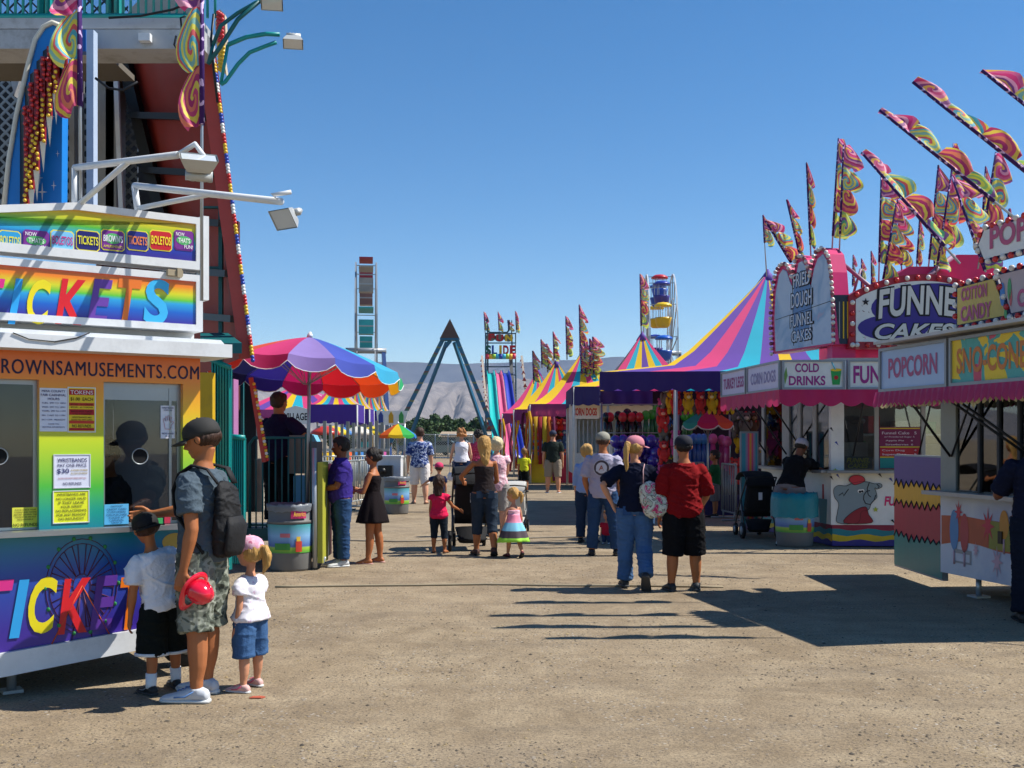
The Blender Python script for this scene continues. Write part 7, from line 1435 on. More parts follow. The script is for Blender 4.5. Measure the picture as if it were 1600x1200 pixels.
# ---------------- banner flags over the stands ----------------
FLG=[ # base px,py,Y ; tip px,py,Y ; out ; start; width; furl; nseg; label
 ((1198,432,19),(1192,336,19),(1,0,0),.55,.26,.4,2,'small banner flag with a droopy pink end on the peak of the purple striped tent'),
 ((1236,410,17.4),(1196,345,17),(.6,0,.6),.0,.30,.1,3,'banner flag leaning left from the top of the fried dough sign'),
 ((1252,410,17),(1229,312,17),(1,0,.2),.0,.24,.5,4,'furled banner flag rising from the middle lobe of the fried dough sign'),
 ((1267,400,16.8),(1260,254,16.8),(1,-.4,0),.12,.20,.65,4,'tall twisted banner flag above the right lobe of the fried dough sign'),
 ((1300,390,16.6),(1310,216,16.6),(.9,.3,0),.12,.36,.15,4,'banner flag just left of a matching one, behind the fried dough sign'),
 ((1311,405,16.2),(1318,226,16.2),(1,0,0),.22,.34,.05,4,'straight banner flag with open swirls right beside the fried dough sign'),
 ((1500,412,10.75),(1346,238,10.75),(.55,.5,.7),.16,.33,0,4,'slanting banner flag pointing up left, lowest of the slanted row'),
 ((1598,350,10.0),(1374,172,10.0),(.55,.5,.7),.20,.31,0,4,'slanting banner flag pointing up left, second lowest of the slanted row'),
 ((1668,320,9.4),(1426,128,9.4),(.55,.5,.7),.12,.29,0,4,'slanting banner flag pointing up left, second highest of the slanted row'),
 ((1760,290,8.9),(1534,110,8.9),(.55,.5,.7),.12,.29,0,4,'highest slanting banner flag, cut off by the right edge'),
 ((1373,440,17),(1377,272,17),(1,.2,0),.18,.36,.05,4,'upright banner flag behind the left half of the funnel cake sign'),
 ((1380,436,16.5),(1400,318,16.5),(1,0,0),.0,.30,.3,4,'banner flag standing right on the arch of the funnel cake sign'),
 ((1410,440,16.8),(1402,312,16.8),(1,-.2,0),.2,.30,.25,4,'banner flag with a purple sleeve above the top of the arched sign'),
 ((1432,420,21),(1437,338,21),(1,-.6,0),.1,.18,.7,3,'thin rolled banner flag between the arched sign flags'),
 ((1450,425,17.5),(1466,258,17.5),(1,.3,0),.12,.36,.2,4,'banner flag leaning right behind the right half of the funnel cake sign'),
 ((1475,420,17.5),(1490,224,17.5),(1,0,0),.2,.40,.1,4,'banner flag with a big pink top swirl behind the cotton candy sign'),
 ((1462,430,16.4),(1487,268,16.4),(.9,.4,0),.1,.34,.35,4,'banner flag on a purple sleeve just left of the cotton candy sign'),
 ((1540,425,12.6),(1487,275,13),(.9,0,.5),.02,.36,.1,4,'wide banner flag leaning left over the cotton candy sign'),
 ((1528,420,15.5),(1556,238,15.5),(1,0,0),.35,.34,.1,3,'upright banner flag crossed by the slanted flags near the right edge'),
 ((1536,330,19),(1540,260,19),(1,-.3,0),.0,.2,.6,2,'narrow rolled banner flag behind the slanted flags'),
 ((1332,448,24),(1333,398,24),(1,-.5,0),.05,.16,.7,3,'far small banner flag, leftmost of the tiny row behind the trailer roof'),
 ((1346,452,24),(1346,404,24),(1,-.5,0),.05,.16,.7,3,'far small banner flag, second of the tiny row behind the trailer roof'),
 ((1362,450,23),(1361,392,23),(1,-.5,0),.05,.17,.7,3,'far small banner flag, third of the tiny row behind the trailer roof'),
 ((1461,425,20),(1458,375,20),(1,-.5,0),.05,.2,.6,2,'far small banner flag over the pink roof case'),
 ((1556,372,16),(1560,332,16),(1,0,0),.1,.28,.2,1,'single swirl pennant behind the bulbs of the popcorn sign'),
 ((1573,365,16),(1577,326,16),(1,0,0),.1,.28,.3,1,'green and pink pennant behind the bulbs of the popcorn sign')]
for i,(b_,t_,o_,st,wd_,fu,ns,lb) in enumerate(FLG): flag(W(*b_),W(*t_),o_,lb,start=st,width=wd_,nseg=ns,furl=fu,seed=i+10,pole_r=.012)
# ---------------- striped tents ----------------
CC={'K':'#e0447e','C':'#22b4cc','Y':'#f2c81e','P':'#6b4aa8','R':'#d8303a','D':'#2f2a6a'}
def tent(label,cx,cy,hx,hy,ze,zp,pat,val,vh,posts=True,skirt=None,pw=1.5,amp=.05,pf=.985,group=None,trans=.3,finial=True,flat=.12):
    t=thing('striped_tent',label,'tent',(cx,cy,0),group); ks=sorted(set(pat)); ms=[mat('tent_%s'%k,CC[k],.7,var=.1,scale=1.5,trans=trans,bump=.35,bscale=2.2) for k in ks]; m=MB(); n=len(pat); nr=8
    cor=[(cx-hx,cy-hy),(cx+hx,cy-hy),(cx+hx,cy+hy),(cx-hx,cy+hy)]
    def prof(f): # f 0 at peak 1 at eave
        z=(1-f)**abs(pw)*.94+(1-f)*.06 if f<1 else 0
        if pw<0: z=1-.9*(f/.6)**.93 if f<.6 else .1*(1-f)/.4
        return ze+(zp-ze)*z
    for s_ in range(4):
        a=Vector((*cor[s_],0)); b=Vector((*cor[(s_+1)%4],0)); c=Vector((cx,cy,0))
        for k in range(n):
            vs=[]
            for j in range(nr+1):
                f=.03+.97*j/nr
                for q in (0,.5,1): e=a.lerp(b,(k+q)/n); p=c.lerp(e,f); sag=math.sin(math.pi*(k+q)/n)*.06*f*(1-f)*hx; vs.append((p.x,p.y,prof(f)-sag))
            m.add(vs,[(j*3+q,j*3+q+1,(j+1)*3+q+1,(j+1)*3+q) for j in range(nr) for q in (0,1)],ks.index(pat[k]),True)
    m.build('roof',ms,t)
    if finial: m=MB(); m.loft([(Vector((cx,cy,zp-.32)),Vector((.03*hx+.17,0,0)),Vector((0,.03*hx+.17,0))),(Vector((cx,cy,zp-.02)),Vector((.06,0,0)),Vector((0,.06,0))),(Vector((cx,cy,zp+.05)),Vector((.02,0,0)),Vector((0,.02,0)))],10); m.build('peak_cap',mat('cap_purple','#6b4aa8',.6,trans=.2),t)
    vm=mat('valance_%s'%val[1:],val,.7,var=.08,trans=.25)
    for s_ in range(4): vsc(t,(*cor[s_],0),(*cor[(s_+1)%4],0),ze+.005,ze-vh,vm,max(5,int(hx*6)),amp)
    if posts:
        for (x,y) in cor: m=MB(); x_=cx+(x-cx)*pf; y_=cy+(y-cy)*.985; m.tube([(x_,y_,0),(x_,y_,ze-.02)],.04,8); m.build('post',mat('post_white','#b9b8b2',.5,dirt=.2),t)
    if skirt:
        for (x0,x1,y,z1,cs) in skirt:
            m=MB(); k=len(cs)
            for i,c in enumerate(cs): m.box(x0+(x1-x0)*i/k,x0+(x1-x0)*(i+1)/k,y,y+.03,.03,z1,i)
            m.build('counter_skirt',[mat('skirt_%s'%c[1:],c,.7) for c in cs],t)
    return t
T1=tent('big purple, pink and turquoise striped tent left of the funnel cake trailer',5.68,24,3.72,4.0,2.86,5.32,'YPPPKKKPPPCCCPPPYYPPPCCCPPPKKKPPPY','#3a2a72',.32,pf=.62,pw=-1,skirt=[(3.0,7.5,22.2,.45,['#8e2038','#2f2456','#8e2038','#2f2456'])]); T1.rotation_euler.z=R(-4.6)
tent('pink, turquoise, yellow and purple striped tent peak rising behind the purple valance',5.3,44,2.8,2.8,2.9,5.93,'KCYPYCK','#5a3a86',.4)
tent('low canopy with a purple valance on white poles over the corn dog trailer',4.75,36,2.85,2.0,3.25,3.95,'YKYKCYKY','#332a66',.55,pw=1.0)
def curtains(t,x,y0,y1,z1,cols,seed):
    rn=random.Random(seed)
    for i in range(len(cols)):
        f=i/len(cols); y=y0+(y1-y0)*f; m=MB(); n=10; vs=[]; zb_=rn.choice((.25,.3,.7,.4)); w_=(y1-y0)/len(cols)*.9; xo=x+rn.uniform(-.12,.08)
        for j in range(9):
            z=z1-(z1-zb_)*j/8
            for k in range(n+1): g=(.35+.65*abs(math.cos(j/8*3.0))) ; vs.append((xo+math.sin(k*2.2+i)*.06*g+.12*math.sin(j*.5+i),y+(k/n-.5)*w_*g,z))
        m.add(vs,[(j*(n+1)+k,j*(n+1)+k+1,(j+1)*(n+1)+k+1,(j+1)*(n+1)+k) for j in range(8) for k in range(n)],0,True); m.build('curtain',mat('curtain_%s'%cols[i][1:],cols[i],.8,trans=.2),t)
cl=['#c99a1f','#9a1f2a','#d8b02a','#c9661f','#6a1f4a','#d8a81f','#b8242f']
TA=tent('nearest of the yellow, pink and turquoise game tents, its curtains tied at the corner',2.62,40.6,2.0,2.0,2.85,4.85,'YKCYKCY','#8a3a76',.42,group='yellow and pink game tents',skirt=[(.7,4.4,38.8,.85,['#e0b81f','#c42f4a','#2f9a94','#e0b81f'])]); curtains(TA,.62,38.7,42.4,2.6,cl,1)
TBn=tent('second of the yellow, pink and turquoise game tents, partly hidden behind the nearest',1.95,47.5,1.9,1.9,2.85,5.05,'YKCYKCY','#8a3a76',.42,group='yellow and pink game tents'); curtains(TBn,.1,45.8,49.3,2.6,cl[::-1],2)
TCn=tent('third and farthest of the yellow, pink and turquoise game tents beside the slide',1.3,54.5,1.8,1.8,2.85,5.1,'KYCKYCK','#8a3a76',.42,group='yellow and pink game tents'); curtains(TCn,-.45,52.8,56,2.6,cl,3)
for px,t in ((0,TA),): 
    for k in range(5):
        m=MB(); xx=.85+k*.16; m.loft([(Vector((xx,38.55,z)),Vector((.07+.03*math.sin(z*3+k),0,0)),Vector((0,.03,0))) for z in (2.4,1.8,1.2,.7 if k!=4 else .1)],8); m.build('curtain',mat('curtain_%s'%cl[k][1:],cl[k],.8,trans=.2),t)
m=MB(); m.box(1.6,4.5,41.5,41.55,.8,2.8); m.build('back_cloth',mat('dark_cloth','#2a1c2e',.9),TA)
m=MB(); m.box(3.3,9.2,27.2,27.25,.1,2.8); m.build('back_cloth',mat('dark_cloth','#2a1c2e',.9),T1)
# bulbs strung under the tents
warm=emis('lamp_warm',(1,.75,.35),6)
def lampstring(par,pts,r=.05): m=MB(); [m.ell(p,r,r,r,None,8,6) for p in pts]; return m.build('bulbs',warm,par)
lampstring(TA,[W(px,645,38.7) for px in (839,849,859,871,881)],.05)
# ---------------- corn dog trailer ----------------
ct=thing('food_trailer','white corn dog trailer under the purple canopy with red lettering on its sign','food trailer',(4,36,0))
m=MB(); m.box(1.95,6.6,35.0,37.2,.5,1.15); m.box(1.95,6.6,35.0,37.2,2.3,3.0); m.box(1.95,2.1,35.0,37.2,1.15,2.3); m.box(3.1,3.25,35.0,35.1,1.15,2.3); m.box(1.95,6.6,37.1,37.2,1.15,2.3); m.build('wall',mat('trailer_white','#bfc0be',.45,dirt=.3),ct)
fr=Fr((0,34.98,0),(1,0,0)); m=MB(); a0,a1_=XA(892,34.9),XA(934,34.9); m.box(a0-.05,a1_+.05,2.25,2.72,-.0,.03,0,fr); m.text(fr,'CORN DOGS',(a0+a1_)/2+.02,2.48,h=.25,w=(a1_-a0)*.9,c=.031,mi=1,bold=.06); m.build('sign_board',[mat('sign_pale','#c9c8c8',.5),mat('letter_red','#b0242a',.5)],ct)
m=MB()
for k in range(7): m.box(2.15+k*.14,2.19+k*.14,34.97,35.0,1.15,2.2)
m.build('window_bar',alu,ct)
m=MB()
for k in range(12): m.box(3.3+k*.28,3.45+k*.28,34.97,34.995,2.72,2.78)
m.build('roof_vent',black,ct)
for x in (2.6,5.6): 
    m=MB(); m.tube([(x,35.1,.33),(x,35.3,.33)],.33,16); m.build('wheel',rubber,ct)
# ---------------- prizes: plush toys, balloons, inflatables ----------------
def plush(c1,c2,label,loc,key):
    t=thing('plush_toy',label,'plush toy',loc,'plush prizes hanging in the game tents'); m=MB(); m.ell((0,0,-.16),.11,.09,.14,None,10,7); m.ell((-.1,-.03,-.1),.035,.035,.09,None,7,5); m.ell((.1,-.03,-.1),.035,.035,.09,None,7,5); m.ell((-.06,-.04,-.3),.045,.05,.07,None,7,5); m.ell((.06,-.04,-.3),.045,.05,.07,None,7,5); m.build('body',mat('plush_%s'%c1[1:],c1,.95,bump=.5,bscale=40),t,False)
    m=MB(); m.ell((0,-.02,.04),.1,.09,.09,None,10,7,0); m.ell((0,-.1,.02),.045,.03,.035,None,8,5,1); m.ell((-.075,0,.12),.035,.02,.035,None,7,5,0); m.ell((.075,0,.12),.035,.02,.035,None,7,5,0)
    for sx in (-1,1): m.ell((sx*.035,-.1,.07),.014,.01,.014,None,6,4,2)
    m.build('head',[mat('plush_%s'%c1[1:],c1,.95,bump=.5,bscale=40),mat('plush_%s'%c2[1:],c2,.95),black],t,False); return t
PL=[plush('#c9302f','#e0a08a','small red plush animal hanging among the prizes',(0,0,0),0),plush('#d8a81f','#f0e0a0','small yellow plush animal hanging among the prizes',(0,0,0),1),plush('#6a655f','#b9b0a4','small grey plush animal hanging among the prizes',(0,0,0),2),plush('#b8447e','#f0c0d0','small pink plush animal hanging among the prizes',(0,0,0),3),plush('#3f6ab0','#a0c0e0','small blue plush animal hanging among the prizes',(0,0,0),4),plush('#4a3020','#8a6a4a','small brown plush animal hanging among the prizes',(0,0,0),5)]
for p in PL: root_kids[p.name]=kids(p)
spots=[]; rn=random.Random(7)
for i,px in enumerate((1056,1075,1094,1113,1128,1140)): spots.append((W(px,622,20.6),(0,1,0,1,0,1)[i],.85))
for k in range(18): spots.append((W(1034+rn.uniform(0,22),612+k*7.2,20.9+rn.uniform(-.1,.2)),(2,1,5,3,2,0,4)[k%7],.95))
for k in range(9): spots.append((W(1050+k*11,632+rn.uniform(-3,3),21.2),rn.choice((5,2,5,3)),.55))
for k in range(16): spots.append((W(1145+rn.uniform(0,40),655+(k//4)*24,24.5+rn.uniform(0,.4)),(2,5,2,0,3,1)[k%6],1.2))
for r_ in range(4):
    for k in range(6): spots.append((W(838+k*9,662+r_*15,40.5),[(3,0,3),(0,5,4),(4,4,4),(3,3,0)][r_][k%3],1.3))
usedp=set(); LBL={}
for (loc,ci,sc_) in spots:
    if ci not in usedp: PL[ci].location=loc; PL[ci].scale=(sc_,)*3; usedp.add(ci)
    else: dup(PL[ci],loc,rn.uniform(-.4,.4),scale=sc_)
def balloon(label,loc,c,r,gr,key):
    t=thing('balloon',label,'balloon',loc,gr); m=MB(); m.ell((0,0,0),r,r,r*1.15,None,16,11); m.build('bladder',mat('balloon_%s'%c[1:],c,.12,var=.03,spec=.7,coat=.5),t,False); m=MB(); m.loft([(Vector((0,0,-r*1.12)),Vector((.012,0,0)),Vector((0,.012,0))),(Vector((0,0,-r*1.25)),Vector((.025,0,0)),Vector((0,.025,0)))],8); m.build('knot',mat('balloon_%s'%c[1:],c,.12),t,False); return t
pb=balloon('shiny purple balloon in the cluster behind the pink capped woman',W(962,690,26),'#3f2a9e',.14,'purple balloons in a cluster',0); root_kids[pb.name]=kids(pb)
for k,(px,py) in enumerate([(974,689),(986,690),(1004,690),(1018,689),(1028,694),(968,703),(981,704),(1000,705),(1012,702),(1024,708),(964,716),(1008,716),(1020,720)]): dup(pb,W(px,py,26+.1*(k%3)))
def inflat(label,loc,c,c2,gr):
    t=thing('inflatable_toy',label,'inflatable toy',loc,gr); m=MB(); m.ell((0,0,.0),.11,.11,.13,None,12,8); m.build('head',mat('infl_%s'%c[1:],c,.2,spec=.6),t,False); m=MB(); m.loft([(Vector((0,0,z)),Vector((r,0,0)),Vector((0,r,0))) for z,r in ((-.1,.05),(-.3,.075),(-.6,.07),(-.68,.03))],10); m.build('body',mat('infl_%s'%c2[1:],c2,.2,spec=.6),t,False); return t
ia_=inflat('black inflatable toy hanging in the row above the purple balloons',W(947,652,27),'#151517','#1c1614','inflatable toys hanging in a row'); ib_=inflat('red inflatable toy hanging in the row above the purple balloons',W(953,652,27),'#c4242a','#2a1a16','inflatable toys hanging in a row'); ic_=inflat('green inflatable toy hanging in the row above the purple balloons',W(1009,649,27),'#3fae3a','#1f6a3a','inflatable toys hanging in a row')
for p in (ia_,ib_,ic_): root_kids[p.name]=kids(p)
for px in (966,980,992): dup(ia_,W(px,650-(px==980)*4,27.1)); dup(ib_,W(px+7,652,26.95))
for px,py in ((1018,648),(1026,640),(1031,652),(1070,650),(1078,646)): dup(ic_,W(px,py,27.1))
ie=inflat('blue inflatable toy hanging under the small rainbow umbrella',W(1076,688,25),'#3f86d0','#2a5aa8','inflatable toys under the small umbrella'); root_kids[ie.name]=kids(ie)
for px in (1084,1092,1100,1107): dup(ie,W(px,686,25.1))
ig=inflat('pink inflatable toy hanging under the small rainbow umbrella',W(1114,686,25),'#d85a9a','#b83a7e','inflatable toys under the small umbrella'); root_kids[ig.name]=kids(ig); dup(ig,W(1128,688,25.1)); dup(ig,W(1136,690,24.9))
# stand carrying them
bs=thing('prize_rack','steel rack with a table where the balloons and inflatable toys hang','rack',(3,26.6,0))
m=MB()
for px in (940,1033,1060,1140): m.tube([(XA(px,26.6),26.6,0),(XA(px,26.6),26.6,2.5)],.025,6)
m.tube([(XA(938,26.6),26.6,2.45),(XA(1142,26.6),26.6,2.45)],.02,6); m.tube([(XA(938,26.6),26.6,1.75),(XA(1035,26.6),26.6,1.75)],.015,6); m.build('frame',alu,bs)
m=MB(); m.box(XA(945,26),XA(1034,26),25.8,26.5,.85,.9); m.box(XA(946,26),XA(1033,26),25.81,25.84,.05,.85); m.build('table',mat('table_purple','#2f2450',.8),bs)
umbrella('umbrella','small rainbow striped umbrella standing inside the prize tent',(XA(1106,23.4),23.4),.56,ZA(660,23.4),ZA(638,23.4),['#e84a86','#ee6a4a','#f0c81e','#9ac42a','#2f9a94','#d8306e','#ee5a3a','#f06a86'],n=8,val=.14,rot=R(12),ml='umb_small')
# metal fence behind the boy in green
def barricade(x0,y0,x1,y1,label,h_=1.1,n=12,m_=None,group='steel crowd barricades',bars=True):
    t=thing('barricade',label,'barricade',((x0+x1)/2,(y0+y1)/2,0),group); m_=m_ or mat('barricade_steel','#8f928f',.45,.4); P_=lambda f,z:Vector((x0+(x1-x0)*f,y0+(y1-y0)*f,z)); m=MB(); m.tube([P_(0,.15),P_(0,h_-.05),P_(.02,h_),P_(.98,h_),P_(1,h_-.05),P_(1,.15),P_(0,.15)],.02,6); m.build('frame',m_,t); m=MB()
    for k in range(1,n): m.tube([P_(k/n,.15),P_(k/n,h_)],.010,5)
    m.build('bars',m_,t)
    for f in (.1,.9): m=MB(); d=Vector((-(y1-y0),x1-x0,0)).normalized()*.25; m.tube([P_(f,.02)-d,P_(f,.02)+d],.02,5); m.tube([P_(f,.02),P_(f,.18)],.018,5); m.build('foot',m_,t)
    return t
barricade(XA(1128,22),22,XA(1150,21),21,'grey railing segment behind the boy in the green tee',n=8)
barricade(XA(1068,23),23,XA(1100,23),23,'grey railing under the small rainbow umbrella',n=8)
# ---------------- left background: queue tents, barricades ----------------
for i,(pxc,Y,hw_,lb) in enumerate(((520,46,1.05,'purple valanced ride tent nearest the rainbow umbrella, striped pink, yellow and turquoise'),(551,54,.85,'second purple valanced ride tent in the receding row'),(574,62,.8,'third purple valanced ride tent in the receding row'),(590,70,.75,'farthest purple valanced ride tent in the receding row'))):
    x=XA(pxc,Y); tent(lb,x,Y+hw_,hw_,hw_,ZA(632 if i==0 else 636+i*3,Y),ZA(590+i*6,Y)+.2,'KYCPYKCY','#4a2f96',.72-.0*i,group='purple valanced ride tents',pw=1.8,amp=.06,finial=False)
tent('big pink and purple circus style tent half hidden behind the ride operator',XA(462,84),86,4.0,4.0,ZA(640,82),ZA(596,84),'KPKYCKPK','#a84a8e',.5,pw=1.1)
vs_=thing('sign','white arched sign with black village lettering behind the ride operator','sign',(XA(462,44),44,0)); fr=Fr((0,44,0),(1,0,0)); a0,a1_=XA(440,44),XA(484,44); m=MB(); m.prism([(a0,ZA(662,44)),(a1_,ZA(662,44)),(a1_,ZA(640,44)),((a0+a1_)/2,ZA(634,44)),(a0,ZA(640,44))],fr,-.1,0,0); m.text(fr,'VILLAGE',(a0+a1_)/2,ZA(651,44),h=.3,w=.95,c=.001,mi=1,bold=.04); m.build('board',[cream,inkm],vs_)
m=MB(); 
for x in (a0+.1,a1_-.1): m.tube([(x,44.05,0),(x,44.05,ZA(662,44))],.04,6)
m.build('post',alu,vs_)
bl_=['galvanised barricade right behind the man in purple','barricade with an exit sign beside the folded panels','barricade behind the woman in the black dress','barricade left of the white cooler','barricade behind the white cooler','barricade at the far end of the queue, near the floral shirt man','barricade far behind the trash can']
k=0
for (pa,ya,pb,yb) in ((500,24,535,24.4),(537,24.4,560,25.5),(560,25.5,590,27),(592,27,615,29),(617,29,637,32),(500,31,540,31.5),(545,31.5,580,32)):
    barricade(XA(pa,ya),ya,XA(pb,yb),yb,bl_[k],n=9); k+=1
xs_=thing('sign','small yellow exit sign with black background hanging on the barricade','sign',W(511,734,23.9)); fr=Fr((0,23.9,0),(1,0,0)); a,b=fr.hit(514,734); m=MB(); m.box(a-.16,a+.16,b-.09,b+.09,-.01,.01,0,fr); m.text(fr,'EXIT',a,b,h=.12,w=.27,c=.011,mi=1,bold=.06); m.build('board',[black,mat('exit_yellow','#e8cf1e',.5)],xs_)
rd=thing('kiddie_ride','silver framed kiddie ride with tall posts under the purple valanced tents','ride',(XA(545,38),38,0)); rn=random.Random(2)
for px in list(range(498,612,9)): m=MB(); Y=34+rn.uniform(0,6); x=XA(px,Y); m.box(x-.05,x+.05,Y,Y+.1,0,ZA(660+rn.uniform(-3,6),Y)); m.build('post',mat('ride_silver','#858886',.4,.4,dirt=.2),rd)
for z,c in ((.35,'#8f9290'),(1.2,'#a9acaa')): m=MB(); m.box(XA(498,36),XA(608,36),36,36.1,z,z+.08); m.build('rail',mat('rail_%s'%c[1:],c,.4,.4),rd)
for i,(px,c,c2) in enumerate(((508,'#c9a21f','#b8362a'),(522,'#b8362a','#e0c02a'),(528,'#d85a2a','#3f7ab8'),(560,'#3f7ab8','#d8d0c0'),(582,'#a8487e','#e0c02a'))):
    Y=40+i*.6; x=XA(px,Y); t=thing('ride_car',['yellow and red','red and yellow','orange and blue','blue and cream','pink and yellow'][i]+' kiddie ride car behind the queue posts','ride car',(x,Y,0)); m=MB(); m.loft([(Vector((x,Y,z)),Vector((r,0,0)),Vector((0,r,0))) for z,r in ((.3,.35),(.45,.55),(.9,.62),(1.1,.55),(1.05,.48))],18); m.build('tub',mat('car_%s'%c[1:],c,.3),t); m=MB(); m.loft([(Vector((x,Y,z)),Vector((r,0,0)),Vector((0,r,0))) for z,r in ((1.75,.6),(1.9,.5),(2.05,.25),(2.1,.03))],16); m.tube([(x,Y,1.0),(x,Y,1.8)],.04,6); m.build('canopy',mat('car_%s'%c2[1:],c2,.3),t); m=MB(); m.tube([(x,Y,0),(x,Y,.35)],.2,10); m.build('base',chrome,t)
# crayon sign
cs_=thing('sign','white sign board with blue, yellow and green crayons behind the queue','sign',(XA(615,42),42,0)); fr=Fr((0,42,0),(1,0,0)); H_=lambda px,py:fr.hit(px,py)
m=MB(); m.prism([H_(590,664),H_(632,664),H_(638,642),H_(588,642)],fr,-.1,0); m.build('board',cream,cs_); m=MB()
for px,mi in ((595,0),(611,1),(627,2)): a,b=H_(px,661); m.prism([(a-.09,b),(a+.09,b),(a+.09,b+.3),(a,b+.46),(a-.09,b+.3)],fr,0,.02,mi)
m.build('crayon_picture',[mat('crayon_blue','#2a3f86',.5),mat('crayon_gold','#c99a1f',.5),mat('crayon_green','#3f9a4a',.5)],cs_); m=MB()
for px in (593,632): m.tube([(XA(px,42.05),42.05,0),(XA(px,42.05),42.05,2.2)],.05,6)
m.tube([W(590,643,42.1),W(600,636,42.1)],.03,6); m.build('post',alu,cs_)
umbrella('umbrella','low umbrella with blue, green, yellow and orange panels beyond the queue',(XA(622,33),33),.56,ZA(679,33),ZA(662,33),['#e8621c','#f0c81e','#2fae4a','#2f86d0','#2f5ac0','#e8e02a','#e88a1c','#e8521c'],n=8,val=.10,rot=R(200),ml='umb_far',vk=0)
cx_=thing('cooler','white cooler cabinet with a black radio in front, beside the queue barricades','cooler',(XA(606,24),24,0)); m=MB(); m.box(XA(588,24),XA(626,24),24,24.5,.1,ZA(715,24)); m.box(XA(587,24),XA(627,24),23.97,24.53,ZA(715,24),ZA(712,24)); m.build('cabinet',white,cx_); m=MB(); m.box(XA(592,23.8),XA(614,23.8),23.6,23.9,ZA(745,23.8),ZA(727,23.8)); m.tube([(XA(598,23.6),23.6,ZA(736,23.6)),(XA(598,23.58),23.57,ZA(736,23.6))],.07,12); m.build('radio',black,cx_); m=MB(); m.box(XA(590,23.8),XA(616,23.8),23.6,23.9,.0,ZA(745,23.8)); m.build('shelf',alu,cx_)
# ---------------- rides on the skyline ----------------
def ferris(label,cx,cy,cz,Rd,hw_,n,yaw,style,cols,towers=True,a0=0.0):
    t=thing('ferris_wheel',label,'ferris wheel',(cx,cy,0)); c=Vector((cx,cy,cz)); ax=Vector((math.cos(yaw),math.sin(yaw),0)); wd_=Vector((-math.sin(yaw),math.cos(yaw),0)); P_=lambda a,r,s:c+wd_*math.cos(a)*r+Vector((0,0,1))*math.sin(a)*r+ax*s
    sm_=mat('wheel_steel','#9a9ea2',.4,.4); wm_=mat('wheel_white','#c2c6c8',.4)
    for s_ in (-1,1):
        m=MB()
        for k in range(n*2): m.bar(P_(k*math.pi/n,Rd,s_*hw_),P_((k+1)*math.pi/n,Rd,s_*hw_),.09,.09); m.bar(P_(k*math.pi/n,Rd*.7,s_*hw_),P_((k+1)*math.pi/n,Rd*.7,s_*hw_),.05,.05)
        m.build('rim',wm_ if style=='tub' else sm_,t); m=MB()
        for k in range(n): m.bar(P_(a0+k*2*math.pi/n,.3,s_*hw_*.9),P_(a0+k*2*math.pi/n,Rd,s_*hw_),.07,.07)
        m.build('spokes',sm_,t)
    m=MB(); m.tube([c-ax*(hw_+.7),c+ax*(hw_+.7)],.2,10)
    for k in range(n): m.bar(P_(a0+k*2*math.pi/n,Rd*.97,-hw_),P_(a0+k*2*math.pi/n,Rd*.97,hw_),.05,.05)
    m.build('hub',sm_,t)
    for s_ in (-1,1):
        for f in (-1,1): m=MB(); g_=c+ax*s_*(hw_+.9)+wd_*f*Rd*.55; m.bar(c+ax*s_*(hw_+.5),Vector((g_.x,g_.y,0)),.25,.25); m.build('tower_leg',mat('tower_blue','#2f4a7e',.4),t)
    for k in range(n):
        a=a0+k*2*math.pi/n; p=P_(a,Rd*.98,0); cc=cols[k%len(cols)]; w_=hw_*(.68 if style=='bench' else .86)
        if style=='bench':
            fr=Fr(p,ax,wd_,Vector((0,0,1))); m=MB(); m.box(-w_,w_,-.55,-.45,-1.25,-.35,0,fr); m.box(-w_,w_,-.45,.35,-1.25,-1.15,1,fr); m.box(-w_,w_,-.6,-.56,-.8,-.72,2,fr); g=m.build('seat',[mat('seat_%s'%cc[0][1:],cc[0],.4,dirt=.2),mat('seat_%s'%cc[1][1:],cc[1],.4,dirt=.2),sm_],t)
            m=MB(); m.prism([(-.6,.35),(.5,.15),(.5,.22),(-.6,.45)],Fr(p,wd_,Vector((0,0,1)),ax),-w_,w_); m.box(-w_,w_,.35,.42,-1.2,-.75,0,fr)
            m.build('seat_canopy',mat('seat_%s'%cc[0][1:],cc[0],.4,dirt=.2),g)
        else:
            p=p-Vector((0,0,.2)); m=MB(); m.loft([(p+Vector((0,0,z)),Vector((r,0,0)),Vector((0,r,0))) for z,r in ((-1.55,.34),(-1.4,.5),(-.95,.60),(-.82,.63),(-.85,.55),(-1.2,.44))],18,cap=True); g=m.build('gondola',mat('gond_%s'%cc[0][1:],cc[0],.35),t); m=MB(); m.loft([(p+Vector((0,0,z)),Vector((r,0,0)),Vector((0,r,0))) for z,r in ((.0,.66),(.12,.62),(.26,.4),(.32,.05))],18); m.build('gondola_roof',mat('gond_%s'%cc[1][1:],cc[1],.35),g); m=MB()
            for q in range(6): an=q*math.pi/3; d=Vector((math.cos(an)*.52,math.sin(an)*.52,0)); m.tube([p+d+Vector((0,0,-.9)),p+d+Vector((0,0,.05))],.025,4)
            m.build('gondola_rods',wm_,g)
    return t
Y=74; ferris('tall ferris wheel seen edge on behind the big umbrella, with maroon and turquoise bench seats',XA(572,Y),Y,ZA(548,Y),ZA(411,Y)-ZA(548,Y),.68,10,R(7.7),'bench',[('#8e1f34','#7a1f30'),('#8e8a86','#7f7a76'),('#2a9a9e','#1f7f8a'),('#7a5a56','#8e8a86'),('#a09a8e','#8e8a86'),('#3aa6a8','#2a8a94')],a0=math.pi/2)
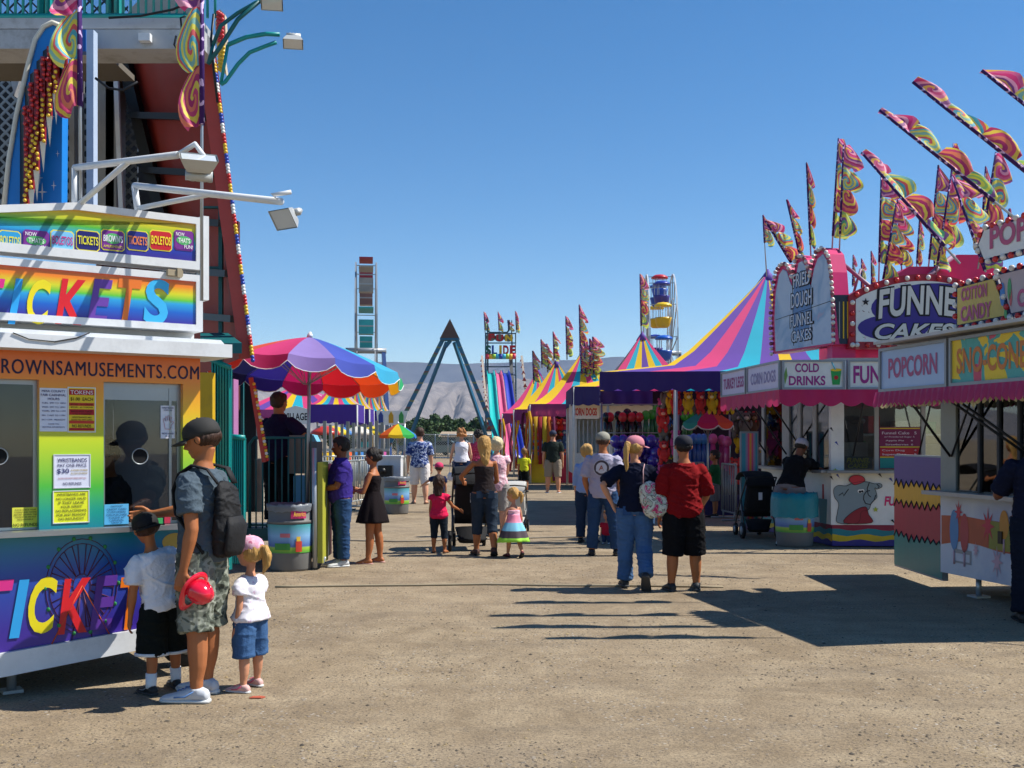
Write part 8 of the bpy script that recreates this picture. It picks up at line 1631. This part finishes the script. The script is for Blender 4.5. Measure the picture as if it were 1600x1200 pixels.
Y=84; ferris('ferris wheel with round blue, yellow and red tub gondolas behind the striped tents',XA(1030,Y),Y,ZA(552,Y),ZA(430,Y)-ZA(552,Y),1.0,14,R(-4.5),'tub',[('#1f4fb8','#c42a3a'),('#3a3486','#2f3f9e'),('#d8a81f','#e8c02a'),('#1f4fa8','#1f5fc0'),('#c42a3a','#2f3f9e')],a0=math.pi/2+.1)
# swing ride A frame
Y=60; af=thing('swing_ride','blue steel A frame swing ride with a pointed brown cap in the far centre','ride',(XA(703,Y),Y,0)); apx=W(703,528,Y)
fm=gradz('aframe_paint',0,1,[(0,'#1f6080'),(.3,'#4a6a5a'),(.42,'#6a4a44'),(.52,'#1f6080'),(.82,'#7a7a44'),(.9,'#1f6080')],interp='CONSTANT',noise_amt=.3,rep=1)
for (tx,gx,yy) in ((-.35,XA(590,Y),Y),(.35,XA(795,Y),Y)):
    m=MB(); m.bar(apx+Vector((tx,0,0)),(gx,yy,0),.22,.22); m.build('leg',fm,af)
    m=MB(); m.bar(apx+Vector((tx*.6,.5,-.2)),(gx*1.0+(.75 if gx<-4 else -.75),yy+4,0),.16,.16); m.build('rear_leg',mat('leg_blue','#1f6080',.4),af)
m=MB(); m.slab([W(687,529,Y-.3),W(718,529,Y-.3),W(703,498,Y-.3)],(0,.7,0)); m.build('peak_cap',mat('cap_brown','#5a4640',.6,var=.4,scale=1.5),af)
m=MB(); m.box(XA(688,Y),XA(717,Y),Y-.35,Y+.5,ZA(532,Y),ZA(529,Y)); m.bar(W(704,532,Y),W(696,542,Y),.2,.2); m.build('cross_beam',mat('leg_blue','#1f6080',.4),af)
# fun slide
Y=68; fs=thing('fun_slide','tall fun slide tower with three coloured lanes and red triangle light strips','slide',(XA(782,Y),Y,0)); tb_=mat('tower_tube','#3f5a6a',.4,.3)
m=MB()
for px in (759,806): m.tube([(XA(px,Y),Y,0),(XA(px,Y),Y,ZA(520,Y))],.06,6)
for px in (762,800): m.tube([(XA(px,Y),Y+.2,ZA(600,Y)),(XA(px,Y),Y+.2,ZA(500,Y))],.06,6)
for py in (521,536,556,573,586): m.tube([(XA(758,Y),Y,ZA(py,Y)),(XA(807,Y),Y,ZA(py,Y))],.04,5)
m.tube([W(761,498,Y),W(762,517,Y),W(766,520,Y),W(792,520,Y),W(795,516,Y),W(795,500,Y)],.07,6); m.build('tower_frame',tb_,fs)
fr=Fr((0,Y-.15,0),(1,0,0)); m=MB(); ms=[mat('fun_red','#b8202a',.5),mat('fun_yellow','#e0b41f',.5),mat('fun_blue','#1f4a9e',.5),mat('fun_green','#1f5a4a',.5),mat('fun_back','#6a6a5a',.5)]
for ch,px,py,mi,w_,h_ in (('F',768,527,0,.4,.44),('U',781,528,0,.44,.44),('N',795,528,1,.46,.44),('S',763,547,3,.36,.6),('L',772.5,547,2,.34,.6),('I',782,547,1,.16,.6),('D',790.5,547,0,.36,.6),('E',801,547,0,.36,.6)):
    a,b=fr.hit(px,py); 
    if py<540: disc(m,fr,a-.03,b,.30,.24,.0,4)
    m.text(fr,ch,a,b,h=h_,w=w_,c=.02,mi=mi,bold=.09)
m.build('lettering',ms,fs)
m=MB(); vs=[]; N=12; ms=[mat('rb_%d'%k,c,.5) for k,c in enumerate(('#e0485a','#f0b43a','#9ac43a','#3fb4d0','#3a4aa8','#3fb4d0','#9ac43a','#f0b43a','#e0485a'))]
for k in range(9): m.tube([W(759+47*k/9,557,Y-.15),W(759+47*(k+1)/9,557,Y-.15)],.17,10,mi=k)
m.build('rainbow_bar',ms,fs)
def lane(px0,px1,bx0,bx1,c,nm):
    m=MB(); N=14; vs=[]; f_=lambda t:t
    for k in range(N+1):
        t=k/N; yy=Y-.2-t*9; z=ZA(584,Y)*(1-t)**1.0+.35*t+.35*math.sin(t*6.28*1.5)*(1-t)
        xa_=XA(px0,Y)*(1-t)+XA(bx0,Y-9)*t; xb=XA(px1,Y)*(1-t)+XA(bx1,Y-9)*t
        vs+=[(xa_,yy,z+.22),(xa_+.06,yy,z),(xb-.06,yy,z),(xb,yy,z+.22)]
    m.add(vs,[(4*k+j,4*k+j+1,4*k+4+j+1,4*k+4+j) for k in range(N) for j in range(3)],0,True); o=m.build('lane',mat(nm,c,.35,trans=.1),fs); s_=o.modifiers.new('s','SOLIDIFY'); s_.thickness=.05
lane(760,772,771,789,'#22b8b4','lane_teal'); lane(773,783,790,805,'#e0668e','lane_pink'); lane(784,795,806,822,'#2f3fb0','lane_blue')
m=MB(); m.slab([W(795,560,Y+.1),W(800,560,Y+.1),W(812,690,Y-3),W(806,690,Y-3)],(0,.3,0)); 
m.build('stairs',mat('stair_grey','#6a6a66',.6,dirt=.3),fs)
m=MB()
for k in range(22):
    t=k/21; p=W(797+t*13,590+t*95,Y+.0-t*3); m.box(p.x-.25,p.x+.25,p.y-.2,p.y-.12,p.z,p.z+.04)
m.build('steps',alu,fs)
def tri(px,py,s,Y_,m): c=W(px,py,Y_); m.slab([c+Vector((-s,0,-s*.9)),c+Vector((s,0,-s*.9)),c+Vector((0,0,s))],(0,.06,0))
for (xa_,ya,xb,yb,n_,Ya,Yb) in ((753,562,764,668,14,67.5,62),(815,562,822,612,6,67.5,66)):
    m=MB(); m2=MB()
    for k in range(n_): t=k/(n_-1); tri(xa_+(xb-xa_)*t,ya+(yb-ya)*t,.13,Ya+(Yb-Ya)*t,m)
    m.build('light_triangles',mat('tri_red','#a83a34',.5),fs); m2.bar(W(xa_,ya-6,Ya+.1),W(xb,yb+6,Yb+.1),.12,.05); m2.build('light_strip',mat('strip_cream','#b0a090',.6),fs)
# far flags
far=[(757,520,487,68,'far banner flag on the left corner of the fun slide tower',.5),(779,520,487,68,'far banner flag on the middle of the fun slide tower',.5),(794,518,500,68,'short pink and yellow pennant on the fun slide frame',.2),(806,520,486,68,'far banner flag on the right corner of the fun slide tower',.6),
 (833,600,548,47,'banner flag rising left of the game tent row',.6),(846,575,530,47,'banner flag with an open white top over the game tents',.3),(855,582,537,47.5,'thin banner flag on the second game tent peak',.6),(865,566,518,47,'banner flag with a lime tail over the game tents',.6),(885,562,494,44,'tall pink tailed banner flag over the game tents',.6),
 (906,565,476,41,'tallest dark sleeved banner flag over the nearest game tent',.45),(908,590,537,40,'banner flag in the bunch of four, leftmost',.4),(914,590,533,40,'banner flag in the bunch of four, second from left',.5),(922,595,529,40,'banner flag in the bunch of four, third from left',.4),(927,592,526,40,'banner flag in the bunch of four, rightmost and streaming',.1),(1001,520,428,43,'long banner flag on the striped peak in front of the ferris wheel',.35)]
for i,(px,pb_,pt_,Y,lb,fu) in enumerate(far): flag(W(px+1,pb_,Y),W(px-1,pt_,Y),(1,-.4,0),lb,start=.12,width=.50,nseg=2 if pb_-pt_<40 else 4,furl=fu,seed=50+i,pole_r=.03)
# floodlight pole inside the midway
lp=thing('light_pole','slim pole with a cluster of floodlights in front of the corn dog trailer','light pole',(XA(950,29),29,0)); m=MB(); m.tube([(XA(950,29),29,0),(XA(950,29),29,ZA(622,29))],.035,8); m.build('pole',alu,lp)
lamp_head(lp,W(944,626,29),.5,R(30),R(40)); lamp_head(lp,W(962,626,29),.5,R(-40),R(50)); lampstring(lp,[W(941,620,28.9),W(949,619,28.9)],.06)
# extra shade structures' stalls behind the camera are not in view
# ---------------- air ----------------
m=MB(); m.box(-7000,7000,-80,7900,-6,420); hz=struct(m.build('haze',[]),'stuff')
hm=bpy.data.materials.new('haze'); hm.use_nodes=True; n=hm.node_tree; n.nodes.remove(n.nodes['Principled BSDF']); pv_=n.nodes.new('ShaderNodeVolumePrincipled'); pv_.inputs['Color'].default_value=(.72,.82,1,1); pv_.inputs['Density'].default_value=.000075; n.links.new(pv_.outputs[0],n.nodes['Material Output'].inputs['Volume']); hz.data.materials.append(hm)
bake_all()
